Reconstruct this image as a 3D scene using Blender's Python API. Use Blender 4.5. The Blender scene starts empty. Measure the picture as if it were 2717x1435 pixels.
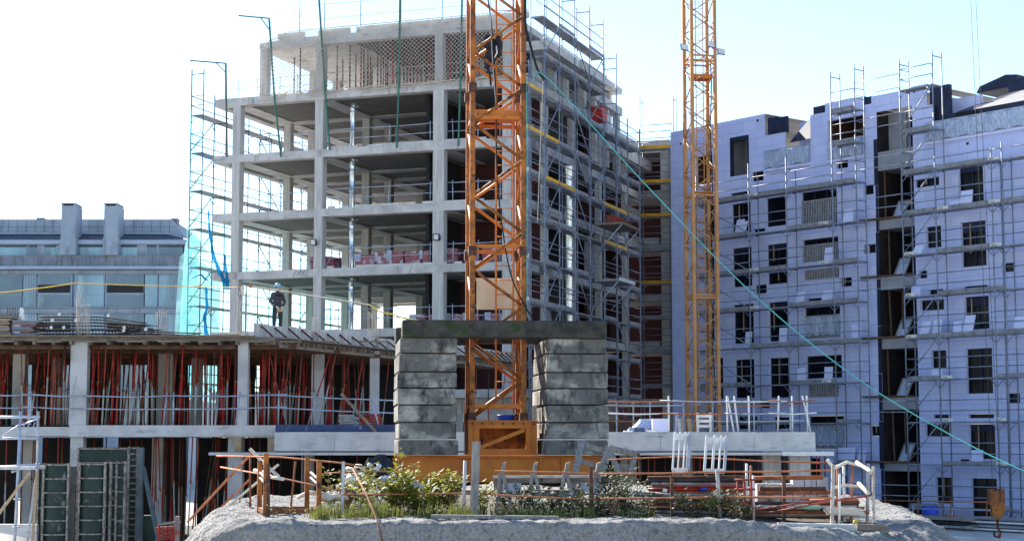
import bpy, math, random
from mathutils import Vector, Matrix, noise
from math import sin, cos, tan, pi, radians as R, atan2, sqrt, hypot
rnd = random.Random(11)
scene = bpy.context.scene
COL = scene.collection
V = Vector
UP = V((0, 0, 1))
# ---------------------------------------------------------------- camera geometry (photo pixels, 2717 x 1435)
F, CX, CY = 4500.0, 1358.5, 717.5
TILT = math.atan(447.5 / F)
CT, ST = cos(TILT), sin(TILT)
def ray(px, py):
    x = (px - CX) / F; u = -(py - CY) / F
    return V((x, CT - u * ST, ST + u * CT))
def at(px, py, y):
    d = ray(px, py)
    return d * (y / d.y)
def atz(px, py, z):
    d = ray(px, py)
    return d * (z / d.z)
def proj(p):
    yc = p.y * CT + p.z * ST; zc = -p.y * ST + p.z * CT
    yc = max(yc, .1)
    return CX + F * p.x / yc, CY - F * zc / yc
class Z:                                       # a window onto the photograph: its own pixels to the photograph's
    def __init__(s, x0, y0, k): s.x0, s.y0, s.k = x0, y0, k
    def __call__(s, x, y): return s.x0 + x / s.k, s.y0 + y / s.k
D = Z(0, 0, .94811)
class Fr:                                      # an upright working frame: x along a front, y into it, z up
    def __init__(s, o, deg):
        s.o = V((o[0], o[1], 0)); s.a = R(deg)
        s.x = V((cos(s.a), sin(s.a), 0)); s.y = V((-sin(s.a), cos(s.a), 0))
    def w(s, x, y, z): return s.o + x * s.x + y * s.y + V((0, 0, z))
    def px(s, p, y=0.0):                       # where the sight line through a pixel meets the plane at depth y: (x, z)
        d = ray(*p); t = ((s.o + y * s.y).dot(s.y)) / d.dot(s.y); q = d * t - s.o
        return q.dot(s.x), q.z
    def pxx(s, p, x=0.0):                      # the same with a side plane: (y, z)
        d = ray(*p); t = ((s.o + x * s.x).dot(s.x)) / d.dot(s.x); q = d * t - s.o
        return q.dot(s.y), q.z
WORLD = Fr((0, 0), 0)
# ---------------------------------------------------------------- mesh building
class MB:
    def __init__(s): s.v = []; s.f = []; s.sm = []; s.mi = []; s.cur = 0
    def _q(s, idx, sm=False): s.f.append(idx); s.sm.append(sm); s.mi.append(s.cur)
    def obox(s, p, ax, ay, az):
        p, ax, ay, az = V(p), V(ax), V(ay), V(az)
        if ax.cross(ay).dot(az) < 0: p, az = p + az, -az
        b = len(s.v)
        for k in (0, 1):
            for q in (p, p + ax, p + ax + ay, p + ay): s.v.append(q + az * k)
        for q in ((3, 2, 1, 0), (4, 5, 6, 7), (0, 1, 5, 4), (1, 2, 6, 5), (2, 3, 7, 6), (3, 0, 4, 7)): s._q([b + i for i in q])
        return s
    def box(s, x0, y0, z0, x1, y1, z1): return s.obox((x0, y0, z0), (x1 - x0, 0, 0), (0, y1 - y0, 0), (0, 0, z1 - z0))
    def beam(s, p, q, w, h, up=UP):
        p, q = V(p), V(q); d = q - p
        if d.length < 1e-6: return s
        u = V(up)
        if abs(d.normalized().dot(u)) > .99: u = V((0, 1, 0))
        sx = d.cross(u).normalized() * w; sz = sx.cross(d).normalized() * h
        return s.obox(p - sx / 2 - sz / 2, d, sx, sz)
    def tube(s, p, q, r, n=6, r2=None, cap=True):
        p, q = V(p), V(q); d = q - p
        if d.length < 1e-6: return s
        r2 = r if r2 is None else r2
        a = d.normalized(); t = V((1, 0, 0)) if abs(a.x) < .8 else V((0, 1, 0))
        e1 = a.cross(t).normalized(); e2 = a.cross(e1)
        b = len(s.v)
        for i in range(n):
            c = e1 * cos(2 * pi * i / n) + e2 * sin(2 * pi * i / n)
            s.v.append(p + c * r); s.v.append(q + c * r2)
        for i in range(n):
            j = (i + 1) % n
            s._q([b + 2 * i, b + 2 * j, b + 2 * j + 1, b + 2 * i + 1], True)
        if cap:
            s._q([b + 2 * i for i in range(n)][::-1]); s._q([b + 2 * i + 1 for i in range(n)])
        return s
    def path(s, pts, r, n=5, rr=None):
        pts = [V(p) for p in pts]; b = len(s.v); m = len(pts)
        for k, p in enumerate(pts):
            a = (pts[min(k + 1, m - 1)] - pts[max(k - 1, 0)])
            a = a.normalized() if a.length > 1e-9 else V((0, 0, 1))
            t = V((0, 0, 1)) if abs(a.z) < .8 else V((1, 0, 0))
            e1 = a.cross(t).normalized(); e2 = a.cross(e1)
            rad = rr[k] if rr else r
            for i in range(n): s.v.append(p + (e1 * cos(2 * pi * i / n) + e2 * sin(2 * pi * i / n)) * rad)
        for k in range(m - 1):
            for i in range(n):
                j = (i + 1) % n
                s._q([b + k * n + i, b + k * n + j, b + (k + 1) * n + j, b + (k + 1) * n + i], True)
        s._q([b + i for i in range(n)][::-1]); s._q([b + (m - 1) * n + i for i in range(n)])
        return s
    def prism(s, pts, vec):
        pts = [V(p) for p in pts]; vec = V(vec); n = len(pts); b = len(s.v)
        nrm = V((0, 0, 0))
        for i in range(n): nrm += pts[i].cross(pts[(i + 1) % n])
        if nrm.dot(vec) > 0: pts = pts[::-1]
        s.v += pts + [p + vec for p in pts]
        s._q(list(range(b, b + n))); s._q(list(range(b + 2 * n - 1, b + n - 1, -1)))
        for i in range(n):
            j = (i + 1) % n
            s._q([b + j, b + i, b + n + i, b + n + j])
        return s
    def quad(s, *pts):
        b = len(s.v); s.v += [V(p) for p in pts]; s._q(list(range(b, b + len(pts)))); return s
    def surf(s, rows, closed=False, smooth=True):
        b = len(s.v); m = len(rows[0])
        for r in rows: s.v += [V(p) for p in r]
        for k in range(len(rows) - 1):
            for i in range(m if closed else m - 1):
                j = (i + 1) % m
                s._q([b + k * m + i, b + k * m + j, b + (k + 1) * m + j, b + (k + 1) * m + i], smooth)
        return s
    def lathe(s, c, prof, n=16, ax=UP):
        c = V(c); a = V(ax).normalized(); t = V((1, 0, 0)) if abs(a.x) < .8 else V((0, 1, 0))
        e1 = a.cross(t).normalized(); e2 = a.cross(e1)
        rows = [[c + a * z + (e1 * cos(2 * pi * i / n) + e2 * sin(2 * pi * i / n)) * r for i in range(n)] for r, z in prof]
        return s.surf(rows, True)
    def join(s, o):
        b = len(s.v); s.v += o.v; s.f += [[b + i for i in f] for f in o.f]; s.sm += o.sm; s.mi += o.mi; return s
def mesh(name, mb, mats, base=(0, 0, 0)):
    me = bpy.data.meshes.new(name)
    bx, by, bz = base
    me.from_pydata([(p[0] - bx, p[1] - by, p[2] - bz) for p in mb.v], [], mb.f)
    for m in (mats if isinstance(mats, (list, tuple)) else [mats]): me.materials.append(m)
    me.polygons.foreach_set('use_smooth', mb.sm)
    if any(mb.mi): me.polygons.foreach_set('material_index', mb.mi)
    me.update()
    return me
LABELS = {}
def tag(o, label, cat, group=None, kind=None):
    if label: o['label'] = label
    if cat: o['category'] = cat
    if group: o['group'] = group
    if kind: o['kind'] = kind
    return o
class T:                                        # a thing: an Empty at its base that parents its parts
    def __init__(s, name, label, cat, fr=WORLD, base=(0, 0, 0), group=None, kind=None):
        s.fr, s.base = fr, base
        s.o = bpy.data.objects.new(name, None); COL.objects.link(s.o)
        s.o.location = fr.w(*base); s.o.rotation_euler = (0, 0, fr.a)
        tag(s.o, label, cat, group, kind); s.many = {}
    def add(s, name, mb, m, parent=None, label=None, kind=None):
        o = bpy.data.objects.new(name, mesh(name, mb, m, s.base)); COL.objects.link(o)
        o.parent = parent or s.o
        if label: o['label'] = label
        if kind: o['kind'] = kind
        return o
    def lot(s, name, mb, m): s.many.setdefault(name, []).append((mb, m))
    def flush(s):                               # past 100 of a part: the largest 100 singly, the rest as one
        for name, lst in s.many.items():
            def size(e):
                vs = e[0].v; a, b = vs[0], vs[0]; lo = V(a); hi = V(a)
                for p in vs:
                    for k in range(3): lo[k] = min(lo[k], p[k]); hi[k] = max(hi[k], p[k])
                return (hi - lo).length / max(s.fr.w(*((lo + hi) / 2)).length, 1)
            if len(lst) > 100: lst = sorted(lst, key=size, reverse=True)
            for mb, m in lst[:100]: s.add(name, mb, m)
            if len(lst) > 100:
                r = MB()
                for mb, m in lst[100:]: r.join(mb)
                s.add(name, r, lst[100][1], kind='stuff')
        s.many = {}
def one(name, mb, m, label, cat, fr=WORLD, base=(0, 0, 0), group=None, kind=None):
    o = bpy.data.objects.new(name, mesh(name, mb, m, base)); COL.objects.link(o)
    o.location = fr.w(*base); o.rotation_euler = (0, 0, fr.a)
    return tag(o, label, cat, group, kind)
def dup(root, loc, rot, label=None, group=None, scale=None):
    r = root.copy(); COL.objects.link(r); r.location = loc; r.rotation_euler = rot
    if scale: r.scale = scale
    if label: r['label'] = label
    if group: r['group'] = group
    for ch in list(root.children):
        c = ch.copy(); COL.objects.link(c); c.parent = r
        for g in ch.children:
            e = g.copy(); COL.objects.link(e); e.parent = c
    return r
# ---------------------------------------------------------------- materials
def nt(name):
    m = bpy.data.materials.new(name); m.use_nodes = True
    t = m.node_tree; b = t.nodes['Principled BSDF']
    return m, t, b
def N(t, kind, **kw):
    n = t.nodes.new(kind)
    for k, v in kw.items():
        if k in n.inputs: n.inputs[k].default_value = v
        else: setattr(n, k, v)
    return n
def c4(c): return (c[0], c[1], c[2], 1)
def noise_fac(t, coord, scale, lo, hi, detail=5, vec=(1, 1, 1), rough=.6):
    mp = N(t, 'ShaderNodeMapping'); mp.inputs['Scale'].default_value = vec
    t.links.new(coord, mp.inputs['Vector'])
    n = N(t, 'ShaderNodeTexNoise'); n.inputs['Scale'].default_value = scale; n.inputs['Detail'].default_value = detail; n.inputs['Roughness'].default_value = rough
    t.links.new(mp.outputs[0], n.inputs['Vector'])
    r = N(t, 'ShaderNodeMapRange'); r.inputs['From Min'].default_value = lo; r.inputs['From Max'].default_value = hi
    t.links.new(n.outputs['Fac'], r.inputs['Value'])
    return r.outputs[0], n.outputs['Fac']
def mixc(t, fac, a, b):
    m = N(t, 'ShaderNodeMix', data_type='RGBA')
    t.links.new(fac, m.inputs[0]) if not isinstance(fac, (int, float)) else setattr(m.inputs[0], 'default_value', fac)
    for s, v in ((6, a), (7, b)):
        if isinstance(v, (tuple, list)): m.inputs[s].default_value = c4(v)
        else: t.links.new(v, m.inputs[s])
    return m.outputs[2]
def mat(name, c, c2=None, rough=.75, metal=0.0, scale=2.0, lo=.4, hi=.62, vec=(1, 1, 1), c3=None, s3=7.0, l3=.52, h3=.68, v3=(1, 1, 1), bump=0.0, bscale=40.0, fine=.12, obj=False, spec=.35, rand=0, bdist=.03):
    """base colour c, patches of c2, spots or streaks of c3, a little fine grain, optional bump; laid out in world space"""
    m, t, b = nt(name)
    if obj: co = N(t, 'ShaderNodeTexCoord').outputs['Object']
    else: co = N(t, 'ShaderNodeNewGeometry').outputs['Position']
    if rand:                                     # every object its own stretch of the pattern
        oi = N(t, 'ShaderNodeObjectInfo'); ml = N(t, 'ShaderNodeMath', operation='MULTIPLY'); ml.inputs[1].default_value = rand
        t.links.new(oi.outputs['Random'], ml.inputs[0]); ad = N(t, 'ShaderNodeVectorMath', operation='ADD')
        t.links.new(co, ad.inputs[0]); t.links.new(ml.outputs[0], ad.inputs[1]); co = ad.outputs[0]
    col = None
    f, _ = noise_fac(t, co, scale, lo, hi, vec=vec)
    col = mixc(t, f, c, c2 if c2 else tuple(x * .72 for x in c))
    if c3:
        f3, _ = noise_fac(t, co, s3, l3, h3, vec=v3)
        col = mixc(t, f3, col, c3)
    if fine:
        f4, raw = noise_fac(t, co, 60, .3, .7, detail=2)
        hs = N(t, 'ShaderNodeHueSaturation'); t.links.new(col, hs.inputs['Color'])
        mr = N(t, 'ShaderNodeMapRange'); mr.inputs['To Min'].default_value = 1 - fine; mr.inputs['To Max'].default_value = 1 + fine
        t.links.new(f4, mr.inputs['Value']); t.links.new(mr.outputs[0], hs.inputs['Value'])
        col = hs.outputs['Color']
    t.links.new(col, b.inputs['Base Color'])
    b.inputs['Roughness'].default_value = rough; b.inputs['Metallic'].default_value = metal
    b.inputs['Specular IOR Level'].default_value = spec
    if bump:
        _, raw = noise_fac(t, co, bscale, 0, 1, detail=6)
        bp = N(t, 'ShaderNodeBump'); bp.inputs['Strength'].default_value = bump; bp.inputs['Distance'].default_value = bdist
        t.links.new(raw, bp.inputs['Height']); t.links.new(bp.outputs[0], b.inputs['Normal'])
    return m
def brick_mat(name, c1, c2, mortar, w, h, gap=.01, rough=.85, obj=True, axis='xz', off=.5):
    m, t, b = nt(name)
    co = N(t, 'ShaderNodeTexCoord').outputs['Object']
    sp = N(t, 'ShaderNodeSeparateXYZ'); t.links.new(co, sp.inputs[0])
    cb = N(t, 'ShaderNodeCombineXYZ')
    t.links.new(sp.outputs['X' if axis[0] == 'x' else 'Y'], cb.inputs[0]); t.links.new(sp.outputs['Z' if axis[1] == 'z' else 'Y'], cb.inputs[1])
    br = N(t, 'ShaderNodeTexBrick'); br.offset = off
    br.inputs['Scale'].default_value = 1; br.inputs['Brick Width'].default_value = w; br.inputs['Row Height'].default_value = h
    br.inputs['Mortar Size'].default_value = gap; br.inputs['Mortar Smooth'].default_value = .3
    br.inputs['Color1'].default_value = c4(c1); br.inputs['Color2'].default_value = c4(c2); br.inputs['Mortar'].default_value = c4(mortar)
    t.links.new(cb.outputs[0], br.inputs['Vector'])
    f, raw = noise_fac(t, co, 1.3, .35, .75)
    col = mixc(t, f, br.outputs['Color'], tuple(x * .8 for x in c1))
    hs = N(t, 'ShaderNodeMix', data_type='RGBA'); hs.inputs[0].default_value = .55
    t.links.new(br.outputs['Color'], hs.inputs[6]); t.links.new(col, hs.inputs[7])
    t.links.new(hs.outputs[2], b.inputs['Base Color']); b.inputs['Roughness'].default_value = rough
    return m
M = {}
M['conc'] = mat('cast_concrete', (.54, .53, .52), (.40, .39, .38), scale=1.1, c3=(.25, .24, .23), s3=3.5, l3=.56, h3=.74, v3=(1, 1, .25), bump=.25, bscale=25, rough=.9)
M['conc_light'] = mat('pale_concrete', (.60, .59, .57), (.48, .47, .455), scale=1.3, c3=(.30, .29, .28), s3=2.6, l3=.57, h3=.72, v3=(.5, .5, 2.2), bump=.25, bscale=22, rough=.9)
M['conc_post'] = mat('board_marked_concrete', (.54, .53, .515), (.41, .395, .375), scale=5, vec=(2, 2, .12), c3=(.27, .25, .23), s3=6, l3=.58, h3=.72, v3=(2, 2, .1), bump=.3, bscale=20, rough=.9)
M['ballast'] = mat('weathered_ballast_concrete', (.15, .14, .125), (.44, .41, .35), scale=1.05, lo=.47, hi=.62, vec=(1.0, 1.0, 1.5), c3=(.05, .047, .043), s3=1.9, l3=.50, h3=.68, v3=(2.2, 2.2, 1.0), bump=.8, bscale=26, rough=.95, fine=.35, rand=9)
M['ballast_top'] = mat('mossy_ballast_concrete', (.075, .07, .058), (.035, .034, .03), scale=3.2, c3=(.035, .055, .012), s3=1.7, l3=.56, h3=.64, bump=.8, bscale=34, rough=.95, fine=.35)
M['orange'] = mat('worn_orange_paint', (.56, .165, .010), (.47, .125, .008), scale=2.2, c3=(.13, .055, .025), s3=5.5, l3=.64, h3=.74, rough=.5, bump=.12, bscale=30, fine=.08)
M['orange_rust'] = mat('rusting_orange_paint', (.44, .135, .014), (.17, .052, .014), scale=2.4, lo=.40, hi=.64, c3=(.06, .026, .016), s3=7, l3=.54, h3=.64, rough=.6, bump=.2, bscale=40, fine=.12)
M['orange_pale'] = mat('faded_orange_paint', (.48, .235, .085), (.38, .165, .05), scale=1.5, c3=(.22, .10, .05), s3=6, l3=.62, h3=.74, rough=.6)
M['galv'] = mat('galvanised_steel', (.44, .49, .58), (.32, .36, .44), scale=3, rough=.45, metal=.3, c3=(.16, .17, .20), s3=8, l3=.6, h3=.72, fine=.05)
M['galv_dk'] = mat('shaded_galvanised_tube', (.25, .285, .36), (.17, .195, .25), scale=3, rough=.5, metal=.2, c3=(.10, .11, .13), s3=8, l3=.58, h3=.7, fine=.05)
M['tube_grey'] = mat('scuffed_grey_tube', (.34, .335, .33), (.16, .15, .145), scale=3, lo=.42, hi=.6, c3=(.22, .09, .05), s3=5, l3=.55, h3=.68, rough=.6)
M['galv_old'] = mat('dull_galvanised_steel', (.50, .51, .53), (.36, .36, .37), scale=4, rough=.55, metal=.25, c3=(.40, .26, .18), s3=6, l3=.6, h3=.72)
M['duct'] = mat('bright_duct_steel', (.72, .76, .80), (.60, .65, .70), scale=2, rough=.25, metal=.75, fine=.03)
M['red'] = mat('red_prop_paint', (.46, .022, .016), (.26, .018, .014), scale=3, c3=(.20, .07, .04), s3=7, l3=.6, h3=.7, rough=.5)
M['red_rust'] = mat('faded_red_paint', (.36, .055, .035), (.22, .06, .04), scale=2.5, c3=(.13, .055, .035), s3=7, l3=.52, h3=.66, rough=.7)
M['rust'] = mat('rusty_steel', (.30, .095, .035), (.17, .055, .025), scale=4, c3=(.42, .17, .08), s3=9, l3=.56, h3=.68, rough=.85, bump=.2)
M['rust_light'] = mat('orange_rusted_tube', (.48, .17, .07), (.30, .10, .045), scale=4, c3=(.56, .34, .22), s3=8, l3=.58, h3=.7, rough=.8)
M['rust_dark'] = mat('dark_rusted_steel', (.10, .045, .028), (.05, .026, .02), scale=4, c3=(.22, .08, .03), s3=7, l3=.55, h3=.68, rough=.85)
M['rebar'] = mat('dark_rebar_steel', (.06, .055, .058), (.035, .033, .037), scale=5, c3=(.14, .075, .045), s3=6, l3=.56, h3=.68, rough=.7, metal=.3)
M['rebar_pale'] = mat('cement_coated_rebar', (.46, .42, .38), (.34, .28, .23), scale=5, rough=.9)
M['wood'] = mat('weathered_timber', (.25, .205, .155), (.15, .125, .10), scale=3, vec=(1, 1, 5), c3=(.10, .085, .07), s3=6, l3=.57, h3=.7, rough=.9, bump=.2)
M['wood_grey'] = mat('grey_weathered_timber', (.30, .28, .25), (.19, .175, .16), scale=5, vec=(4, 4, .5), c3=(.09, .085, .08), s3=9, l3=.56, h3=.7, v3=(4, 4, .5), rough=.95, bump=.3)
M['wood_tan'] = mat('tan_plywood', (.46, .33, .20), (.34, .235, .14), scale=4, vec=(1, 1, 6), c3=(.16, .12, .09), s3=5, l3=.58, h3=.7, v3=(1, 1, 8), rough=.85)
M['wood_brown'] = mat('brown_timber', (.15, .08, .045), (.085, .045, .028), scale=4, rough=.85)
M['yellow'] = mat('yellow_toe_board', (.78, .43, .02), (.66, .34, .02), scale=2, c3=(.38, .22, .08), s3=6, l3=.62, h3=.74, rough=.55)
M['board'] = mat('grey_deck_board', (.30, .31, .33), (.20, .205, .22), scale=3, c3=(.12, .12, .13), s3=6, l3=.57, h3=.7, rough=.8)
M['dark'] = mat('interior_shade_black', (.020, .020, .024), (.012, .012, .015), rough=.9, fine=0)  # near-black: deep shade of interiors and openings put into the colour
M['black'] = mat('black_ink', (.012, .012, .012), rough=.7, fine=0)
M['blackcloth'] = mat('black_cloth', (.014, .015, .022), (.03, .032, .045), scale=6, rough=.95, fine=.2)
M['membrane'] = mat('dark_blue_membrane', (.018, .026, .062), (.010, .015, .038), scale=1.6, rough=.6, bump=.1, bscale=6)
M['roofgrey'] = mat('grey_roof_sheet', (.30, .29, .28), (.24, .23, .23), scale=2, rough=.7, vec=(.3, .3, 4))
M['white'] = mat('white_painted_steel', (.80, .79, .76), (.66, .64, .60), scale=4, c3=(.42, .30, .2), s3=9, l3=.64, h3=.74, rough=.55)
M['blue'] = mat('blue_plastic', (.02, .075, .55), (.016, .06, .42), scale=2, rough=.4, fine=.03)
M['bluepaint'] = mat('blue_waterproofing', (.055, .085, .19), (.04, .06, .12), scale=2, c3=(.5, .52, .56), s3=3, l3=.62, h3=.7, rough=.7)
M['rope_yellow'] = mat('yellow_cord', (.72, .50, .06), (.60, .40, .05), rough=.8)
M['rope_pale'] = mat('pale_strap', (.70, .64, .52), (.55, .48, .38), rough=.85)
M['rope_teal'] = mat('turquoise_cable', (.10, .50, .42), (.08, .42, .36), scale=1, rough=.5)
M['green_pole'] = mat('green_painted_pole', (.035, .13, .10), (.05, .17, .13), scale=3, c3=(.2, .24, .22), s3=6, l3=.62, h3=.72, rough=.6)
M['darkpole'] = mat('dark_steel_pole', (.06, .085, .09), (.10, .13, .135), scale=3, rough=.6)
M['form_green'] = mat('scratched_green_formwork', (.006, .022, .019), (.012, .036, .03), scale=2.2, c3=(.24, .24, .21), s3=3.2, l3=.60, h3=.74, v3=(1, 1, .9), rough=.5, bump=.1, fine=.2)
M['form_edge'] = mat('scraped_formwork_rib', (.13, .115, .09), (.42, .40, .35), scale=6, lo=.42, hi=.6, c3=(.16, .07, .03), s3=6, l3=.54, h3=.66, rough=.7)
M['insul'] = brick_mat('pale_insulation_board', (.66, .71, .98), (.57, .62, .94), (.34, .40, .70), 1.0, .5, .012)
M['insul_plain'] = mat('loose_insulation_board', (.70, .74, .97), (.62, .66, .92), scale=1.5, rough=.85)
M['plaster'] = mat('grey_cement_render', (.34, .34, .36), (.27, .27, .29), scale=1.2, c3=(.29, .29, .31), s3=2, l3=.57, h3=.72, rough=.9, bump=.15)
M['film'] = mat('creased_protective_film', (.56, .62, .74), (.26, .33, .48), scale=9, lo=.42, hi=.6, vec=(2.5, 2.5, .35), rough=.3)
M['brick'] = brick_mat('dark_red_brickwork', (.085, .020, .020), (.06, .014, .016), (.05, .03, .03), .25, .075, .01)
M['brick_side'] = brick_mat('dark_red_brickwork_side', (.085, .020, .020), (.06, .014, .016), (.05, .03, .03), .25, .075, .01, axis='yz')
M['brickpink'] = mat('wrapped_brick_pallet', (.34, .10, .11), (.20, .05, .07), scale=2.2, c3=(.50, .48, .58), s3=2.4, l3=.52, h3=.62, rough=.3)
M['wrapblue'] = mat('printed_plastic_wrap', (.30, .46, .54), (.44, .42, .58), scale=4, c3=(.62, .62, .68), s3=5, l3=.55, h3=.65, rough=.3)
M['shot'] = mat('sprayed_concrete', (.33, .325, .315), (.23, .227, .22), scale=1.1, c3=(.15, .146, .13), s3=15, l3=.50, h3=.68, bump=.9, bscale=13, rough=.95, fine=.45, bdist=.14)
M['ground'] = mat('pale_bounce_ground', (.52, .49, .45), (.42, .40, .37), scale=.3, c3=(.28, .26, .24), s3=1.3, l3=.58, h3=.72, rough=.95, bump=.3, bscale=8)  # kept pale to bounce sunlight as fill onto the shaded facades
M['soil'] = mat('dark_soil_and_shade', (.09, .075, .055), (.05, .042, .032), scale=2, rough=.95, bump=.5)
def leaf_mat(name, a, b, sc=9):
    m = mat(name, a, b, scale=sc, lo=.38, hi=.62, rough=.55, fine=.1)
    t = m.node_tree; pb = t.nodes['Principled BSDF']
    tr = N(t, 'ShaderNodeBsdfTranslucent'); mx = N(t, 'ShaderNodeMixShader'); mx.inputs[0].default_value = .4
    src = pb.inputs['Base Color'].links[0].from_socket
    t.links.new(src, tr.inputs['Color'])
    t.links.new(pb.outputs[0], mx.inputs[1]); t.links.new(tr.outputs[0], mx.inputs[2])
    t.links.new(mx.outputs[0], t.nodes['Material Output'].inputs['Surface'])
    return m
M['leaf'] = leaf_mat('yellow_green_leaf', (.36, .35, .055), (.09, .115, .02), 16)
M['leaf_dark'] = leaf_mat('dark_green_leaf', (.05, .08, .025), (.018, .034, .012), 14)
M['grass'] = leaf_mat('olive_grass', (.20, .21, .05), (.12, .135, .035))
M['leaf_dry'] = leaf_mat('dry_brown_leaf', (.22, .14, .07), (.14, .085, .045))
M['stem'] = mat('brown_stem', (.14, .10, .06), (.09, .065, .04), rough=.9)
def glass_mat(name, c, rough=.08, em=None):
    m, t, b = nt(name)
    b.inputs['Base Color'].default_value = c4(c); b.inputs['Roughness'].default_value = rough
    b.inputs['Specular IOR Level'].default_value = .22
    return m
M['glass'] = glass_mat('dark_window_glass', (.005, .006, .009), .25)
M['glass_blue'] = mat('curtained_blue_glass', (.24, .40, .46), (.17, .30, .37), scale=.5, c3=(.10, .15, .20), s3=.7, l3=.5, h3=.65, v3=(1, 1, .2), rough=.08, fine=0, spec=.7)
M['glass_deep'] = mat('deep_blue_glass', (.10, .16, .21), (.07, .11, .155), scale=.6, c3=(.22, .30, .34), s3=.8, l3=.6, h3=.7, v3=(1, 1, .3), rough=.06, fine=0, spec=.7)
M['panel_grey'] = mat('grey_facade_panel', (.31, .365, .43), (.26, .31, .37), scale=.6, rough=.75, c3=(.17, .20, .25), s3=1.5, l3=.56, h3=.7, v3=(1, 1, .2))
M['panel_frame'] = mat('light_facade_frame', (.34, .41, .53), (.30, .36, .47), scale=1, rough=.6)
M['stainband'] = mat('streaked_concrete_band', (.22, .25, .29), (.16, .18, .215), scale=1.0, c3=(.10, .105, .12), s3=1.6, l3=.52, h3=.66, v3=(3, 3, .35), rough=.9)
M['corrug'] = mat('dark_corrugated_roof', (.07, .085, .11), (.045, .055, .07), scale=1.5, c3=(.05, .06, .07), s3=1.2, l3=.55, h3=.66, rough=.6)
M['lampglass'] = mat('lamp_lens', (.62, .64, .66), (.55, .57, .6), rough=.15, fine=0)
M['skin'] = mat('skin', (.52, .30, .21), (.46, .26, .18), rough=.6, fine=.03)
M['jacket'] = mat('dark_grey_jacket', (.075, .07, .085), (.05, .048, .06), scale=9, rough=.9)
M['navy'] = mat('navy_cloth', (.022, .023, .035), (.035, .035, .05), scale=8, rough=.9)
M['glove'] = mat('pale_work_glove', (.62, .57, .46), (.50, .45, .36), scale=8, rough=.9)
M['helmet'] = mat('light_blue_helmet', (.22, .50, .62), (.20, .46, .58), scale=3, rough=.3, fine=.02)
def sheet_mat(name, c, holes, transl=.75):
    """a thin woven sheet: lets part of the light straight through and glows with the rest"""
    m, t, b = nt(name)
    co = N(t, 'ShaderNodeNewGeometry').outputs['Position']
    f, _ = noise_fac(t, co, .9, .35, .7)
    mr = N(t, 'ShaderNodeMapRange'); mr.inputs['To Min'].default_value = holes[0]; mr.inputs['To Max'].default_value = holes[1]
    t.links.new(f, mr.inputs['Value'])
    tr = N(t, 'ShaderNodeBsdfTranslucent'); tr.inputs['Color'].default_value = c4(c)
    df = N(t, 'ShaderNodeBsdfDiffuse'); df.inputs['Color'].default_value = c4(c)
    m1 = N(t, 'ShaderNodeMixShader'); m1.inputs[0].default_value = transl
    t.links.new(df.outputs[0], m1.inputs[1]); t.links.new(tr.outputs[0], m1.inputs[2])
    tp = N(t, 'ShaderNodeBsdfTransparent'); tp.inputs['Color'].default_value = c4([.45 + .55 * x for x in c])
    m2 = N(t, 'ShaderNodeMixShader'); t.links.new(mr.outputs[0], m2.inputs[0])
    t.links.new(m1.outputs[0], m2.inputs[1]); t.links.new(tp.outputs[0], m2.inputs[2])
    t.links.new(m2.outputs[0], t.nodes['Material Output'].inputs['Surface'])
    return m
M['net_cyan'] = sheet_mat('cyan_debris_net', (.40, .86, .90), (.55, .82))
M['net_blue'] = sheet_mat('bunched_blue_net', (.03, .36, .62), (.10, .50), .6)
M['net_thin'] = sheet_mat('thin_cyan_net', (.45, .88, .92), (.72, .93))
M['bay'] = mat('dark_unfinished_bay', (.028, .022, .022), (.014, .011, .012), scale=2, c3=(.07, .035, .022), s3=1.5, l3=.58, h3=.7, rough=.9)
M['netcord'] = mat('pale_net_cord', (.62, .55, .47), (.50, .44, .38), rough=.9)
# ================================================================ frames of the place
TW = Fr(at(*D(578, 697), 86.5), -20)            # the concrete frame building: front plane y = 0
XR = TW.px((1397, 700))[0]                       # its right edge
RS = Fr(TW.w(XR, 0, 0), 70)                      # its right side: x runs back, y into the building
XL = TW.px((535, 600), .5)[0]
LS = Fr(TW.w(XL, 0, 0), 70)                      # outside its left side: y runs away from the building
BW = Fr(at(1677, 700, 100.5), -20)               # the back wing in the corner
WB = Fr(at(2582, 1165, 80), -51)                 # the white building
FLOORS = [17.55, 14.58, 11.55, 8.52, 5.45, 2.4]
# ---------------------------------------------------------------- ground
g = MB(); g.quad((-900, -60, -3.85), (900, -60, -3.85), (900, 1500, -3.85), (-900, 1500, -3.85))
one('ground', g, M['ground'], None, None, kind='structure')
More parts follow.
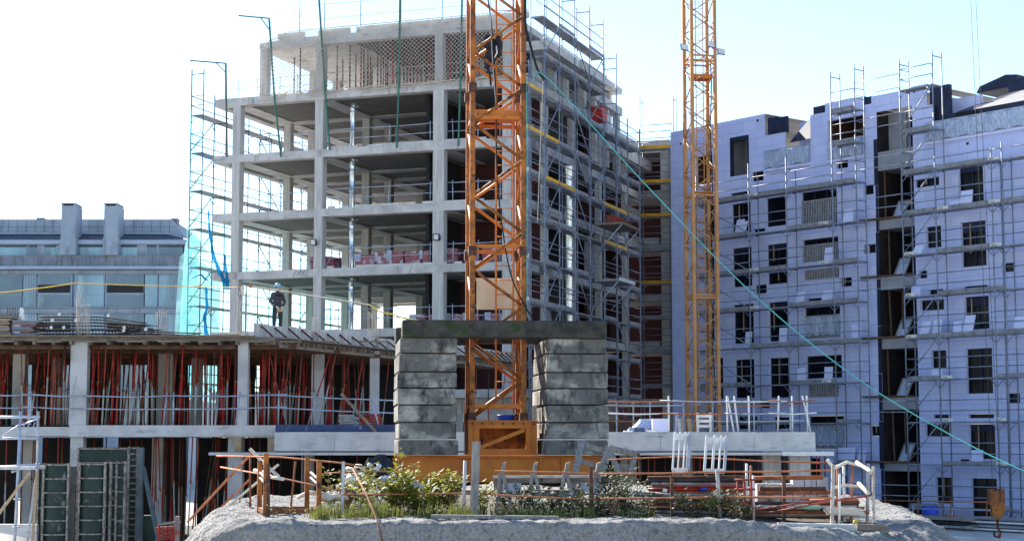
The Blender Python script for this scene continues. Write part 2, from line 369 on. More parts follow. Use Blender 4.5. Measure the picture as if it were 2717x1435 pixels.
# ---------------------------------------------------------------- the concrete frame building
tower = T('concrete_frame_building', 'unfinished concrete frame building of open floors, tallest on the site', 'building', TW, (XR / 2, 8, -3.85))
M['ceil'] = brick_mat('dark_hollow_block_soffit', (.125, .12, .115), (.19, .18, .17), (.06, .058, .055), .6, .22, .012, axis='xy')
DEPTH = 20.0
SX0 = TW.px((*D(538, 400),))[0]                  # slab overhang at the left
GX = [.25, TW.px(D(800, 545))[0], TW.px(D(1102, 540))[0], TW.px((1344, 600))[0]]
GY = [.25, 5.8, 8.7, 13.2, 17.0]
for i, z in enumerate(FLOORS):
    s = MB(); x1 = XR
    s.box(SX0, 0, z - .30, x1, DEPTH, z)
    # beams proud of the soffit
    s.box(SX0 + .002, .003, z - .40, x1 - .002, .55, z - .30)
    s.box(SX0 + .002, .55, z - .40, SX0 + .45, DEPTH - .003, z - .30)
    s.box(x1 - .5, .55, z - .40, x1 - .002, DEPTH - .003, z - .30)
    for gx in GX[:3]: s.box(gx - .45, .55, z - .37, gx + .45, DEPTH - .4, z - .30)
    for gy in GY[1:]:
        xs = [SX0 + .45] + [v for gx in GX[:3] for v in (gx - .45, gx + .45)] + [x1 - .5]
        for a, b in zip(xs[::2], xs[1::2]): s.box(a, gy - .35, z - .37, b, gy + .35, z - .30)
    slab = tower.add('floor_slab', s, M['conc'])
    p = MB()
    p.quad((SX0 + .45, .55, z - .303), (SX0 + .45, DEPTH - .3, z - .303), (x1 - .5, DEPTH - .3, z - .303), (x1 - .5, .55, z - .303))
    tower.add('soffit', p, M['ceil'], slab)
    # a low kerb of loose blocks along the front edge
    if i in (1, 2, 3):
        k = MB(); x = GX[1] + .5
        while x < XR - 2.4:
            w = rnd.uniform(.35, .5)
            if rnd.random() < .85: k.box(x, .03 + rnd.uniform(0, .03), z, x + w - .012, .17, z + rnd.uniform(.09, .12))
            x += w
        tower.add('block_kerb', k, M['conc_light'], slab)
for i in range(len(FLOORS) - 1):
    zt, zb = FLOORS[i] - .37, FLOORS[i + 1]
    for a, gx in enumerate(GX):
        for b, gy in enumerate(GY):
            if a == 3 and b: continue
            w, d = (.46, .46) if b == 0 else (.42, .42)
            if a == 2 and b == 0: w = .58
            y0 = .004 if b == 0 else gy - d / 2
            c = MB(); c.box(gx - w / 2, y0, zb, gx + w / 2, y0 + d, zt + (-.03 if b == 0 else 0))
            tower.lot('column', c, M['conc_post'])
    # rear wall and inner partitions keep the middle dark
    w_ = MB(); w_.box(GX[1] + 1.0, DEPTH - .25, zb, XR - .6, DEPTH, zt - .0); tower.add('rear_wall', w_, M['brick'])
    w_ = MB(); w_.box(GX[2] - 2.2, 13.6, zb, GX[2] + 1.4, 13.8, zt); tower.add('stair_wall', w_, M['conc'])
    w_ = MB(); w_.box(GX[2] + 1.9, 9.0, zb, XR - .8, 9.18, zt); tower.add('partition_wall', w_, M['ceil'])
zb = FLOORS[0]
ROOF = 20.46
rx0 = TW.px(D(655, 110))[0]
# top storey: columns, sloped roof strip along the left, flat roof with a notched upstand
for a, gx in enumerate([rx0 + .2, GX[1], GX[2], GX[3]]):
    for b, gy in enumerate(GY):
        top = 20.0 if a == 0 else ROOF - .40
        c = MB(); c.box(gx - .21, (.004 if b == 0 else gy - .2), zb, gx + .21, (.42 if b == 0 else gy + .2), top)
        tower.lot('column', c, M['conc_post'])
tower.flush()
rf = MB(); xs = TW.px(D(720, 85))[0]
rf.prism([(rx0 - .05, 0, 19.98), (rx0 - .05, 0, 20.28), (xs, 0, ROOF - .02), (xs, 0, ROOF - .36)], (0, DEPTH - 2, 0))
rf.box(xs, 0, ROOF - .36, XR - .4, DEPTH - 2, ROOF - .02)
rf.box(xs + .002, .003, ROOF - .47, XR - .402, .45, ROOF - .36)
roof = tower.add('roof_slab', rf, M['conc_light'])
xd0 = TW.px(D(876, 90))[0]
tower.add('soffit', MB().quad((xd0, .46, ROOF - .365), (xd0 + .3, DEPTH - 2.2, ROOF - .365), (XR - .9, DEPTH - 2.2, ROOF - .365), (XR - .9, .46, ROOF - .365)), M['ceil'], roof)  # dark soffit begins where bounced sunlight fades; that shade is in the colour
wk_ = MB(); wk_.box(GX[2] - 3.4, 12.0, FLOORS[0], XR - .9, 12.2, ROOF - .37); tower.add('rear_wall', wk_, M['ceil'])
up = MB(); xa = xs - .1
for a, b in ((698, 766), (800, 880), (896, 1010), (1010, 1166), (1166, 1330)):
    x0, x1 = TW.px(D(a, 75))[0], TW.px(D(b, 65))[0]
    up.box(x0, .02, ROOF - .02, x1 - .03, .2, ROOF + .28)
tower.add('roof_upstand', up, M['conc_light'], roof)
# stepped roofs and core on the right side (in the side frame)
st = MB()
def rsbox(mb, x0, x1, y0, y1, z0, z1):
    p = RS.w(x0, y0, z0) - TW.o; q = V((p.dot(TW.x), p.dot(TW.y), p.z))
    a = RS.x * (x1 - x0); b = RS.y * (y1 - y0)
    mb.obox(q, (a.dot(TW.x), a.dot(TW.y), 0), (b.dot(TW.x), b.dot(TW.y), 0), (0, 0, z1 - z0))
rsbox(st, .9, 5.65, -.9, .4, 19.0, 19.45)
rsbox(st, 6.3, 10.6, -.9, .8, 19.1, 19.6)
tower.add('stepped_roof', st, M['conc_light'])
for (x0, x1, z1) in ((2.2, 2.6, 19.0), (4.6, 5.0, 19.0), (6.6, 7.0, 19.1), (9.6, 10.0, 19.1)):
    c = MB(); rsbox(c, x0, x1, .1, .5, FLOORS[0], z1); tower.add('column', c, M['conc_post'])
core = MB()
rsbox(core, 10.5, 15.6, -.3, 3.6, 18.35, 18.8)
for x in (10.6, 12.9, 15.1): rsbox(core, x, x + .38, -.2, .15, 15.0, 18.35)
rsbox(core, 10.6, 15.5, 3.0, 3.3, FLOORS[0], 18.35)
rsbox(core, 12.5, 21.5, -.4, 1.0, 16.0, 16.6)
tower.add('stair_tower', core, M['conc'])
# right side: columns, infill walls and slab edges
for i in range(len(FLOORS) - 1):
    zt, zb = FLOORS[i] - .40, FLOORS[i + 1]
    for x in (3.0, 7.4, 12.2, 17.4):
        c = MB(); rsbox(c, x, x + .45, .06, .34, zb, zt); tower.add('column', c, M['conc_post'])
    for j, (x0, x1) in enumerate(((3.2, 4.6), (7.6, 9.2), (12.0, 14.2), (16.8, 18.6))):
        if (i + 2 * j) % 3 == 2: continue
        c = MB(); h = zt if (i * 3 + j) % 3 else zb + 1.2
        rsbox(c, x0, x1, .75, .9, zb, h); tower.add('infill_wall', c, M['brick_side'] if (i + j) % 4 else M['plaster'])
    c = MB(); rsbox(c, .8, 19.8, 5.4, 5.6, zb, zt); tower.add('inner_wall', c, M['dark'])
    
    for x in (5.0, 9.9, 14.9): c = MB(); rsbox(c, x, x + .15, .9, 5.4, zb, zt); tower.add('cross_wall', c, M['brick'])
# low plinth storey
pl = MB(); pl.box(1.0, 1.0, -3.85, XR - 1, DEPTH - 1, FLOORS[-1] - .40); tower.add('plinth', pl, M['conc'])
# writing sprayed on a slab edge
sc_ = MB(); zq = FLOORS[3] - .2; x0 = TW.px(D(738, 690))[0]
for pts in (((0, -.1), (.18, .16)), ((.2, -.12), (.36, .13), (.44, .1), (.42, 0), (.33, -.02)), ((.5, -.12), (.62, .14))):
    sc_.path([(x0 + a, -.004, zq + b) for a, b in pts], .012, 4)
tower.add('sprayed_mark', sc_, M['black'])
# ---------------------------------------------------------------- guard rails along the open floors
def rail(fr, pts, zs, posts, label, group, mat_p=None, mat_r=None, name='guard_rail', r=.022, lean=.0, over=.25, h=1.15):
    """pts: two ends (x, y) of a straight rail; zs: (floor, rail heights...); posts: fractions along it"""
    (xa, ya), (xb, yb) = pts; z0 = zs[0]
    th = T(name, label, 'guard rail', fr, ((xa + xb) / 2, (ya + yb) / 2, z0), group)
    for f in posts:
        x, y = xa + (xb - xa) * f, ya + (yb - ya) * f; l = rnd.uniform(-lean, lean)
        th.add('post', MB().tube((x, y, z0), (x + l, y, z0 + h), r * 1.15), mat_p or M['galv'])
    for hz in zs[1:]:
        n = 6; pp = []
        for k in range(n + 1):
            t = -over / max(abs(xb - xa) + abs(yb - ya), 1) + k / n * (1 + 2 * over / max(abs(xb - xa) + abs(yb - ya), 1))
            pp.append((xa + (xb - xa) * t, ya + (yb - ya) * t - r * 2, z0 + hz + rnd.uniform(-.015, .015) - .02 * sin(pi * k / n)))
        th.add('rail', MB().path(pp, r), mat_r or M['galv'])
    return th
NAMES = ['fifth', 'fourth', 'third', 'second', 'first']
for i, z in enumerate(FLOORS[1:5]):
    e = ['top', 'upper', 'middle', 'lower'][i]
    rail(TW, ((GX[1] + .4, .35), (GX[2] - .4, .35)), (z, .55, 1.02), (.22, .58, .97), f'galvanised guard rail between the two round-lit middle columns on the {e} open floor' if False else f'guard rail across the bay with the bright duct, {e} of four floors', None, lean=.03)
    rail(TW, ((GX[2] + .5, .35), (XR - 1.2, .35)), (z, .55, 1.02), (.05, .5, .9), f'guard rail behind the orange crane mast, {e} of four floors', None, lean=.05)
    if i < 3: rail(TW, ((GX[0] + .6, .4), (GX[1] - .4, .4)), (z, .5, .95), (.3, .8), f'guard rail across the bay nearest the cyan net, {e} of three', None)
for i, (za, zb_) in enumerate(((ROOF, 0),)):
    rail(TW, ((xs + .3, .5), (XR - 2.6, .5)), (ROOF - .02, 1.0, 1.75), (.02, .16, .36, .58, .8), 'tall guard rail of thin posts along the flat roof edge', None, h=2.2, mat_p=M['darkpole'], mat_r=M['galv_old'], r=.018)
rail(TW, ((SX0 + .2, .5), (rx0 - .2, .5)), (FLOORS[0], .6, 1.0), (.05, .4, .9), 'low guard rail on the terrace left of the top storey', None, mat_p=M['galv_old'], mat_r=M['galv_old'], r=.018)
rail(TW, ((rx0 + .6, .6), (GX[1] - .3, .6)), (FLOORS[0], .55, 1.05), (.1, .5, .9), 'guard rail under the sloped roof strip behind the net', None, mat_p=M['galv_old'], mat_r=M['galv_old'], r=.018)
rail(TW, ((GX[1] + .3, .6), (XR - 3.5, .6)), (FLOORS[0], .55, 1.05), (.1, .4, .7, .95), 'guard rail behind the safety net on the top storey', None, mat_p=M['galv_old'], mat_r=M['galv_old'], r=.018)
# ---------------------------------------------------------------- red props of the top storey
def make_prop(h, red, inner, name='steel_prop', label='', group=None, r=.03, fr_=.56):
    th = T(name, label, 'steel prop', WORLD, (0, 0, 0), group)
    hs = h * fr_
    th.add('outer_tube', MB().tube((0, 0, .012), (0, 0, hs), r, 6), red)
    th.add('inner_tube', MB().tube((0, 0, hs + .0), (0, 0, h - .012), r * .78, 6), inner)
    c = MB().tube((0, 0, hs - .06), (0, 0, hs + .03), r * 1.25, 8); c.path([(r * 1.3, 0, hs - .05), (r * 2.8, 0, hs - .06), (r * 2.8, .02, hs - .14)], .007, 4)
    th.add('collar', c, M['rust'])
    th.add('plate', MB().box(-.06, -.06, 0, .06, .06, .012).box(-.06, -.06, h - .012, .06, .06, h), M['rust_dark'])
    return th.o
props_top = []
p1 = make_prop(3.2, M['red'], M['red_rust'], label='red steel prop under the flat roof behind the safety net', group='props of the top storey', r=.042)
p2 = make_prop(3.2, M['rust_dark'], M['rust_dark'], label='dark rusty steel prop under the flat roof behind the safety net', group='props of the top storey', r=.042)
spots = [(755, .9, 1), (810, 1.6, 1), (818, 2.4, 1), (822, 3.0, 1), (848, 1.0, 0), (880, 1.2, 1), (908, 1.2, 0), (915, 2.0, 1), (925, 1.2, 0), (950, .9, 1), (970, 1.1, 0), (975, 3.0, 1), (988, .9, 0), (1006, 2.6, 1), (1024, 1.4, 1), (1040, 3.6, 1), (1060, 2.2, 1), (1126, 1.2, 0), (1142, 2.8, 1), (1160, .8, 0), (1262, 1.5, 0), (1240, 2.5, 1), (895, 3.2, 0), (932, 4, 1), (958, 2.2, 0), (964, 4.5, 1), (998, 3.4, 0), (1016, 1, 1), (1032, 2.8, 0), (1050, 1.1, 0), (1072, 3, 1), (1084, 1.4, 0), (1118, 3.4, 1), (1134, 2, 0), (1150, 1.6, 1), (1205, 1.2, 0), (1220, 3, 1), (740, 2.6, 1), (862, 4, 1)]
first = {}
for px_, y_, dk in spots:
    x_ = TW.px(D(px_, 200), y_)[0]; src = (p1, p2)[dk]
    hh = (ROOF - .47 if y_ < .45 else ROOF - .36) - FLOORS[0]
    if x_ < xs: hh = 19.98 + max(0, x_ - rx0) / (xs - rx0) * (ROOF - .36 - 19.98) - FLOORS[0]
    loc = TW.w(x_, y_, FLOORS[0])
    if dk not in first: first[dk] = 1; o = src; o.location = loc; o.rotation_euler = (0, 0, rnd.uniform(0, 6))
    else: o = dup(src, loc, (0, 0, rnd.uniform(0, 6)))
    o.scale = (1, 1, hh / 3.2)
# ---------------------------------------------------------------- silver duct
dk = T('duct', 'bright silver ventilation duct running up through the open floors', 'duct', TW, (TW.px(D(886, 500), .75)[0], .75, FLOORS[4]))
xd = dk.base[0]
for i in range(5):
    zt = FLOORS[i] - (.41 if i else .6); zb = FLOORS[i + 1] if i < 4 else FLOORS[4] - 1
    if i == 4: break
    m_ = MB(); z = zb; top = zt - (.18 if i < 9 else 0)
    prof = []
    while z < top - .05:
        prof += [(.135, z), (.135, min(z + .9, top)), (.15, min(z + .92, top)), (.15, min(z + .96, top))]; z += .98
    m_.lathe((xd, .75, 0), prof, 14)
    m_.path([(xd, .75, top), (xd, .77, top + .1), (xd + .02, .9, zt), (xd + .02, 1.2, zt + .0)], .135, 12)
    dk.add('duct_run', m_, M['duct'])
# ---------------------------------------------------------------- brick pallets on the floors
def pallet(fr, x, y, z, w, h, label, a, b, d=.9):
    th = T('brick_pallet', label, 'brick pallet', fr, (x, y, z))
    m_ = MB(); m_.box(x, y, z, x + w, y + .1, z + .11).box(x, y + d - .1, z, x + w, y + d, z + .11).box(x - .01, y - .01, z + .11, x + w + .01, y + d + .01, z + .14)
    th.add('pallet_base', m_, M['wood'])
    s_ = MB(); ww = w / 3
    for k in range(3): s_.box(x + k * ww + .005, y, z + .14, x + (k + 1) * ww - .005, y + d, z + h - rnd.uniform(0, .05))
    th.add('bricks', s_, a)
    c_ = MB(); c_.box(x - .012, y - .012, z + .14 + h * .3, x + w * .28, y + d + .012, z + h + .008); th.add('wrap', c_, b)
    return th
z3 = FLOORS[3]
row = [(903, 60, 'first'), (950, 40, 'second'), (985, 45, 'third'), (1030, 50, 'fourth'), (1068, 26, 'fifth'), (1121, 45, 'sixth'), (1180, 40, 'seventh'), (1225, 38, 'eighth')]
for k, (px_, w_, o_) in enumerate(row):
    x0 = TW.px(D(px_ - 10, 660), .7)[0]; x1 = TW.px(D(px_ + w_ - 14, 660), .7)[0]
    pallet(TW, x0, .62, z3, x1 - x0, .72 + .06 * (k % 3), f'wrapped pallet of red bricks on the third open floor, {o_} right of the duct', M['brickpink'], M['wrapblue'] if k % 2 == 0 else M['brickpink'])
pallet(TW, TW.px(D(780, 660), 1)[0], 1.0, z3, .55, .75, 'small pink pallet half hidden behind the middle column', M['brickpink'], M['brickpink'])
pallet(TW, TW.px(D(812, 660), .9)[0], .9, z3, .62, .72, 'dark pallet just right of the column with the work lamp', M['brickpink'], M['blackcloth'])
zz = FLOORS[4]
for k, (px_, w_) in enumerate(((1030, 60), (1120, 44), (1165, 40), (1220, 50))):
    x0 = TW.px(D(px_, 790), .8)[0]; x1 = TW.px(D(px_ + w_, 790), .8)[0]
    pallet(TW, x0, .8, zz, x1 - x0, .7, ['wide wrapped brick pallet just above the ballast top slab', 'wrapped brick pallet low beside the mast, left of its leg', 'wrapped brick pallet low behind the front mast leg', 'wrapped brick pallet low behind the mast ladder'][k], M['brickpink'], M['wrapblue'])
# ---------------------------------------------------------------- work lamps on two columns
def flood(fr, x, y, z, label, s=.32, yaw=0.0):
    th = T('flood_lamp', label, 'flood lamp', fr, (x, y, z))
    c, s_ = cos(.35), sin(.35)
    ax, ay, az = V((s, 0, -.03)), V((0, .09, 0)), V((.04, -.1, s))
    th.add('housing', MB().obox(V((x - s / 2, y - .2, z - s / 2)), ax, ay, az), M['black'])
    th.add('lens', MB().obox(V((x - s / 2, y - .2, z - s / 2)) + ax * .13 + az * .13 - V((0, .012, 0)), ax * .74, V((0, .008, 0)), az * .74), M['lampglass'])
    th.add('bracket', MB().path([(x + s * .3, y - .12, z - s * .45), (x + s * .5, y - .05, z - s * .4), (x + s * .45, y, z)], .018), M['black'])
    return th
flood(TW, TW.px(D(792, 610))[0], 0, TW.px(D(792, 610))[1], 'black flood lamp on the middle column above the pink pallet')
flood(TW, TW.px(D(1101, 597))[0], 0, TW.px(D(1101, 597))[1], 'black flood lamp on the broad column beside the mast')
# ---------------------------------------------------------------- net gallows and safety net
def gallows(pts, arm, label, m_):
    th = T('net_gallows', label, 'net pole', TW, (pts[-1][0], pts[-1][1], pts[-1][2]))
    mb = MB()
    for a, b in zip(pts[:-1], pts[1:]): mb.beam(a, b, .075, .075)
    th.add('pole', mb, m_)
    if arm:
        a = V(pts[0]); b = V(arm); th.add('arm', MB().beam(a, b, .06, .06), m_)
        k = a.lerp(b, .28); q = V(pts[0]).lerp(V(pts[1]), .16 if len(pts) > 2 else .1); th.add('brace', MB().beam(k, q, .045, .045), m_)
    return th
def tp(px_, py_, y): q = TW.px(D(px_, py_), y); return (q[0], y, q[1])
gallows([tp(568, 160, -.35), tp(571, 395, -.35)], tp(478, 153, -1.2), 'green net pole with a bent arm standing over the left slab corner', M['darkpole'])
gallows([tp(677, 47, -.3), tp(690, 240, -.25), tp(707, 395, -.12)], tp(600, 40, -1.4), 'leaning green net pole with a bent arm left of the roof', M['green_pole'])
gallows([tp(800, -40, -.3), tp(818, 230, -.25), tp(830, 378, -.12)], None, 'slender net pole crossing the middle column', M['green_pole'])
gallows([tp(1007, -40, -.3), tp(1003, 220, -.25), tp(998, 372, -.12)], None, 'green net pole in the middle of the wide bay', M['green_pole'])
gallows([tp(1163, -30, -.3), tp(1158, 220, -.25), tp(1153, 368, -.12)], None, 'green net pole close to the left edge of the crane mast', M['green_pole'])
net = MB(); xa, xb = TW.px(D(650, 150), -.25)[0], XR + .2; stp = .235
def netp(x, t):                                  # t 0 at the roof edge, 1 at the slab below; the net hangs slack
    zt = ROOF + .3 if x > xs else 20.25 + (x - rx0) / max(xs - rx0, .1) * (ROOF + .15 - 20.25)
    sag = .28 * sin(pi * t) + .12 * sin(3.1 * x) * sin(pi * t)
    hang = FLOORS[0] + .05 - .25 * abs(sin(.9 * x)) + .35 * sin(2.3 * x) * (t > .9) * .3
    return V((x + .05 * sin(5 * t + x), -.16 - sag * .8, zt + (hang - zt) * t))
n = int((xb - xa + 4) / stp)
for k in range(n):
    for sgn in (1, -1):
        pts = []
        for j in range(15):
            t = j / 14; x = xa - 2 + k * stp + (sgn * t * 3.6) - (0 if sgn > 0 else -3.6)* 0
            if xa <= x <= xb: pts.append(netp(x, t))
        if len(pts) > 1: net.path(pts, .013, 3)
for t in (0, 1): net.path([netp(xa + (xb - xa) * j / 60, t) for j in range(61)], .022, 4)
rollp = []
for j in range(90):
    x = xa + (xb - xa) * j / 89; rollp.append((x, -.14 + rnd.uniform(-.04, .04), FLOORS[0] + .02 + rnd.uniform(-.05, .05)))
net.path(rollp, .05, 5, [rnd.uniform(.02, .05) for _ in rollp])
one('safety_net', net, M['netcord'], 'pale knotted safety net draped from the roof edge over the top storey', 'safety net', TW, ((xa + xb) / 2, -.2, FLOORS[0]))
# ================================================================ frame scaffolds
def scaffold(fr, xs, yo, yi, z0, tops, lifts, name, label, yellow=(), skip=(), diag=(), rails_only=(), mats=None, r=.035, end=True, toe=True, brackets=True, inner_posts=True, rail_h=(.5, 1.0), group=None, base_z=None, inner_rails=False):
    """xs: where the standards stand; yo / yi: outer and inner plane; tops: top of each pair; lifts: heights of the decks;
    yellow / skip: (bay, lift) pairs; diag: bays with a long brace"""
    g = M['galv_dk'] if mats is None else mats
    th = T(name, label, 'scaffold', fr, (sum(xs) / len(xs), (yo + yi) / 2, z0), group)
    for k, x in enumerate(xs):
        th.lot('standard', MB().tube((x, yo, z0), (x, yo, tops[k]), r, 6), g)
        if inner_posts: th.lot('standard', MB().tube((x, yi, z0), (x, yi, tops[k] - (0 if tops[k] > lifts[-1] + .5 else .6)), r * .9, 6), g)
        t = MB()
        for z in lifts:
            if z < tops[k]: t.tube((x, yo, z - .08), (x, yi, z - .08), r * .8, 5)
        if tops[k] > lifts[-1]: t.tube((x, yo, tops[k] - .25), (x, yi, tops[k] - .25), r * .8, 5)
        if t.v: th.lot('transom', t, g)
    sg = 1 if yi > yo else -1
    for b in range(len(xs) - 1):
        xa, xb = xs[b], xs[b + 1]; tp_ = min(tops[b], tops[b + 1])
        for l, z in enumerate(lifts):
            if z > tp_ - .2 or (b, l) in skip: continue
            if b not in rails_only:
                d = MB(); ya, yb = (yo + .05 * sg, yi - .05 * sg)
                d.box(xa + .02, min(ya, yb), z - .06, xb - .02, (ya + yb) / 2 - .005, z); d.box(xa + .02, (ya + yb) / 2 + .005, z - .06, xb - .02, max(ya, yb), z - .004)
                th.lot('deck', d, M['board'])
                if toe:
                    y_ = (b, l) in yellow
                    if y_ or rnd.random() < .62:
                        th.lot('toe_board', MB().box(xa + .03, min(yo, yo + .03 * sg), z + .004, xb - .03, max(yo, yo + .03 * sg), z + .17), M['yellow'] if y_ else M['board'])
                if brackets:
                    q = MB()
                    for x in (xa, xb):
                        q.tube((x, yo + .01 * sg, z - .45), (x + (.38 if x == xa else -.38), yo + .01 * sg, z - .08), r * .65, 4)
                    th.lot('knee_brace', q, g)
            if inner_rails and z + 1.0 < tp_: th.lot('ledger', MB().tube((xa, yi, z + 1.0), (xb, yi, z + 1.0), r * .6, 4), g)
            for h in rail_h:
                if z + h < tp_ + .05: th.lot('ledger', MB().tube((xa, yo, z + h), (xb, yo, z + h + rnd.uniform(-.012, .012)), r * .72, 5), g)
        if b in diag:
            for l in range(len(lifts) - 1):
                if lifts[l + 1] < tp_: th.lot('diagonal_brace', MB().tube((xa if diag[b] > 0 else xb, yo - .03 * sg, lifts[l] + .05), (xb if diag[b] > 0 else xa, yo - .03 * sg, lifts[l + 1]), r * .85, 5), g)
    if end:
        for x in (xs[0], xs[-1]):
            for z in lifts:
                if z + 1 < tops[0 if x == xs[0] else -1] + .1:
                    th.lot('end_rail', MB().path([(x, yo, z + .5), (x, yi, z + .5), (x, yi, z + 1.0), (x, yo, z + 1.0)], r * .65, 4), g)
    th.flush()
    return th
# ---- left side of the concrete frame building, seen through it
lsx = [.3, 2.7, 5.2, 7.8, 10.4, 13.0, 15.6, 18.2]
yo_l = -((TW.px((515, 600), .8)[0]) - XL)         # outer plane, measured out from the slab edge
yi_l = yo_l - .72
LZ = [16.9 - 2 * k for k in range(8)][::-1]
scaffold(LS, lsx, yo_l, yi_l, -3.85, [19.3, 18.4, 17.9, 17.4, 17.4, 17.4, 17.4, 17.4], LZ, 'scaffold', 'scaffold with hanging cyan netting along the left side of the concrete frame', diag={0: 1, 3: -1, 5: 1}, mats=M['darkpole'], toe=False, r=.036)
def sheet(pts_fn, nu, nv):
    return MB().surf([[pts_fn(i / nu, j / nv) for i in range(nu + 1)] for j in range(nv + 1)])
def netfn(u, v):
    x = .1 + 17.5 * u
    top = 10.0 + .5 * sin(9 * u) + .35 * sin(27 * u) + .2 * sin(61 * u) - 1.2 * max(0, u - .55)
    z = 2.0 + (top - 2.0) * v
    return V((x, yo_l + .10 + .05 * sin(14 * u + 3 * v) + .03 * sin(31 * u) + (1 - v) * .30, z + .06 * sin(20 * u)))
one('debris_net', sheet(netfn, 70, 24), M['net_cyan'], 'large cyan debris net covering the lower scaffold beside the glass block', 'debris net', LS, (8, yo_l, 2))
def netend(u, v):
    y = yi_l - .05 + (yo_l + .4 - yi_l) * u
    return V((.02 + .05 * sin(7 * u + 5 * v) - .25 * (1 - v) * u, y + (1 - v) * .25 * u, 2.0 + (9.6 + .3 * sin(4 * u) - 2.0) * v))
one('debris_net', sheet(netend, 14, 24), M['net_thin'], 'narrow cyan net closing the near end of the left scaffold', 'debris net', LS, (0, yo_l, 2))
def wisp(u, v):
    return V((.0 + .5 * u + .06 * sin(9 * v), yo_l + .1 + .1 * sin(6 * v) - .3 * u, 11.2 + 6.2 * v + .25 * sin(5 * u)))
def wispfn(x0, x1, z0, z1):
    def f(u, v):
        rag = .5 * sin(9 * u + z0) * v * v * .6 + .25 * sin(23 * u + x0)
        return V((x0 + (x1 - x0) * u + .1 * sin(6 * v), yo_l + .08 + .10 * sin(8 * u + 4 * v) , z0 + (z1 - z0 + rag) * v))
    return f
for (a, b, c, d, lb) in ((.2, 2.6, 10.2, 13.4, 'lowest'), (.2, 1.5, 13.6, 16.6, 'topmost'), (3.0, 6.2, 10.4, 12.2, 'farthest')):
    one('debris_net', sheet(wispfn(a, b, c, d), 26, 14), M['net_thin'], f'ragged sheer cyan net scrap on the left scaffold, {lb} of three', 'debris net', LS, (a, yo_l, c))
for (pts, w0, w1, lab) in (
    ([(515, 398), (540, 404), (566, 400)], .05, .05, 'blue net rope of bunched cloth under the second scaffold deck'),
    ([(524, 530), (528, 590), (538, 650), (556, 690), (572, 728)], .04, .15, 'long blue bunched net sweeping down past the left slab corners'),
    ([(518, 722), (521, 770), (514, 800), (520, 842)], .06, .10, 'dark blue bunched net hanging at the foot of the left scaffold'),
    ([(484, 700), (505, 690), (520, 705)], .06, .08, 'short blue net knot tied round the lower left standards'),
    ([(565, 640), (568, 680), (574, 720)], .05, .10, 'thin blue net strip hanging beside the left column'),
    ([(488, 386), (506, 388), (530, 396)], .05, .06, 'small blue net scrap on the upper left deck')):
    c = []
    for p in pts:
        q = TW.px(D(*p), -.02); c.append(V((q[0], -.02, q[1])))
    cc = []
    for k in range(len(c) - 1):
        for j in range(6): cc.append(c[k].lerp(c[k + 1], j / 6))
    cc.append(c[-1]); n = len(cc); mb = MB()
    rows = []
    for k, p in enumerate(cc):
        w = w0 + (w1 - w0) * k / (n - 1); w *= 1 + .35 * sin(k * 1.7) * sin(k * .6)
        rows.append([p + V((w * cos(a) * (1 + .25 * sin(3 * a + k)), .5 * w * sin(a), .0)) for a in [2 * pi * i / 11 for i in range(11)]])
    mb.surf(rows, True)
    one('bunched_net', mb, M['net_blue'], lab, 'net', TW, tuple(c[-1]))
# ---- right side of the concrete frame building
YO, YI = -1.30, -.62
outs = [1445, 1485, 1527, 1566, 1603, 1638, 1667, 1698]
rsx = [RS.px((p, 700), YO)[0] for p in outs]
RZ0 = 16.3
RZ = [RZ0 - 2 * k for k in range(10)][::-1] + [RZ0 + 1.93, RZ0 + 3.85]
nl = len(RZ)
tops = [RZ0 + 6.0, RZ0 + 6.0, RZ0 + 6.0, RZ0 + 6.0, RZ0 + 6.0 - .2, RZ0 + 5.2, RZ0 + 1.4, RZ0 + 1.2]
tops[4] = RZ0 + 5.9; tops[5] = RZ0 + 4.6
YL = {(0, nl - 3), (1, nl - 4), (0, nl - 4), (1, nl - 5), (2, nl - 5), (5, nl - 5), (6, nl - 5), (5, nl - 6), (6, nl - 6)}
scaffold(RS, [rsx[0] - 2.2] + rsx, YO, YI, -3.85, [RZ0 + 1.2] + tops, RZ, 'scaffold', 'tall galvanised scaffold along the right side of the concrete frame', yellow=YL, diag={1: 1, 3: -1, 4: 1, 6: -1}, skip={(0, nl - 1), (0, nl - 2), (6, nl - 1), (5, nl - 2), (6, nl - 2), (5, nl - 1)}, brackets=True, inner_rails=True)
# company plates on the near end of the decks: yellow or white boards with a dark smudge of lettering
def word_board(fr, x0, y, z0, w, h, m_, label, txt, th_=.03, name='toe_board_sign'):
    th = T(name, label, 'board', fr, (x0, y, z0))
    th.add('board', MB().box(x0, y, z0, x0 + w, y + th_, z0 + h), m_)
    cu = bpy.data.curves.new('lettering', 'FONT'); cu.body = txt; cu.size = h * .75; cu.extrude = .003; cu.shear = .3
    o = bpy.data.objects.new('lettering', cu)
    dg = bpy.context.evaluated_depsgraph_get(); COL.objects.link(o); dg.update()
    me = bpy.data.meshes.new_from_object(o.evaluated_get(dg)); bpy.data.objects.remove(o)
    me.materials.clear(); me.materials.append(M['black'])
    o2 = bpy.data.objects.new('lettering', me); COL.objects.link(o2); o2.parent = th.o
    o2.rotation_euler = (pi / 2, 0, 0); o2.location = (.06, -.006, h * .2)
    return th
EF = Fr(RS.w(rsx[0] - 2.25, 0, 0), -20)           # across the near end of the right scaffold
for k, (z, y_) in enumerate(((RZ0, 1), (RZ0 - 2, 1), (RZ0 - 4, 0), (RZ0 - 8, 0), (RZ0 - 10, 0))):
    word_board(EF, .64, -.03, z + .004, 1.0 - .34, .18, M['yellow'] if y_ else M['white'],
        f'{["yellow", "white"][1 - y_]} lettered end board of the right scaffold, {["highest", "second from the top", "third from the top", "fourth from the top", "lowest"][k]}', 'Genor', name='end_board')
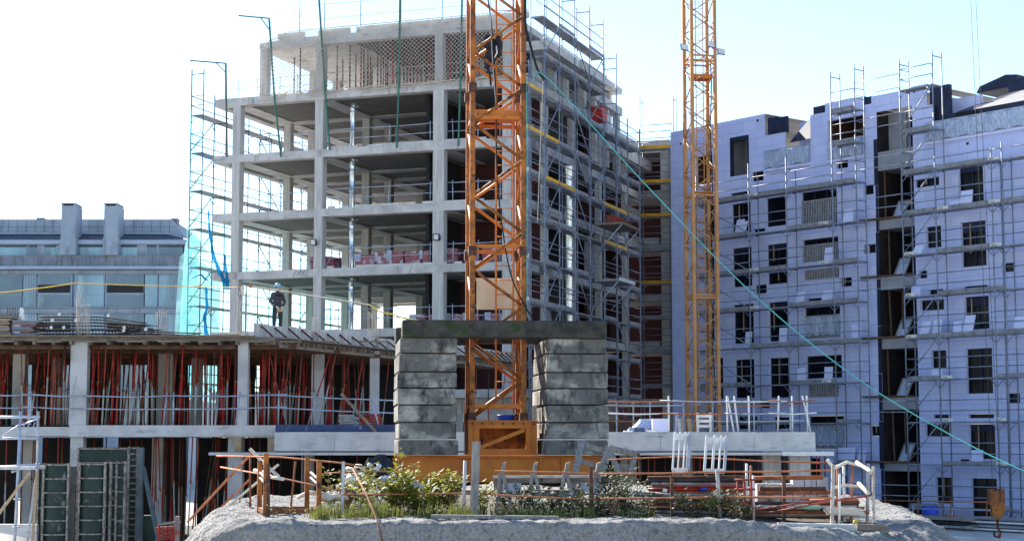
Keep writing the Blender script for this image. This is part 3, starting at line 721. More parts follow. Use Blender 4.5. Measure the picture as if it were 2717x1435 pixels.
# ---- across the back wing
bxs = [BW.px((p, 700), -1.0)[0] for p in (1700, 1790)]
BZ = [BW.px(D(1650, y), -1.0)[1] for y in (972, 886, 800, 713, 629, 544, 459, 373)]
scaffold(BW, bxs, -1.0, -.35, -3.85, [BZ[-1] + 3.1, BZ[-1] + 3.1], BZ, 'scaffold', 'narrow scaffold with yellow toe boards closing the corner wing', yellow={(0, 7), (0, 6), (0, 5), (0, 3)}, brackets=True, rail_h=(.35, .6, 1.0, 1.4))
for k, i in enumerate((7, 6, 5, 3)):
    word_board(BW, bxs[0] + .05, -1.045, BZ[i] + .03, .9, .15, M['yellow'], f'yellow lettered toe board on the corner wing scaffold, {["highest", "second", "third", "lowest"][k]} of four', 'Genor', .012)
# ================================================================ the corner wing behind it
wing = T('corner_wing', 'dark recessed corner wing joining the concrete frame to the white block', 'building', BW, (1, 3, -3.85))
wx0, wx1 = BW.px((1655, 700), 0)[0], BW.px((1800, 700), 0)[0]
BF = [BW.px(D(1650, y), 0)[1] for y in (362, 500, 630, 755, 835, 960)]
BF = [BW.px((1740, y))[1] for y in (388, 505, 646, 782, 920)]; BF += [BF[-1] - 3.05, BF[-1] - 6.1]
for i, z in enumerate(BF):
    s = MB(); s.box(wx0 - 4, 0, z - .40, wx1 - .5, 6, z + (.35 if i == 0 else 0)); wing.add('floor_slab', s, M['conc'])
    if i < len(BF) - 1:
        zb = BF[i + 1]
        c = MB(); c.box(wx1 - 1.05, .03, zb, wx1 - .55, .55, z - .40); wing.add('column', c, M['conc_light'])
        c = MB(); c.box(wx0 - 3.9, 3.4, zb, wx1 - .6, 3.6, z - .40); wing.add('inner_wall', c, M['brick'])
        if i in (1, 3): c = MB(); c.box(wx0 - .2, .05, zb, wx1 - 1.2, .2, zb + .35); wing.add('parapet', c, M['conc_light'])
c = MB(); c.box(wx1 - .5, -.2, -3.85, wx1 + .0, 6, 17.4); wing.add('end_wall', c, M['plaster'])
# downpipe and rubbish chute
dp = T('downpipe', 'tall grey downpipe in the dark corner beside the far mast', 'pipe', BW, (wx1 + .05, -.5, -3.85))
dp.add('pipe', MB().tube((wx1 + .05, -.55, -3.85), (wx1 + .05, -.55, 10.8), .17, 10), M['galv'])
for z in range(-2, 11, 2): dp.add('collar', MB().tube((wx1 + .05, -.55, z), (wx1 + .05, -.55, z + .12), .19, 10), M['galv_old'])
ch = T('rubbish_chute', 'segmented silver rubbish chute hanging behind the right scaffold', 'chute', RS, (RS.px((1510, 700), -.3)[0], -.3, 5))
xc = ch.base[0]
for k in range(11):
    z = 13.9 - k * 1.05
    ch.add('chute_section', MB().lathe((xc, -.3, 0), [(.24, z - 1.0), (.25, z - .5), (.30, z), (.31, z + .04), (.29, z + .05)], 12), M['duct'])
# things standing in the right scaffold
def bundle(fr, c, n, ln, r, mt, label, name, dx=V((1, 0, 0)), rows=4, cap=None):
    th = T(name, label, 'bundle', fr, c)
    k = 0; dx = V(dx).normalized(); dy = V((-dx.y, dx.x, 0))
    per = -(-n // rows)
    for j in range(rows):
        for i in range(per):
            if k >= n: break
            o = V(c) + dy * (i - per / 2 + .5 * (j % 2)) * r * 2.05 + V((0, 0, r + j * r * 1.8)) + dx * rnd.uniform(-.06, .06)
            th.add('tube', MB().tube(o - dx * ln / 2, o + dx * ln / 2, r, 7), mt if not isinstance(mt, list) else mt[k % len(mt)]); k += 1
    return th
xb_ = RS.px((1610, 590), -1.6)[0]; zb_ = RS.px((1610, 600), -1.6)[1]
bp_ = T('loading_platform', 'loading platform with timber edge boards jutting from the right scaffold', 'platform', RS, (xb_, -2.0, zb_))
bp_.add('deck', MB().box(xb_ - 1.5, -2.9, zb_ - .12, xb_ + 1.8, -1.38, zb_), M['wood'])
bp_.add('edge_board', MB().box(xb_ - 1.5, -2.93, zb_ + .62, xb_ + 1.8, -2.9, zb_ + .95), M['wood'])
for x in (xb_ - 1.4, xb_ + 1.7): bp_.add('strut', MB().tube((x, -2.85, zb_ - .1), (x, -1.4, zb_ - 1.6), .03), M['galv'])
bundle(RS, (xb_ + .1, -2.2, zb_), 16, 3.0, .055, M['red_rust'], 'bundle of red props lying on the loading platform', 'prop_bundle')
zc2 = RS.px(D(1555, 660), -1.6)[1]
bq = T('loading_platform', 'lower loading platform with white edge boards jutting from the right scaffold', 'platform', RS, (xb_, -2.0, zc2 - 1.5))
zq = RS.px((1610, 747), -1.6)[1]
bq.add('deck', MB().box(xb_ - 1.5, -2.7, zq - .12, xb_ + 1.4, -1.38, zq), M['board'])
bq.add('edge_board', MB().box(xb_ - 1.5, -2.73, zq - .1, xb_ + 1.4, -2.7, zq + .08), M['white'])
for x in (xb_ - 1.4, xb_ + 1.3): bq.add('strut', MB().tube((x, -2.65, zq - .1), (x, -1.4, zq - 1.4), .03), M['galv'])
bx_ = T('red_bin', 'open red rubbish bin on the upper right scaffold', 'bin', RS, (RS.px((1590, 315), -1.0)[0], -1.0, RS.px((1590, 325), -1.0)[1]))
x_, y_, z_ = bx_.base
bx_.add('tub', MB().prism([(x_ - .4, y_ - .3, z_), (x_ + .4, y_ - .3, z_), (x_ + .6, y_ - .3, z_ + .75), (x_ - .6, y_ - .3, z_ + .75)], (0, .6, 0)), M['red'])
bx_.add('rim', MB().box(x_ - .65, y_ - .34, z_ + .75, x_ + .65, y_ - .28, z_ + .82).box(x_ - .65, y_ + .28, z_ + .75, x_ + .65, y_ + .34, z_ + .82), M['red_rust'])
for k, (p, w, h) in enumerate((((1455, 545), .8, 1.7), ((1462, 715), .75, 1.0), ((1462, 860), .8, 1.6), ((1558, 455), .9, 1.2), ((1645, 470), .7, 1.5), ((1440, 400), .5, 1.5), ((1640, 640), .7, 1.1))):
    x, z = RS.px(p, -.55)
    lab = ['grey board leaning upright beside the chute', 'square grey board low beside the chute', 'tall grey board just above the ballast slab', 'grey board under the third scaffold deck', 'grey board near the far end of the right scaffold', 'narrow board near the white end plates', 'pale board beside the loading platform'][k]
    one('leaning_board', MB().obox((x - w / 2, -.58, z - h / 2), (w, 0, .05), (0, .03, 0), (.12, .25, h)), M['board'], lab, 'board', RS, (x, -.5, z - h / 2))
# ================================================================ the white building
zA, zB, zC, zD, zE, zF = Z(1800, 0, 2.722), Z(2217, 120, 2.722), Z(1860, 500, 3.093), Z(2217, 560, 2.722), Z(1860, 900, 2.543), Z(2217, 1000, 3.128)
def wrect(z, x0, y0, x1, y1, y=0.0):
    xc, yc = (x0 + x1) / 2, (y0 + y1) / 2
    a = WB.px(z(x0, yc), y)[0]; b = WB.px(z(x1, yc), y)[0]
    return a, WB.px(z(xc, y1), y)[1], b, WB.px(z(xc, y0), y)[1]
def wtop(z, x, y, d=0.0): return WB.px(z(x, y), d)[1]
def wxs(z, x, y, d=0.0): return WB.px(z(x, y), d)[0]
WXL = WB.px((1782, 700))[0]; WXR = WB.px((2830, 700))[0]
# openings: kind w = glazed window, o = open hole, v = little vent, t = wide door with a slatted railing, b = balcony behind film
WIN = [(zA, 370, 985, 510, 1268, 'm'), (zA, 527, 1240, 614, 1308, 'w'), (zA, 120, 1125, 240, 1330, 'o'), (zA, 1075, 852, 1335, 1005, 'o'), (zA, 1140, 1142, 1224, 1215, 'w'),
    (zC, 247, 120, 407, 372, 'w'), (zC, 530, 72, 695, 310, 'w'), (zC, 820, 15, 1115, 305, 't'), (zC, 240, 30, 402, 82, 'v'), (zC, 425, 330, 525, 357, 'v'),
    (zC, 250, 485, 415, 672, 'w'), (zC, 535, 455, 705, 648, 'w'), (zC, 830, 408, 1127, 598, 't'), (zC, 258, 712, 420, 805, 'w'), (zC, 540, 686, 710, 782, 'w'), (zC, 845, 655, 1132, 745, 's'),
    (zC, 440, 790, 538, 862, 'w'), (zC, 1140, 730, 1240, 803, 'w'), (zC, 1335, 465, 1361, 535, 'w'),
    (zC, 262, 950, 432, 1270, 'w'), (zC, 550, 930, 718, 1252, 'w'), (zC, 868, 900, 1005, 936, 'v'), (zC, 845, 968, 1142, 1228, 'f'),
    (zE, 225, 135, 360, 395, 'w'), (zE, 458, 124, 602, 393, 'w'), (zE, 705, 108, 950, 262, 'w'), (zE, 720, 300, 928, 390, 's'), (zE, 395, 408, 462, 462, 'w'),
    (zE, 245, 518, 378, 604, 'w'), (zE, 487, 522, 610, 604, 'w'), (zE, 725, 515, 966, 740, 'f'), (zE, 515, 800, 640, 1000, 'o'), (zE, 700, 800, 800, 1000, 'o'),
    (zB, 885, 828, 1067, 1140, 'w'), (zB, 636, 868, 737, 917, 'v'), (zB, 572, 962, 748, 1022, 'w'), (zB, 943, 703, 963, 720, 'h'), (zB, 1272, 1095, 1361, 1132, 'w'), (zB, 5, 815, 90, 890, 'w'),
    (zD, 652, 110, 763, 265, 'w'), (zD, 905, 75, 1087, 400, 'w'), (zD, 597, 430, 660, 486, 'v'), (zD, 1197, 375, 1288, 440, 'w'), (zD, 670, 565, 777, 600, 'v'), (zD, 922, 538, 1097, 578, 'v'),
    (zD, 610, 640, 783, 716, 'w'), (zD, 930, 615, 1108, 852, 'w'), (zD, 690, 1005, 800, 1135, 'w'), (zD, 942, 990, 1134, 1316, 'w'), (zD, 1240, 1312, 1332, 1385, 'w'), (zD, 30, 480, 116, 545, 'w'), (zD, 203, 240, 290, 305, 'w'),
    (zF, 806, 310, 940, 341, 'v'), (zF, 1100, 305, 1314, 341, 'v'), (zF, 742, 390, 946, 492, 'w'), (zF, 1106, 390, 1326, 682, 'w'), (zF, 1040, 680, 1110, 697, 'h'), (zF, 830, 830, 966, 1046, 'w'), (zF, 1126, 840, 1342, 1190, 'w'), (zF, 287, 405, 386, 488, 'w'),
    (zF, 55, 815, 92, 885, 'w'), (zA, 565, 862, 580, 880, 'h'), (zA, 10, 1032, 22, 1048, 'h'), (zA, 798, 1222, 812, 1240, 'h'), (zB, 562, 328, 576, 346, 'h'),
    (zB, 200, 1010, 275, 1080, 'w'), (zE, 100, 125, 150, 400, 'o'), (zC, 20, 140, 110, 440, 'o'), (zC, 20, 500, 110, 700, 'o'), (zC, 20, 950, 110, 1270, 'o')]
RECT = []
for e in WIN: RECT.append((wrect(*e[:5]), e[5]))
BAYX0, BAYX1 = wxs(zD, 318, 330), wxs(zD, 578, 330)          # the recessed stair bay
BTOP = wtop(zB, 380, 470)
# ----- wall heights along the front, left to right
S = lambda z, x, y: (WB.px(z(x, y))[0], WB.px(z(x, y))[1])
prof = []
a0 = WXL
def seg(x1, ztop): prof.append((x1, ztop))
t_a = S(zA, 460, 855)[1]
seg(S(zA, 626, 900)[0], t_a)
seg(S(zA, 775, 1000)[0], S(zA, 700, 968)[1])
seg(S(zA, 955, 1040)[0], S(zA, 900, 1062)[1])
seg(S(zA, 1062, 900)[0], S(zA, 1010, 822)[1])
t_b = S(zA, 1200, 722)[1]
seg(S(zB, 205, 600)[0], t_b)
seg(S(zB, 262, 600)[0], S(zB, 235, 428)[1])
seg(S(zB, 545, 420)[0], S(zB, 400, 345)[1])
seg(S(zB, 660, 420)[0], S(zB, 600, 292)[1])
seg(S(zB, 710, 480)[0], S(zB, 690, 430)[1])
seg(S(zB, 805, 520)[0], S(zB, 760, 548)[1])
seg(WXR, S(zB, 900, 520)[1] - .05)
def topz(x):
    for x1, z in prof:
        if x < x1: return z
    return prof[-1][1]
white = T('white_building', 'long white insulated apartment block with many dark windows behind scaffolding', 'building', WB, ((WXL + WXR) / 2, 5, -3.85))
xsb = sorted({WXL, WXR, BAYX0, BAYX1} | {p[0] for p in prof} | {v for r, k in RECT for v in (r[0], r[2])})
zsb = sorted({-3.85, BTOP} | {p[1] for p in prof} | {v for r, k in RECT for v in (r[1], r[3])})
xsb = [x for x in xsb if WXL <= x <= WXR]; zsb = [z for z in zsb if z >= -3.85]
w = MB()
for i in range(len(xsb) - 1):
    xc = (xsb[i] + xsb[i + 1]) / 2; zt = topz(xc)
    if xsb[i + 1] - xsb[i] < 1e-4: continue
    run = None
    for j in range(len(zsb) - 1):
        zc = (zsb[j] + zsb[j + 1]) / 2
        solid = zc < zt and not any(r[0] < xc < r[2] and r[1] < zc < r[3] for r, k in RECT) and not (BAYX0 < xc < BAYX1 and zc < BTOP)
        if solid:
            if run is None: run = zsb[j]
        if run is not None and (not solid or j == len(zsb) - 2):
            ze = zsb[j] if not solid else zsb[j + 1]
            w.quad((xsb[i], 0, run), (xsb[i + 1], 0, run), (xsb[i + 1], 0, ze), (xsb[i], 0, ze)); run = None
wall = white.add('wall', w, M['insul'])
# roof and tops behind the wall: each stretch closed at the back
x0 = WXL; tops_ = MB()
for x1, z in prof:
    tops_.quad((x0, 0, z), (x1, 0, z), (x1, 9, z), (x0, 9, z)); x0 = x1
tops_.quad((WXL, 9, -3.85), (WXL, 9, 17), (WXL, 0, prof[0][1]), (WXL, 0, -3.85))
white.add('flat_roof', tops_, M['roofgrey'])
def window(r, k):
    x0, z0, x1, z1 = r; d = .24
    f = MB(); e = .004
    f.quad((x0, 0, z0), (x0, 0, z1), (x0, d, z1), (x0, d, z0)); f.quad((x1, 0, z1), (x1, 0, z0), (x1, d, z0), (x1, d, z1))
    f.quad((x0, 0, z1), (x1, 0, z1), (x1, d, z1), (x0, d, z1)); f.quad((x0, 0, z0), (x0, d, z0), (x1, d, z0), (x1, 0, z0))
    if k == 'h':
        f.quad((x0, .05, z0), (x0, .05, z1), (x1, .05, z1), (x1, .05, z0)); white.add('vent_hole', f, M['dark']); return
    o = white.add('window', f, M['insul_plain'])
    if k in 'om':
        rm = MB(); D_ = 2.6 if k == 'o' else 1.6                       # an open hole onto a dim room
        rm.quad((x0 - .4, D_, z0 - .3), (x1 + .4, D_, z0 - .3), (x1 + .4, D_, z1 + .3), (x0 - .4, D_, z1 + .3))
        rm.quad((x0 - .4, d, z0 - .3), (x0 - .4, D_, z0 - .3), (x0 - .4, D_, z1 + .3), (x0 - .4, d, z1 + .3))
        rm.quad((x1 + .4, d, z0 - .3), (x1 + .4, d, z1 + .3), (x1 + .4, D_, z1 + .3), (x1 + .4, D_, z0 - .3))
        rm.quad((x0 - .4, d, z1 + .3), (x0 - .4, D_, z1 + .3), (x1 + .4, D_, z1 + .3), (x1 + .4, d, z1 + .3))
        rm.quad((x0 - .4, d, z0 - .3), (x1 + .4, d, z0 - .3), (x1 + .4, D_, z0 - .3), (x0 - .4, D_, z0 - .3))
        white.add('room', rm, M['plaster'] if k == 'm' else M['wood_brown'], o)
        if k == 'm':
            white.add('lining', MB().box(x0 + e, .02, z1 - .22, x1 - e, .22, z1 - e).box(x0 + e, .02, z0 + e, x0 + .12, .22, z1 - .23).box(x1 - .12, .02, z0 + e, x1 - e, .22, z1 - .23), M['membrane'], o)
            white.add('prop', MB().tube(((x0 + x1) / 2, .9, z0 - .2), ((x0 + x1) / 2 - .1, .9, z1 + .2), .03), M['galv'], o)
        return
    fr_ = MB(); b = .05
    fr_.box(x0 + e, d - .06, z0 + e, x0 + b, d, z1 - e).box(x1 - b, d - .06, z0 + e, x1 - e, d, z1 - e).box(x0 + b, d - .06, z0 + e, x1 - b, d, z0 + b).box(x0 + b, d - .06, z1 - b, x1 - b, d, z1 - e)
    nm = max(1, round((x1 - x0) / .95)) if k in 'tf' else (2 if x1 - x0 > .9 and k == 'w' and rnd.random() < .5 else 1)
    for q in range(1, nm):
        xm = x0 + (x1 - x0) * q / nm; fr_.box(xm - .03, d - .065, z0 + b, xm + .03, d - .005, z1 - b)
    white.add('frame', fr_, M['membrane'], o)
    white.add('glass', MB().quad((x0 + .01, d - .01, z0 + .01), (x1 - .01, d - .01, z0 + .01), (x1 - .01, d - .01, z1 - .01), (x0 + .01, d - .01, z1 - .01)), M['glass'], o)
    if k == 'w' and rnd.random() < .45 and z1 - z0 > 1.2:
        hb = rnd.uniform(.18, .32) * (z1 - z0)
        white.add('shutter_box', MB().box(x0 + .06, d - .09, z1 - hb, x1 - .06, d - .03, z1 - .055), M['membrane'], o)
    if k == 'w' and rnd.random() < .4:
        xp = x0 + (x1 - x0) * rnd.uniform(.2, .5); white.add('batten', MB().box(xp, .1, z0 + .3 * (z1 - z0), xp + .05, .14, z1 - .06), M['wood_tan'], o)
    if k in 'tsf':
        sl = MB(); zt = z1 - .05 if k == 's' else z0 + (z1 - z0) * (.72 if k == 't' else .7); zb_ = z0 + .04
        n = int((x1 - x0) / .115)
        for q in range(n):
            xq = x0 + .06 + (x1 - x0 - .12) * (q + .5) / n; sl.box(xq - .028, .03, zb_, xq + .028, .06, zt)
        sl.box(x0 + .01, .02, zt, x1 - .01, .07, zt + .05).box(x0 + .01, .02, zb_ - .03, x1 - .01, .07, zb_)
        white.add('railing', sl, M['galv_old'], o)
        if k == 'f':
            fm = MB().surf([[V((x0 + (x1 - x0) * i / 24, -.01 + .02 * sin(i * 1.9 + j) + .02 * sin(i * .7), zb_ + (zt - zb_) * (.12 + .86 * j / 6) + .05 * sin(i * 1.3) * (j == 0))) for i in range(25)] for j in range(7)])
            white.add('film', fm, M['film'], o)
for r, k in RECT: window(r, k)
# ----- film-wrapped balconies standing proud of the front
def balcony(a, b, z0, z1, prj=.35):
    o = white.add('balcony', MB().box(a, -prj, z0 - .14, b, -.004, z0), M['insul_plain'])
    sl = MB().box(a, -prj - .03, z1 - .06, b, -prj + .03, z1)
    n = int((b - a) / .13)
    for q in range(n): x = a + (b - a) * (q + .5) / n; sl.box(x - .025, -prj - .015, z0, x + .025, -prj + .015, z1 - .06)
    white.add('railing', sl, M['galv'], o)
    m_ = int((b - a) * 7)
    fm = MB().surf([[V((a + .03 + (b - a - .06) * i / m_, -prj - .045 + .022 * sin(i * 1.7 + .6 * j) + .015 * sin(i * .63), z0 + .03 + (z1 - z0 - .1) * j / 6 + .05 * sin(i * .9) * (j in (0, 6)))) for i in range(m_ + 1)] for j in range(7)])
    white.add('film', fm, M['film'], o)
bz = S(zA, 790, 1068)[1]; bb = S(zA, 790, 1200)[1]
balcony(S(zA, 636, 1140)[0], S(zA, 958, 1140)[0], bb, bz, .12)
balcony(S(zA, 1085, 1070)[0], S(zA, 1338, 1070)[0], S(zA, 1210, 1140)[1], S(zA, 1210, 1005)[1], .12)
balcony(S(zB, 660, 640)[0], WXR - 1, S(zB, 1000, 648)[1], S(zB, 1000, 505)[1], .12)
# ----- the recessed stair bay with open landings
d = 2.4
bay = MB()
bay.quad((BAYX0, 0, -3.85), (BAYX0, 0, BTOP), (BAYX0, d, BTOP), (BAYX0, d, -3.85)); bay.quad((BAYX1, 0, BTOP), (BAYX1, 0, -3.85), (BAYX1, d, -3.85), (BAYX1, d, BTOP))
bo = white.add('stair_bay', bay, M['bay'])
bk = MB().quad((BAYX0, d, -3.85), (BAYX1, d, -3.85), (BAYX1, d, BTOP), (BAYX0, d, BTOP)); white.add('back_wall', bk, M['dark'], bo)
bands = [(zB, 425, 755, 892), (zB, 435, 1250, 1320), (zD, 450, 470, 560), (zD, 458, 915, 990), (zF, 560, 168, 268), (zF, 580, 715, 780)]
land = []
for k, (z, x, y0, y1) in enumerate(bands):
    za, zb_ = wtop(z, x, y0), wtop(z, x, y1); land.append((za, zb_))
    white.add('landing', MB().box(BAYX0 + .01, .02, zb_, BAYX1 - .01, d - .01, za), M['plaster'], bo)
za = land[0][0]
lg = MB().box(BAYX0 + .02, .9, za, BAYX1 - .9, 1.0, BTOP - .01).box(BAYX1 - .88, .5, za, BAYX1 - .78, .62, BTOP - .01); white.add('loggia_wall', lg, M['plaster'], bo)
for k in range(1, 6):
    zt = land[k - 1][1]; zb_ = land[k][0]
    pl = MB()
    for q in range(2 if k % 2 else 1):
        x = BAYX0 + .08 + q * .8 + rnd.uniform(0, .4); pl.beam((x, .25 + .3 * q, zb_), (x + rnd.uniform(-.1, .1), .25 + .3 * q, zt), .08, .05, (0, 1, 0))
    white.add('timber_shoring', pl, M['wood_brown'], bo)
# dark membrane strip left of the bay, proud of the wall
ms = MB(); sx = wxs(zD, 290, 330)
for q in range(9):
    z0 = -3.8 + q * 2.35
    if z0 + 2.33 > BTOP - .3: continue
    ms.box(sx + rnd.uniform(0, .1), -.03, z0, BAYX0 + rnd.uniform(-.02, .02), -.004, z0 + 2.33)
white.add('membrane_strip', ms, M['membrane'])
# ----- dark roof pieces
rp = MB()
a, b = S(zA, 630, 900)[0], S(zA, 770, 900)[0]; z0, z1 = S(zA, 700, 968)[1], S(zA, 700, 838)[1]
mx_ = (a + b) / 2
rp.box(a + .02, .15, z0 + .004, mx_ - .01, .3, z1).box(mx_ + .01, .15, z0 + .004, b, .3, z1 - .08)
a, b = S(zA, 965, 800)[0], S(zA, 1062, 800)[0]; rp.box(a, .1, S(zA, 1010, 820)[1] + .004, b - .02, .6, S(zA, 1010, 765)[1])
a, b = S(zB, 200, 400)[0], S(zB, 250, 400)[0]; rp.box(a, .1, S(zB, 225, 428)[1] + .004, b, .6, S(zB, 225, 372)[1])
a, b = S(zB, 660, 350)[0], S(zB, 800, 350)[0]; rp.box(a + .01, .2, S(zB, 760, 548)[1] + .01, b, .45, S(zB, 720, 292)[1])
white.add('membrane_cladding', rp, M['membrane'])
wl = MB(); a, b = S(zA, 775, 900)[0], S(zA, 960, 900)[0]
wl.box(a - 1.0, 2.2, S(zA, 850, 1060)[1], b + .5, 2.4, S(zA, 830, 868)[1] + .3); white.add('setback_wall', wl, M['insul_plain'])
# sloped roofs: small one on the left, big one with a ridge and a dormer on the right
sl = MB(); a, b = S(zA, 775, 1010)[0], S(zA, 958, 1010)[0]; z0 = S(zA, 860, 1010)[1]
sl.prism([(a, .3, z0), (b, .3, z0 + .02), (b, 2.0, z0 + 2.1), (b - 1.0, 2.0, z0 + 2.1)], (0, .12, .0)); white.add('sloped_roof', sl, M['membrane'])
a = S(zB, 808, 470)[0]; z0 = S(zB, 900, 470)[1]
yr = 3.4; zr = WB.px(zB(1361, 318), yr)[1]
R1 = [(a, .35, z0), (WXR, .35, z0), (WXR, yr, zr), (a + 1.7, yr, zr)]
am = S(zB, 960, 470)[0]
white.add('sloped_roof', MB().prism([R1[0], (am, .35, z0), (am + .9, yr, zr), R1[3]], (0, .1, -.12)), M['membrane'])  # membrane colour paints in the shadow the gable throws on this end
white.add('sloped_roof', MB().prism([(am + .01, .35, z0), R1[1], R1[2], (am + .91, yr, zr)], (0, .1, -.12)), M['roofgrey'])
white.add('roof_foot', MB().box(a, .12, z0 - .8, WXR, .34, z0 - .05), M['membrane'])
white.add('roof_ridge', MB().box(a + 1.2, yr - .1, zr - .05, WXR, yr + .6, zr + .55), M['membrane'])
hw = MB(); xw0, xw1 = S(zB, 700, 420)[0], S(zB, 812, 420)[0]; hw.box(xw0 - .6, 1.5, z0 - .5, xw1 + .8, 1.7, S(zB, 860, 335)[1]); white.add('gable_wall', hw, M['insul_plain'])
dk_ = MB(); a1, b1 = wxs(zB, 1040, 270, yr + 1), wxs(zB, 1325, 270, yr + 1); zq0, zq1 = zr + .4, WB.px(zB(1235, 212), yr + .7)[1]
dk_.prism([(a1, yr + .7, zq0), (b1, yr + .7, zq0), (b1 + .1, yr + .7, zq1 - .1), ((a1 + b1) / 2 + .6, yr + .7, zq1), (a1 + .2, yr + .7, zq1 - .35)], (0, 2.2, 0))
white.add('roof_dormer', dk_, M['membrane'])
dw = MB(); a1, b1 = S(zB, 865, 500)[0], S(zB, 1012, 500)[0]; dw.box(a1, .05, S(zB, 940, 522)[1], b1, .34, S(zB, 940, 478)[1]); white.add('roof_window', dw, M['glass'])
# ================================================================ scaffolds of the white building
WYO, WYI = -1.15, -.42
lx = [WB.px((p, 800), WYO)[0] for p in (1838, 1912, 1970, 1997, 2091, 2185, 2277)]
lx = [WB.px((1850, 800), WYO)[0], WB.px((1990, 800), WYO)[0], WB.px((2091, 800), WYO)[0], WB.px((2214, 800), WYO)[0], WB.px((2278, 800), WYO)[0]]
WZ = [8.83 + 2 * k for k in range(-6, 3)]
WZ = [z for z in WZ if z > -3.5]
ZT = wtop(zA, 1200, 500, WYO)
scaffold(WB, lx, WYO, WYI, -3.85, [14.4, 14.6, 14.6, ZT, ZT + .15], WZ + [14.83, 16.5], 'scaffold', 'scaffold before the left half of the white block, ending at the dark stair bay', skip={(2, len(WZ)), (2, len(WZ) + 1), (0, len(WZ)), (1, len(WZ)), (0, len(WZ) + 1), (1, len(WZ) + 1)}, diag={0: -1})
rx = [WB.px((2400, 800), WYO)[0], WB.px((2489, 800), WYO)[0], WB.px((2640, 800), WYO)[0], WB.px((2669, 800), WYO)[0], WB.px((2790, 800), WYO)[0]]
ZT2 = wtop(zB, 600, 75, WYO)
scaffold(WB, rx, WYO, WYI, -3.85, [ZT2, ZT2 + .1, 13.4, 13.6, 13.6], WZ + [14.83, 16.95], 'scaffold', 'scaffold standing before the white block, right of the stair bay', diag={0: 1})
# long rails linking the two over the stair bay
lk = T('scaffold_link', 'long thin rails linking the two scaffolds across the stair bay', 'rails', WB, ((lx[-1] + rx[0]) / 2, WYO, 10))
for z in [ZT - .8, ZT - 1.5] + [w_ + h for w_ in WZ + [14.83] for h in (.5, 1.0)]:
    if z > 10.5 or int(z * 7) % 3 == 0: lk.add('rail', MB().tube((lx[-1], WYO, z), (rx[0], WYO, z + rnd.uniform(-.05, .05)), .02, 5), M['galv'])
# lettered white plates on the decks
k = 0
for zw in WZ[1:]:
    for xa in (lx[1] + .05, lx[3] - .9, rx[1] + .1, rx[0] + .05, rx[3] - .75):
        if rnd.random() < .6:
            k += 1
            where = {0: 'left end', 1: 'middle', 2: 'right end'}[0 if xa < lx[2] else (1 if xa < rx[0] - .5 else 2)]
            th = word_board(WB, xa, WYO - .035, zw + .01, .62, .14, M['white'], f'small white lettered plate on the {["lowest","second","third","fourth","fifth","sixth","seventh","eighth","ninth"][WZ.index(zw)]} deck of the white block scaffold, {where}', 'Genor', .015, 'lettered_plate')
            th.o['group'] = 'lettered plates on the white block scaffold'
# insulation boards leaning on the decks
LEAN = [(zC, 320, 330, .62, 1.05, 'leaning in the far left window beside the mast'), (zC, 358, 340, .4, .9, 'narrow, second one beside the far mast'), (zC, 1230, 250, .65, .75, 'near the stair bay on the fifth deck'), (zC, 1060, 550, .62, 1.0, 'leaning across the slatted railing'), (zC, 690, 1195, .6, 1.1, 'leaning in the window crossed by the turquoise cable'), (zC, 1285, 1190, .5, 1.0, 'standing alone by the stair bay low on the left scaffold'), (zC, 400, 1160, .5, 1.0, 'bluish one low beside the far mast'),
    (zC, 1040, 870, .75, .8, 'on the deck below the slatted railing'), (zC, 820, 890, .6, .85, 'left one on the deck below the slatted railing'),
    (zE, 690, 235, .62, .95, 'left of the lowest wide window'), (zE, 872, 230, .6, .95, 'inside the lowest wide window'),
    (zB, 955, 1095, .75, .95, 'leaning in the tall upper right window'), (zB, 860, 1175, .7, .5, 'short one on the upper right deck'), (zB, 100, 1230, .7, .75, 'on the left scaffold near the top of the stair bay'),
    (zD, 600, 285, .6, .55, 'just right of the stair bay under the upper diagonal'), (zD, 595, 580, .6, .6, 'just right of the stair bay on the middle deck'), (zD, 965, 830, .62, 1.1, 'leaning in the tall window of the middle right'), (zD, 895, 840, .55, .8, 'second one beside the tall middle right window'), (zD, 740, 840, .55, .95, 'upright below the small square window'), (zD, 650, 850, .6, .9, 'crooked one below the small square window'), (zD, 1335, 820, .7, .85, 'brightest one at the right edge of the picture' if False else 'bright one with the curved hose beside it'), (zD, 745, 1165, .7, .6, 'under the lower small window'), (zD, 155, 875, .55, .9, 'upright left of the stair bay, fourth deck'), (zD, 105, 85, .7, .8, 'large one left of the stair bay'),
    (zF, 1195, 640, .7, .8, 'leaning in the lowest tall window'), (zF, 130, 630, .7, .9, 'left of the dark stair bay, second deck'), (zF, 60, 620, .6, .9, 'far left of its row of three on the second deck'), (zF, 225, 640, .55, .75, 'nearest the stair bay on the second deck')]
for z, x, y, w_, h, txt in LEAN:
    cx_, cz_ = WB.px(z(x, y), -.75)
    base = min((q for q in WZ + [14.83]), key=lambda q: abs(q - (cz_ - h / 2)))
    s_ = rnd.uniform(-.12, .12); w_ *= .85; h *= .85
    one('insulation_board', MB().obox((cx_ - w_ / 2, -.95, base + .004), (w_, 0, .0), (0, .06, 0), (s_, .16, h)), M['insul_plain'], 'pale insulation board ' + txt, 'board', WB, (cx_, -.8, base))
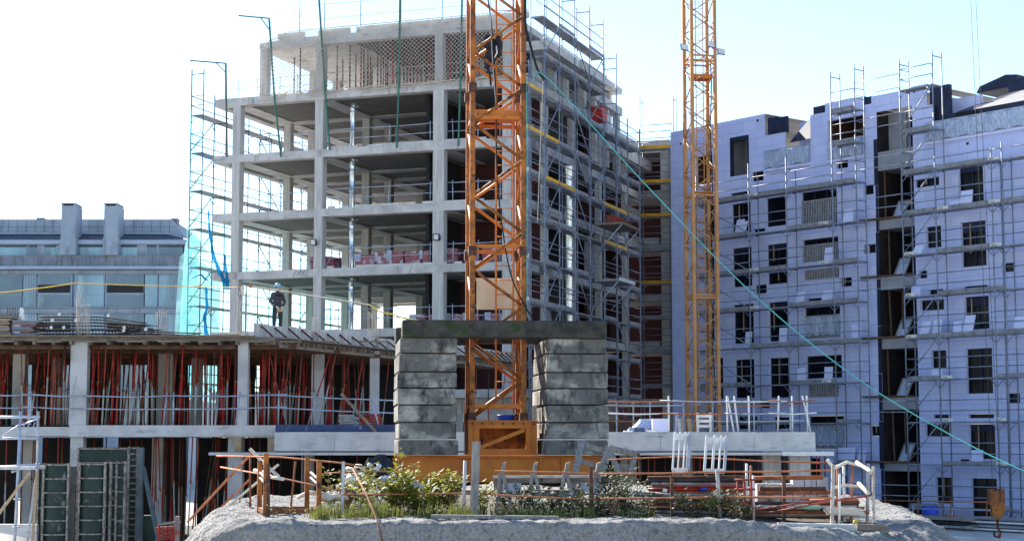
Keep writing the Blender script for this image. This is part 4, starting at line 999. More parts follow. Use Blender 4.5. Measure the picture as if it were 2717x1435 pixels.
# junk on the landings of the stair bay
jl = ['third', 'fourth', 'fifth', 'lowest']
for k in range(1, 6):
    za = land[k][0]
    n = ['top', 'second', 'third', 'fourth', 'lowest'][k - 1]
    one('plank', MB().beam((BAYX0 - 1.0, -.25, za + .05), (BAYX1 - .3, .15, za + .06), .22, .09), M['wood_brown'], f'brown plank jutting left from the stair bay, {n} landing', 'plank', WB, (BAYX0, 0, za))
    x = (BAYX0 + BAYX1) / 2
    fr_ = MB(); a, b, h, l = x - .5, x + .15, .95, .10
    th = T('old_window', f'discarded window frame leaning in the stair bay, {n} landing', 'window', WB, (x, .3, za))
    for q in (a, b): fr_.beam((q, .35, za + .08), (q + l, .75, za + h), .07, .05, (0, 1, 0))
    for t in (0, 1): fr_.beam((a + l * t, .35 + .4 * t, za + .08 + (h - .08) * t), (b + l * t, .35 + .4 * t, za + .08 + (h - .08) * t), .07, .05)
    th.add('frame', fr_, M['wood_grey']); th.add('pane', MB().quad((a, .36, za + .1), (b, .36, za + .1), (b + l, .76, za + h), (a + l, .76, za + h)), M['film'])
# ================================================================ things at the foot of the white building
def drum(fr, x, y, z, label, m_):
    th = T('plastic_drum', label, 'drum', fr, (x, y, z))
    th.add('body', MB().lathe((x, y, 0), [(.02, z), (.36, z), (.38, z + .06), (.38, z + .34), (.40, z + .37), (.38, z + .40), (.38, z + .68), (.40, z + .71), (.38, z + .74), (.38, z + 1.0), (.35, z + 1.05), (.02, z + 1.05)], 20), m_)
    th.add('paper_label', MB().surf([[V((x + .384 * cos(a), y + .384 * sin(a), z + h)) for a in [-1.75 + .35 * i / 6 for i in range(7)]] for h in (.44, .62)], smooth=True), M['white'])
bx, bz_ = WB.px(D(2340, 1300), -3.2)
drum(WB, bx, -3.2, bz_ - .55, 'blue plastic drum with a paper label at the foot of the white block', M['blue'])
tx, _ = WB.px(D(2375, 1290), -3.2)
tb = MB().box(bx - .9, -3.8, bz_ - .65, bx + 3.6, -2.7, bz_ - .55)
for q in (bx - .8, bx + 3.4):
    for y in (-3.7, -2.8): tb.box(q, y, -3.85, q + .1, y + .1, bz_ - .65)
one('low_platform', tb, M['wood'], 'low timber platform carrying the blue drum', 'platform', WB, (bx, -3.2, -3.85))
one('glass_tank', MB().box(bx + .55, -3.5, bz_ - .55, bx + 2.0, -3.0, bz_ + .05), M['glass_blue'], 'murky glassy crate beside the blue drum', 'crate', WB, (bx + 1.2, -3.2, bz_ - .55))
for k, (pa, pb, y_, lb) in enumerate(((D(2200, 1276), D(2500, 1283), -4.6, 'galvanised rail in front of the blue drum'), (D(2225, 1258), D(2480, 1262), -5.4, 'rusty rail crossing in front of the dark doorway'))):
    a, za = WB.px(pa, y_); b, zb_ = WB.px(pb, y_)
    z0 = -3.85
    th = T('guard_rail', lb, 'guard rail', WB, ((a + b) / 2, y_, z0))
    for f in (0, .33, .66, 1): x = a + (b - a) * f; th.add('post', MB().tube((x, y_, z0), (x + .05, y_, za + .15), .028), M['galv_old'] if k == 0 else M['rust'])
    for dz in (0, -.62): th.add('rail', MB().tube((a - .2, y_ - .05, za + dz), (b + .2, y_ - .05, zb_ + dz), .026), M['galv'] if k == 0 else M['rust_light'])
a, _ = WB.px(D(2275, 1320), -6.5); b, _ = WB.px(D(2440, 1320), -6.5)
th = T('plank_stack', 'dark stack of long planks low in front of the white block', 'plank stack', WB, ((a + b) / 2, -6.5, -3.85))
zt = WB.px(D(2350, 1302), -6.5)[1]; z = zt - 1.0; q = 0
th.add('trestle', MB().box(a + .4, -6.9, -3.85, a + .6, -6.0, z).box(b - .6, -6.9, -3.85, b - .4, -6.0, z), M['wood'])
while z < zt:
    th.add('plank', MB().box(a + rnd.uniform(-.1, .1), -7.0, z, b + rnd.uniform(-.2, .2), -6.0, z + .10), [M['wood_grey'], M['board'], M['blackcloth']][q % 3]); z += .16; q += 1
a, _ = WB.px(D(2440, 1310), -5.8); b, _ = WB.px(D(2640, 1310), -5.8); zt = WB.px(D(2520, 1296), -5.8)[1]
th = T('plank_stack', 'stack of pale boards low at the foot of the white block, behind the hook', 'plank stack', WB, ((a + b) / 2, -5.8, -3.85))
for q in range(6): th.add('plank', MB().box(a + rnd.uniform(-.3, .3), -6.4, zt - .9 + q * .15, b, -5.4, zt - .9 + q * .15 + .07), M['board'] if q % 2 else M['white'])
th.add('trestle', MB().box(a + .8, -6.3, -3.85, a + 1.0, -5.5, zt - .9).box(b - 1.6, -6.3, -3.85, b - 1.4, -5.5, zt - .9), M['wood'])
rw = MB(); p0 = at(2290, 1410, 58); p1 = at(2800, 1405, 52)
d_ = (p1 - p0); rw.obox((p0.x, p0.y, -3.85), (d_.x, d_.y, 0), (.1, .5, 0), (0, 0, p0.z + 3.85))
one('retaining_wall', rw, M['conc_light'], 'low pale retaining wall at the bottom right corner', 'wall', WORLD, (p0.x, p0.y, -3.85))
# the crane hook hanging on two ropes
hk = at(*D(2508, 1262), 66); hx, hz = hk.x, hk.z
th = T('hook_block', 'yellow and black crane hook block hanging on two thin ropes', 'hook block', WORLD, (hx, 66, hz))
th.add('sheave_box', MB().prism([(hx - .22, 65.85, hz - .55), (hx + .02, 65.85, hz - .7), (hx + .24, 65.85, hz - .45), (hx + .28, 65.85, hz + .1), (hx + .12, 65.85, hz + .42), (hx - .18, 65.85, hz + .42), (hx - .26, 65.85, hz + .1)], (0, .3, 0)), M['orange_rust'])
th.add('cheek_plate', MB().box(hx - .32, 65.8, hz - .1, hx - .12, 66.2, hz + .5).box(hx + .1, 65.8, hz + .1, hx + .26, 66.2, hz + .52), M['rust'])
th.add('hook', MB().path([(hx, 66, hz - .6), (hx, 66, hz - 1.0), (hx + .12, 66, hz - 1.15), (hx + .05, 66, hz - 1.35), (hx - .12, 66, hz - 1.3), (hx - .15, 66, hz - 1.15)], .05, 6), M['rust_dark'])
th.add('safety_latch', MB().box(hx + .02, 65.95, hz - 1.32, hx + .12, 66.05, hz - 1.2), M['red'])
for k, (px_, o_) in enumerate(((2573, -.15), (2586, .15))):
    q = at(px_, -60, 66); th.add('rope', MB().tube((hx + o_, 66, hz + .4), (q.x, 66, q.z), .011, 4), M['rebar'])
# ================================================================ the glass block far left
GY_ = 135.0
GA = Fr((0, GY_), 0)
z1_ = Z(0, 480, 3.24)
def gp(x, y): return GA.px(z1_(x, y))
def gbox(mb, x0, y0, x1, y1, d0, d1):
    a, zt = gp(x0, y0); b, zb = gp(x1, y1); mb.box(min(a, b), d0, min(zb, zt), max(a, b), d1, max(zb, zt)); return mb
GL = -60
xr = gp(1640, 700)[0]; xl = xr - 40
glass = T('glass_block', 'grey and blue glazed office block with two tall chimneys in the distance', 'building', GA, (xr - 12, 6, -3.85))
glass.add('body', MB().box(xl, .3, -3.85, xr - .02, 14, gp(0, 645)[1]), M['panel_grey'])
rp = MB(); za, zb = gp(0, 300)[1], gp(0, 436)[1]
rp.prism([(xl, 2.2, zb - .4), (gp(1560, 500)[0], 2.2, zb - .4), (gp(1432, 310)[0], 2.2, za), (xl, 2.2, za)], (0, 10, 0)); glass.add('upper_storey', rp, M['panel_grey'])
lc = MB()
for x in range(-300, 1430, 78): a = gp(x, 0)[0]; lc.box(a, 2.17, zb + .02, a + .03, 2.195, za - .1)
lc.box(xl, 2.17, (za + zb) / 2, gp(1470, 400)[0], 2.195, (za + zb) / 2 + .04)
glass.add('panel_joint', lc, M['stainband'])
gt = MB(); gbox(gt, -300, 428, 1430, 440, 1.4, 2.15); glass.add('gutter', gt, M['panel_frame'])
zc, zd = gp(0, 442)[1], gp(0, 508)[1]
cr = MB(); n = 150; xs_ = [xl + (xr + .1 - xl) * i / n for i in range(n + 1)]
cr.surf([[V((x, -.25, zd + (.05 if i % 2 else 0))) for i, x in enumerate(xs_)], [V((min(x, xr - 2.5) if x > xr - 2.5 else x, 1.6, zc + (.05 if i % 2 else 0))) for i, x in enumerate(xs_)]], smooth=False)
glass.add('lower_roof', cr, M['corrug'])
ev = MB(); gbox(ev, -300, 508, 1640, 545, -.2, .3); glass.add('eaves', ev, M['panel_frame'])
# attic windows
aw = [(-60, 230, 'c'), (245, 320, 'd'), (378, 475, 'c'), (478, 520, 'b'), (662, 898, 'c'), (1040, 1175, 'c'), (1262, 1345, 'd'), (1365, 1570, 'd'), (1580, 1636, 'd'), (-300, -70, 'd')]
at_ = MB(); gbox(at_, -300, 545, 1638, 645, .12, .3); glass.add('attic_wall', at_, M['panel_grey'])
for a, b, k in aw:
    f = MB(); gbox(f, a - 8, 550, b + 8, 642, .04, .118); o = glass.add('window', f, M['panel_frame'])
    p = MB(); gbox(p, a, 570 if k != 'b' else 560, b, 640, .02, .038); glass.add('pane', p, M['glass_blue'] if k in 'cb' else M['glass_deep'], o)
    if k in 'cd': q = MB(); gbox(q, a, 552, b, 569, .018, .038); glass.add('shade', q, M['corrug'], o)
sb = MB(); gbox(sb, -300, 645, 1640, 735, -.5, .298); glass.add('concrete_band', sb, M['stainband'])
lg = MB(); gbox(lg, -300, 738, 1645, 764, -.7, .296); glass.add('cornice', lg, M['panel_frame'])
for q, (y0, y1, y2, y3) in enumerate(((768, 802, 806, 1082), (1092, 1138, 1142, 1420), (1424, 1470, 1474, 1750), (1754, 1800, 1804, 2080))):
    s = MB(); gbox(s, -300, y0, 1632, y1, -.05, .29)
    for x in (72, 350, 628, 910, 1200, 1490, -210): gbox(s, x - 2, y0, x + 2, y1 - 1, -.08, -.051)
    gbox(s, -300, y1 - 4, 1632, y1, -.1, -.052)
    if q: gbox(s, -300, y0 - 8, 1636, y0 - 1, -.3, .29)
    glass.add('spandrel', s, M['panel_grey'])
    cols = [(-290, -120), (-110, 182), (200, 312), (322, 606), (650, 884), (916, 1234), (1246, 1350), (1366, 1622)]
    for c, (a, b) in enumerate(cols):
        f = MB(); gbox(f, a - 8, y2 - 2, b + 8, y3 + 2, .06, .28); o = glass.add('window', f, M['panel_frame'])
        p = MB(); gbox(p, a, y2 + 4, b, y2 + 168, .03, .058); gbox(p, a, y2 + 174, b, y3 - 4, .03, .058)
        glass.add('pane', p, M['glass_deep'] if c in (3, 5, 1) else M['glass_blue'], o)
        if c in (3, 5) and q < 2: sh = MB(); gbox(sh, a + 4, y2 + 86, b - 4, y2 + 158, .01, .028); glass.add('open_sash', sh, M['glass'], o); e = MB(); gbox(e, a, y2 + 156, b, y2 + 166, -.02, .028); glass.add('sash_rail', e, M['panel_frame'], o)
        if c in (7, 2): sh = MB(); [gbox(sh, a + 10 + k * (b - a) / 5, y2 + 8, a + 12 + k * (b - a) / 5, y2 + 160, .02, .029) for k in range(5)]; glass.add('curtain', sh, M['panel_frame'], o)
for k, (a, b, y) in enumerate(((552, 668, 202), (917, 1030, 204))):
    c = MB(); gbox(c, a - 12, 500, b + 2, 645, -.8, .1); gbox(c, a, y + 22, b, 500, -.8, 1.3); gbox(c, a, y + 8, a + 14, y + 22, -.8, 1.3); gbox(c, b - 14, y + 8, b, y + 22, -.8, 1.3)
    o = glass.add('chimney', c, M['panel_grey'])
    e = MB(); gbox(e, a - 4, y, b + 4, y + 8, -.85, 1.35); glass.add('chimney_cap', e, M['stainband'], o)
    v = MB(); x, z = gp((a + b) / 2 - 5 + (0 if k else 5), 545); v.lathe((x, -.8, z), [(.0, .02), (.10, .02), (.14, .05), (.17, .0)], 12, ax=(0, -1, 0)); glass.add('vent_pipe', v, M['panel_frame'], o)
for a, b, y0 in ((226, 284, 276), (1408, 1460, 282)):
    c = MB(); gbox(c, a, y0 + 6, b, 330, 3.0, 4.0); gbox(c, a - 5, y0, b + 5, y0 + 6, 2.9, 4.1); glass.add('vent_stack', c, M['stainband'])
# ================================================================ the low building under construction, full of red props
Zp, Zq, Zr = Z(0, 800, 2.143), Z(600, 820, 2.214), Z(1560, 860, 4.5375)
LYW = 57.0
LO = Fr((0, LYW), 0)
def lx_(px_d, y=0.0): return LO.px(D(px_d, 1000), y)[0]
def lz_(py_d, y=0.0, px_d=600): return LO.px(D(px_d, py_d), y)[1]
ZD, ZS = 3.43, .47                                # top of the new deck, top of the slab below
low = T('low_building', 'low building under construction, its new deck carried by rows of red props', 'building', LO, (-8, 6, -3.85))
A, B, C_, E_ = (lx_(690), 0), (at(*D(985, 1000), 65.3).x, 8.3), (at(*D(1160, 1000), 69.4).x, 12.4), (at(*D(1312, 1000), 77).x, 20)
outline = [(-26, 0), A, B, C_, E_, (E_[0] - 1.5, 21.5), (-26, 17)]
dk = MB(); dk.prism([(x, y, ZD - .14) for x, y in outline], (0, 0, .14)); deck = low.add('deck', dk, M['wood'])
j = MB()
for x0 in [k * .62 - 26 for k in range(42)]:
    if x0 < A[0] + .4: j.box(x0, -.16 + rnd.uniform(-.12, .1), ZD - .27, x0 + .09, 14, ZD - .145)
low.add('joists', j, M['wood'], deck)
j = MB()
def along(p, q, t): return V((p[0] + (q[0] - p[0]) * t, p[1] + (q[1] - p[1]) * t, 0))
edges = [(A, B, 30), (B, C_, 14), (C_, E_, 26)]
for p, q, n in edges:
    dd = (V((q[0], q[1], 0)) - V((p[0], p[1], 0))).normalized(); nn = V((dd.y, -dd.x, 0))
    for k in range(n):
        c = along(p, q, (k + .5) / n); a = c + nn * rnd.uniform(.12, .32); j.beam(V((a.x, a.y, ZD - .2)), V((c.x, c.y, ZD - .2)) - nn * 1.8, .09, .12)
low.add('edge_joists', j, M['wood'], deck)
fs = MB(); fs.box(-26, -.2, ZD - .005 + .002, lx_(640), -.02, ZD + .035)
for k in range(16):
    x = -24 + k * 1.35; fs.box(x, -.3 + rnd.uniform(-.12, .04), ZD - .20, x + rnd.uniform(.5, 1.1), -.17, ZD - .15)
for p, q, n in edges:
    dd = (V((q[0], q[1], 0)) - V((p[0], p[1], 0))).normalized(); nn = V((dd.y, -dd.x, 0))
    a, b = V((p[0], p[1], ZD - .32)) + nn * .2, V((q[0], q[1], ZD - .32)) + nn * .2; fs.beam(a, b, .08, .10)
    fs.beam(V((p[0], p[1], ZD - .06)) + nn * .3, V((q[0], q[1], ZD - .06)) + nn * .3, .5, .04)
low.add('edge_planks', fs, M['wood'], deck)
bm = MB()
for y in (.4, 3.4, 6.4, 9.4, 12.4): bm.box(-25, y, ZD - .40, min(B[0] + (y > 6) * 2, A[0] + .5 + y * .4), y + .12, ZD - .275)
low.add('bearers', bm, M['wood_brown'], deck)
# edge formwork panels with their slanting stays
ep = MB(); stays = MB(); start = (lx_(636), .05)
for p, q, n, h0, h1 in ((start, B, 11, .47, .36), (B, C_, 6, .36, .36), (C_, E_, 12, .4, .4)):
    pv, qv = V((p[0], p[1], 0)), V((q[0], q[1], 0)); dd = (qv - pv).normalized(); nn = V((dd.y, -dd.x, 0))
    for k in range(n):
        a, b = pv.lerp(qv, k / n), pv.lerp(qv, (k + 1) / n); h = h0 + (h1 - h0) * k / n + rnd.uniform(-.03, .03)
        o = nn * rnd.uniform(-.02, .02)
        ep.obox(a + o + V((0, 0, ZD + .002)), (b - a) * .985, nn * .03, V((0, 0, h)))
        m_ = a.lerp(b, .5)
        for f in (.4,):
            m_ = a.lerp(b, f); stays.beam(m_ + nn * .035 + V((0, 0, ZD + h * .85)), m_ + nn * .40 + dd * .30 + V((0, 0, ZD - .02)), .05, .06)
low.add('edge_formwork', ep, M['conc_post'], deck); low.add('stays', stays, M['rust_dark'], deck)
# slabs and parapets
sl = MB(); sl.box(lx_(176), 0, ZS - .38, lx_(694), 15, ZS).box(-26, .3, ZS - .36, lx_(176) - .003, 15, ZS - .05); low.add('floor_slab', sl, M['conc_light'])
zt, zb = lz_(1086, -.8), lz_(1134, -.8)
pp = MB(); pp.box(lx_(692, -.8), -.8, zb, lx_(2049, -.8), -.45, zt - .10).box(lx_(692, -.8) + .003, -.797, zt - .10, lx_(2049, -.8) - .003, -.40, zt)
par = low.add('parapet', pp, M['conc_light'])
lg = MB(); lg.box(lx_(530, -.9), -1.1, zb - .13, lx_(2052, -.9), -.5, zb - .04); low.add('ledge_plank', lg, M['conc_light'], par)
lg = MB(); lg.box(lx_(1965, -1), -1.13, zb - .15, lx_(2094, -1), -.7, zb - .01); low.add('pink_ledge_end', lg, M['white'], par)
jn = MB()
for px_ in (842, 1660, 1895): x = lx_(px_, -.8); jn.box(x, -.803, zb + .02, x + .012, -.801, zt - .11)
low.add('joint', jn, M['stainband'], par)
fl = MB(); fl.box(lx_(692, -.4), -.4, zb, lx_(2045, 0), 17, zt - .35); low.add('ground_slab', fl, M['conc'])
low.add('blue_waterproofing', MB().box(lx_(694), .0, zt - .06, lx_(1010), .3, ZS + .02), M['bluepaint'])
low.add('floor_shade_sheet', MB().box(-25.9, .32, ZS + .001, lx_(690), 14.9, ZS + .006), M['soil'])  # dark sheet added to deepen the shade under the deck
low.add('basement_shade_sheet', MB().quad((-26, .3, -3.846), (9.5, .3, -3.846), (9.5, 20, -3.846), (-26, 20, -3.846)), M['soil'])  # added dark sheet that stops the pale ground's bounce in the basement
# columns
cols_u = [(30, 60, 4), (175, 217, .1), (395, 432, 6), (597, 622, .1), (783, 812, 4.5), (930, 952, 6.5), (480, 505, 9), (130, 150, 9)]
for a, b, y in cols_u:
    c = MB(); xa, xb = lx_(a, y), lx_(b, y); c.box(xa, y, ZS + .002, xb, y + .42, ZD - .145); low.add('column', c, M['conc'])
for a, b, y in ((180, 212, .2), (385, 412, 5), (576, 612, .3), (1918, 1962, .2), (1985, 2036, -.2), (60, 90, 5), (760, 790, 5), (1560, 1600, 5), (1700, 1740, 6)):
    c = MB(); xa, xb = lx_(a, y), lx_(b, y); c.box(xa, y, -3.85, xb, y + .45, (ZS - .382) if b < 690 else (zb - .002 if y > -.4 else zb - .14)); low.add('column', c, M['conc'] if b < 690 else M['conc_post'])
# rear walls with gaps, so that the far daylight shows in slits
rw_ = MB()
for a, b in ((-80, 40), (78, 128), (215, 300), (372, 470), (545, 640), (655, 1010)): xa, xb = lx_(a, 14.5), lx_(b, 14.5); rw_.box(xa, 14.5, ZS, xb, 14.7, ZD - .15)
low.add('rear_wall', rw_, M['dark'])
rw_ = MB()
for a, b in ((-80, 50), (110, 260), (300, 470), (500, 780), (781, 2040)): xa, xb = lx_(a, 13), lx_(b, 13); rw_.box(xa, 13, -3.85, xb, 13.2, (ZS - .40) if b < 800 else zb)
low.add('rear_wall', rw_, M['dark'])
# bracket boxes under the slab beside the stillage
bb = MB()
for a, b in ((595, 612), (678, 696)): bb.box(lx_(a), -.3, lz_(1138), lx_(b), .0 - .005, lz_(1098))
bb.box(lx_(555), -.28, lz_(1100), lx_(690), -.006, lz_(1097)); low.add('drop_form', bb, M['wood_tan'])
# ---------------------------------------------------------------- props
def nearest_side(px_):
    return ('left of the first front column' if px_ < 180 else 'between the first two front columns' if px_ < 600 else 'right of the second front column')
HU = ZD - .40 - ZS
kinds = {}
def put_prop(x, y, z, h, lean, mi, label, group):
    key = (mi, round(h, 1), rnd.randint(0, 2))
    if key not in kinds:
        m_ = [(M['red'], M['red']), (M['red'], M['rust_dark']), (M['rebar_pale'], M['red_rust']), (M['rust'], M['rust_dark']), (M['galv_old'], M['red'])][mi]
        o = make_prop(h, m_[0], m_[1], r=.029, fr_=(.47, .55, .62)[key[2]]); kinds[key] = o; o.location = LO.w(x, y, z)
        tag(o, label, 'steel prop', group)
    else: o = dup(kinds[key], LO.w(x, y, z), (0, 0, 0), label, group)
    o.rotation_euler = (lean[1], lean[0], rnd.uniform(0, 6.28) if abs(lean[0]) < .02 else 0)
    o.scale = (1, 1, 1 / cos(lean[0]))
    return o
colr = ['bright red', 'bright red', 'faded red', 'rusty', 'dull red']
front = [(58, 2), (68, 1), (115, 2), (132, 0), (148, 3), (232, 0), (246, 0), (258, 2), (283, 0), (292, 1), (330, 4), (372, 2), (408, 0), (424, 3), (452, 0), (492, 4), (538, 3), (563, 0), (592, 1), (614, 2), (660, 0), (676, 4), (692, 0)]
for px_, mi in front:
    y = rnd.uniform(.15, .9); ln = rnd.choice([0, 0, 0, .03, -.04, .06])
    put_prop(lx_(px_, y), y, ZS, HU if y > .4 else ZD - .28 - ZS, (ln, 0), mi, f'{colr[mi]} {"leaning" if ln else "upright"} front-row prop under the deck, {nearest_side(px_)}', 'props under the new deck')
for y in (1.8, 3.0, 4.6, 6.2, 7.8, 9.4, 11, 12.5):
    px_ = rnd.uniform(-10, 20)
    while px_ < 960:
        x = lx_(px_, y)
        lim = A[0] + (B[0] - A[0]) * (y / B[1]) - .3 if y < B[1] else B[0]
        if x < lim:
            mi = rnd.choice([0, 1, 2, 2, 3, 4]); ln = rnd.choice([0, 0, 0, 0, .05, -.05, .1])
            put_prop(x, y, ZS, HU, (ln, 0), mi, f'{colr[mi]} {"leaning" if ln else "upright"} prop deep under the deck, {nearest_side(px_)}', 'props under the new deck')
        px_ += rnd.uniform(26, 62) * 57 / (57 + y)
for t, mi, ln in ((.06, 3, .22), (.10, 0, .12), (.16, 2, -.25), (.22, 1, .06), (.3, 4, .3), (.36, 0, .0), (.40, 2, .22), (.5, 0, .02), (.55, 3, .18), (.62, 0, .0), (.68, 2, .16), (.75, 1, 0), (.83, 3, .14), (.9, 0, .0), (.97, 2, .1)):
    c = along(A, B, t); put_prop(c.x - .3, c.y + .5, ZS - (.2 if t > .1 else 0), HU + (.2 if t > .1 else 0), (ln, 0), mi, f'{colr[mi]} {"slanting" if abs(ln) > .03 else "upright"} prop under the edge of the deck that turns back', 'props under the new deck')
for t in (.1, .3, .5, .7, .9):
    for p, q in ((B, C_), (C_, E_)):
        c = along(p, q, t); mi = rnd.choice([0, 1, 2]); put_prop(c.x - .2, c.y + .4, ZS - .2, HU + .2, (rnd.choice([0, .08]), 0), mi, f'{colr[mi]} prop seen between the mast legs', 'props under the new deck')
HL = ZS - .40 + 3.85
for px_, y, mi, ln in [(20, 1, 2, 0), (48, 1.5, 2, .02), (100, 2, 3, 0), (150, 1, 2, 0), (160, 3, 2, 0), (240, 4, 2, 0), (270, 2, 3, 0), (330, 4, 2, 0), (360, 3, 3, 0), (400, 1, 2, -.02), (415, 1.6, 2, -.05), (432, 2.5, 1, .03), (448, 2, 2, -.04), (478, 1, 2, .03), (505, 2, 3, .12), (520, 3, 3, .1), (455, 4, 2, 0), (545, .5, 3, 0), (560, 1.5, 2, .06), (635, 3, 3, .03), (655, 2, 2, 0), (700, 4, 3, .04), (740, 3, 2, 0), (765, 2, 3, 0), (820, 4, 2, .05), (860, 3, 3, 0), (900, 2, 2, 0), (385, 3, 0, .02), (395, 5, 3, 0), (410, 4, 1, .03), (422, 6, 2, 0), (440, 5, 0, -.03), (462, 3, 3, 0), (470, 6, 2, .02), (488, 4, 0, .06), (497, 7, 3, 0), (512, 5, 2, .14), (528, 4, 0, .1), (536, 7, 3, .02), (552, 6, 2, 0), (566, 3, 3, .03), (575, 5, 0, .0), (625, 5, 2, .02), (642, 6, 3, 0), (672, 4, 2, .03), (690, 6, 0, 0), (200, 3, 2, 0), (215, 5, 3, 0), (300, 5, 2, .02), (345, 6, 0, 0), (60, 4, 3, 0), (80, 5, 2, .03), (120, 6, 0, 0), (1580, 1.5, 2, 0), (1600, 3, 0, .03), (1612, 2, 3, 0), (1645, 3, 2, 0), (1690, 1, 0, 0), (1740, 4, 2, .02), (1800, 2, 1, -.03), (1820, 4, 3, 0), (1865, 3, 0, .02), (1905, 3, 2, 0), (1970, 2, 3, 0), (2045, 3, 0, .03), (1630, 1, 2, 0), (1665, 2, 1, .03), (1720, 1.5, 2, -.05), (1750, 1, 0, .04), (1845, 2, 2, 0), (1880, 1, 3, .02), (2060, 2, 2, 0), (2072, .5, 3, 0)]:
    h = HL if px_ < 690 else zb - .01 + 3.85
    put_prop(lx_(px_, y), y, -3.85, h, (ln, 0), mi, f'{colr[mi]} {"leaning" if ln else "upright"} long prop in the basement storey, ' + ('left of the green moulds' if px_ < 170 else 'behind the green moulds' if px_ < 380 else 'beside the leaning rods' if px_ < 700 else 'behind the rusty stillage' if px_ < 1000 else 'under the pale parapet'), 'long basement props')
# ---------------------------------------------------------------- guard rails of the low building
def rail2(pts, zlist, posts, label, fr=LO, r=.024, hp=1.15, mp=None, mr=None, name='guard_rail'):
    """pts: points along the rail line (x, y, z of the floor)"""
    th = T(name, label, 'guard rail', fr, pts[0])
    for f, l in posts:
        k = min(int(f), len(pts) - 2); p = V(pts[k]).lerp(V(pts[k + 1]), f - k)
        th.add('post', MB().tube(p, p + V((l, 0, hp)), r * 1.25), mp or M['galv'])
    for i, h in enumerate(zlist):
        for k in range(len(pts) - 1):
            a, b = V(pts[k]), V(pts[k + 1]); d_ = (b - a).normalized() * .3
            m_ = a.lerp(b, .5) + V((0, -.05, h - .03))
            th.add('rail', MB().path([a - d_ + V((0, -.04 - .02 * k, h + rnd.uniform(-.02, .02))), m_, b + d_ + V((0, -.04 - .02 * k, h + rnd.uniform(-.02, .02)))], r), (mr or [M['galv']])[(i + k) % len(mr or [1])])
    return th
rail2([(lx_(-40), .15, ZS), (lx_(75), .15, ZS), (lx_(230), .12, ZS - .05), (lx_(430), .1, ZS - .05), (lx_(700), .1, ZS), (lx_(1000), .1, ZS - .2)], (.6, 1.02), [(1.0, 0), (2.9, .12), (3.02, 0), (3.6, .15), (4.0, 0), (4.3, -.02), (4.85, -.3)], 'crooked galvanised guard rail along the slab in front of the red props')
zr0 = zt - .35
rail2([(lx_(1520, -.3), -.3, zt), (lx_(1682, -.3), -.3, zt), (lx_(1845, -.3), -.3, zt), (lx_(1955, -.3), -.3, zt), (lx_(2030, -.3), -.3, zt)], (.62, 1.03), [(1.0, 0), (1.9, -.0), (2.0, -.2), (2.1, -.12), (2.35, 0), (3.0, .06), (3.5, 0), (4, 0), (4.1, -.25)], 'pale and rust-tinted guard rail standing on the right parapet', mr=[M['white'], M['rust_light'], M['galv']], mp=M['white'], hp=1.2)
rail2([(lx_(1530, 3), 3, zr0), (lx_(1740, 3), 3, zr0), (lx_(2000, 3), 3, zr0)], (.75, 1.3), [(.1, 0), (.3, 0), (.5, 0), (.9, .0), (1.2, 0), (1.6, 0), (1.95, 0)], 'rusty second guard rail behind the right parapet', mr=[M['rust_light'], M['galv_old']], mp=M['galv_old'], hp=1.4)
# ---------------------------------------------------------------- things behind and on the right parapet
def sack(fr, c, w, d_, h, m_, label, name='sack', cat='sack'):
    mb = MB(); rows = []
    sd = rnd.uniform(0, 9)
    for j in range(8):
        t = j / 7; zz = h * t; rr = (1 - (2 * t - .75) ** 2 * .55 if t < .9 else .35) * (1 if t > .02 else .9)
        rows.append([V((c[0] + w / 2 * rr * cos(a) * (1 + .18 * sin(3 * a + sd + j)), c[1] + d_ / 2 * rr * sin(a), c[2] + zz + .03 * sin(5 * a + sd))) for a in [2 * pi * i / 14 for i in range(14)]])
    mb.surf(rows, True); mb.quad(*[rows[-1][i] for i in range(14)])
    return one(name, mb, m_, label, cat, fr, c)
sack(LO, (lx_(1622, 1), 1.0, zr0), 1.0, .7, .78, M['film'], 'shiny blue-grey plastic sack behind the right parapet')
sack(LO, (lx_(1595, .6), .6, zr0), .8, .6, .5, M['wrapblue'], 'small plastic sack beside the right ballast stack')
for k, (a, b, h) in enumerate(((1570, 1592, .4), (1595, 1622, .5), (1628, 1655, .42))):
    one('cement_block', MB().box(lx_(a), .15, zr0, lx_(b), .5, zr0 + h), [M['white'], M['bluepaint'], M['white']][k], ['pale block at the left end behind the right parapet', 'blue crate between two pale blocks', 'pale block right of the blue crate'][k], 'block', LO, (lx_(a), .3, zr0))
mb = MB(); x0, x1 = lx_(1640, .2), lx_(1682, .2); mb.prism([(x0, .2, zr0), (x1, .2, zr0), (x1 - .02, .2, zr0 + .8), (x0 + .02, .2, zr0 + .8)], (0, .5, 0))
one('bulk_bag', mb, M['insul_plain'], 'pale square builder bag with a rod leaning on it behind the right parapet', 'bag', LO, (x0, .4, zr0))
for k, (a, b) in enumerate(((1698, 1712), (1712, 1738), (1738, 1758))):
    one('timber_offcut', MB().beam((lx_(a, .3), .35, zr0), (lx_(a + 6, .3), .55, zr0 + .95 - .1 * k), .09, .04).beam((lx_(b, .3), .35, zr0), (lx_(b - 4, .3), .5, zr0 + .8), .12, .04), [M['galv_old'], M['wood_tan'], M['wood_grey']][k], ['pair of grey battens left of the wood pile', 'tan boards leaning in the middle of the wood pile', 'grey boards leaning at the right of the wood pile'][k], 'timber', LO, (lx_(a), .3, zr0))
mb = MB(); a, b = lx_(1752, .3), lx_(1790, .3)
for q in range(3): mb.box(a, .3, zr0 + .5 + q * .17, b, .36, zr0 + .6 + q * .17)
mb.box(a, .36, zr0, a + .08, .42, zr0 + 1.0).box(b - .08, .36, zr0, b, .42, zr0 + 1.0)
one('pallet', mb, M['white'], 'pale pallet standing on edge behind the parapet near the far mast', 'pallet', LO, (a, .3, zr0))
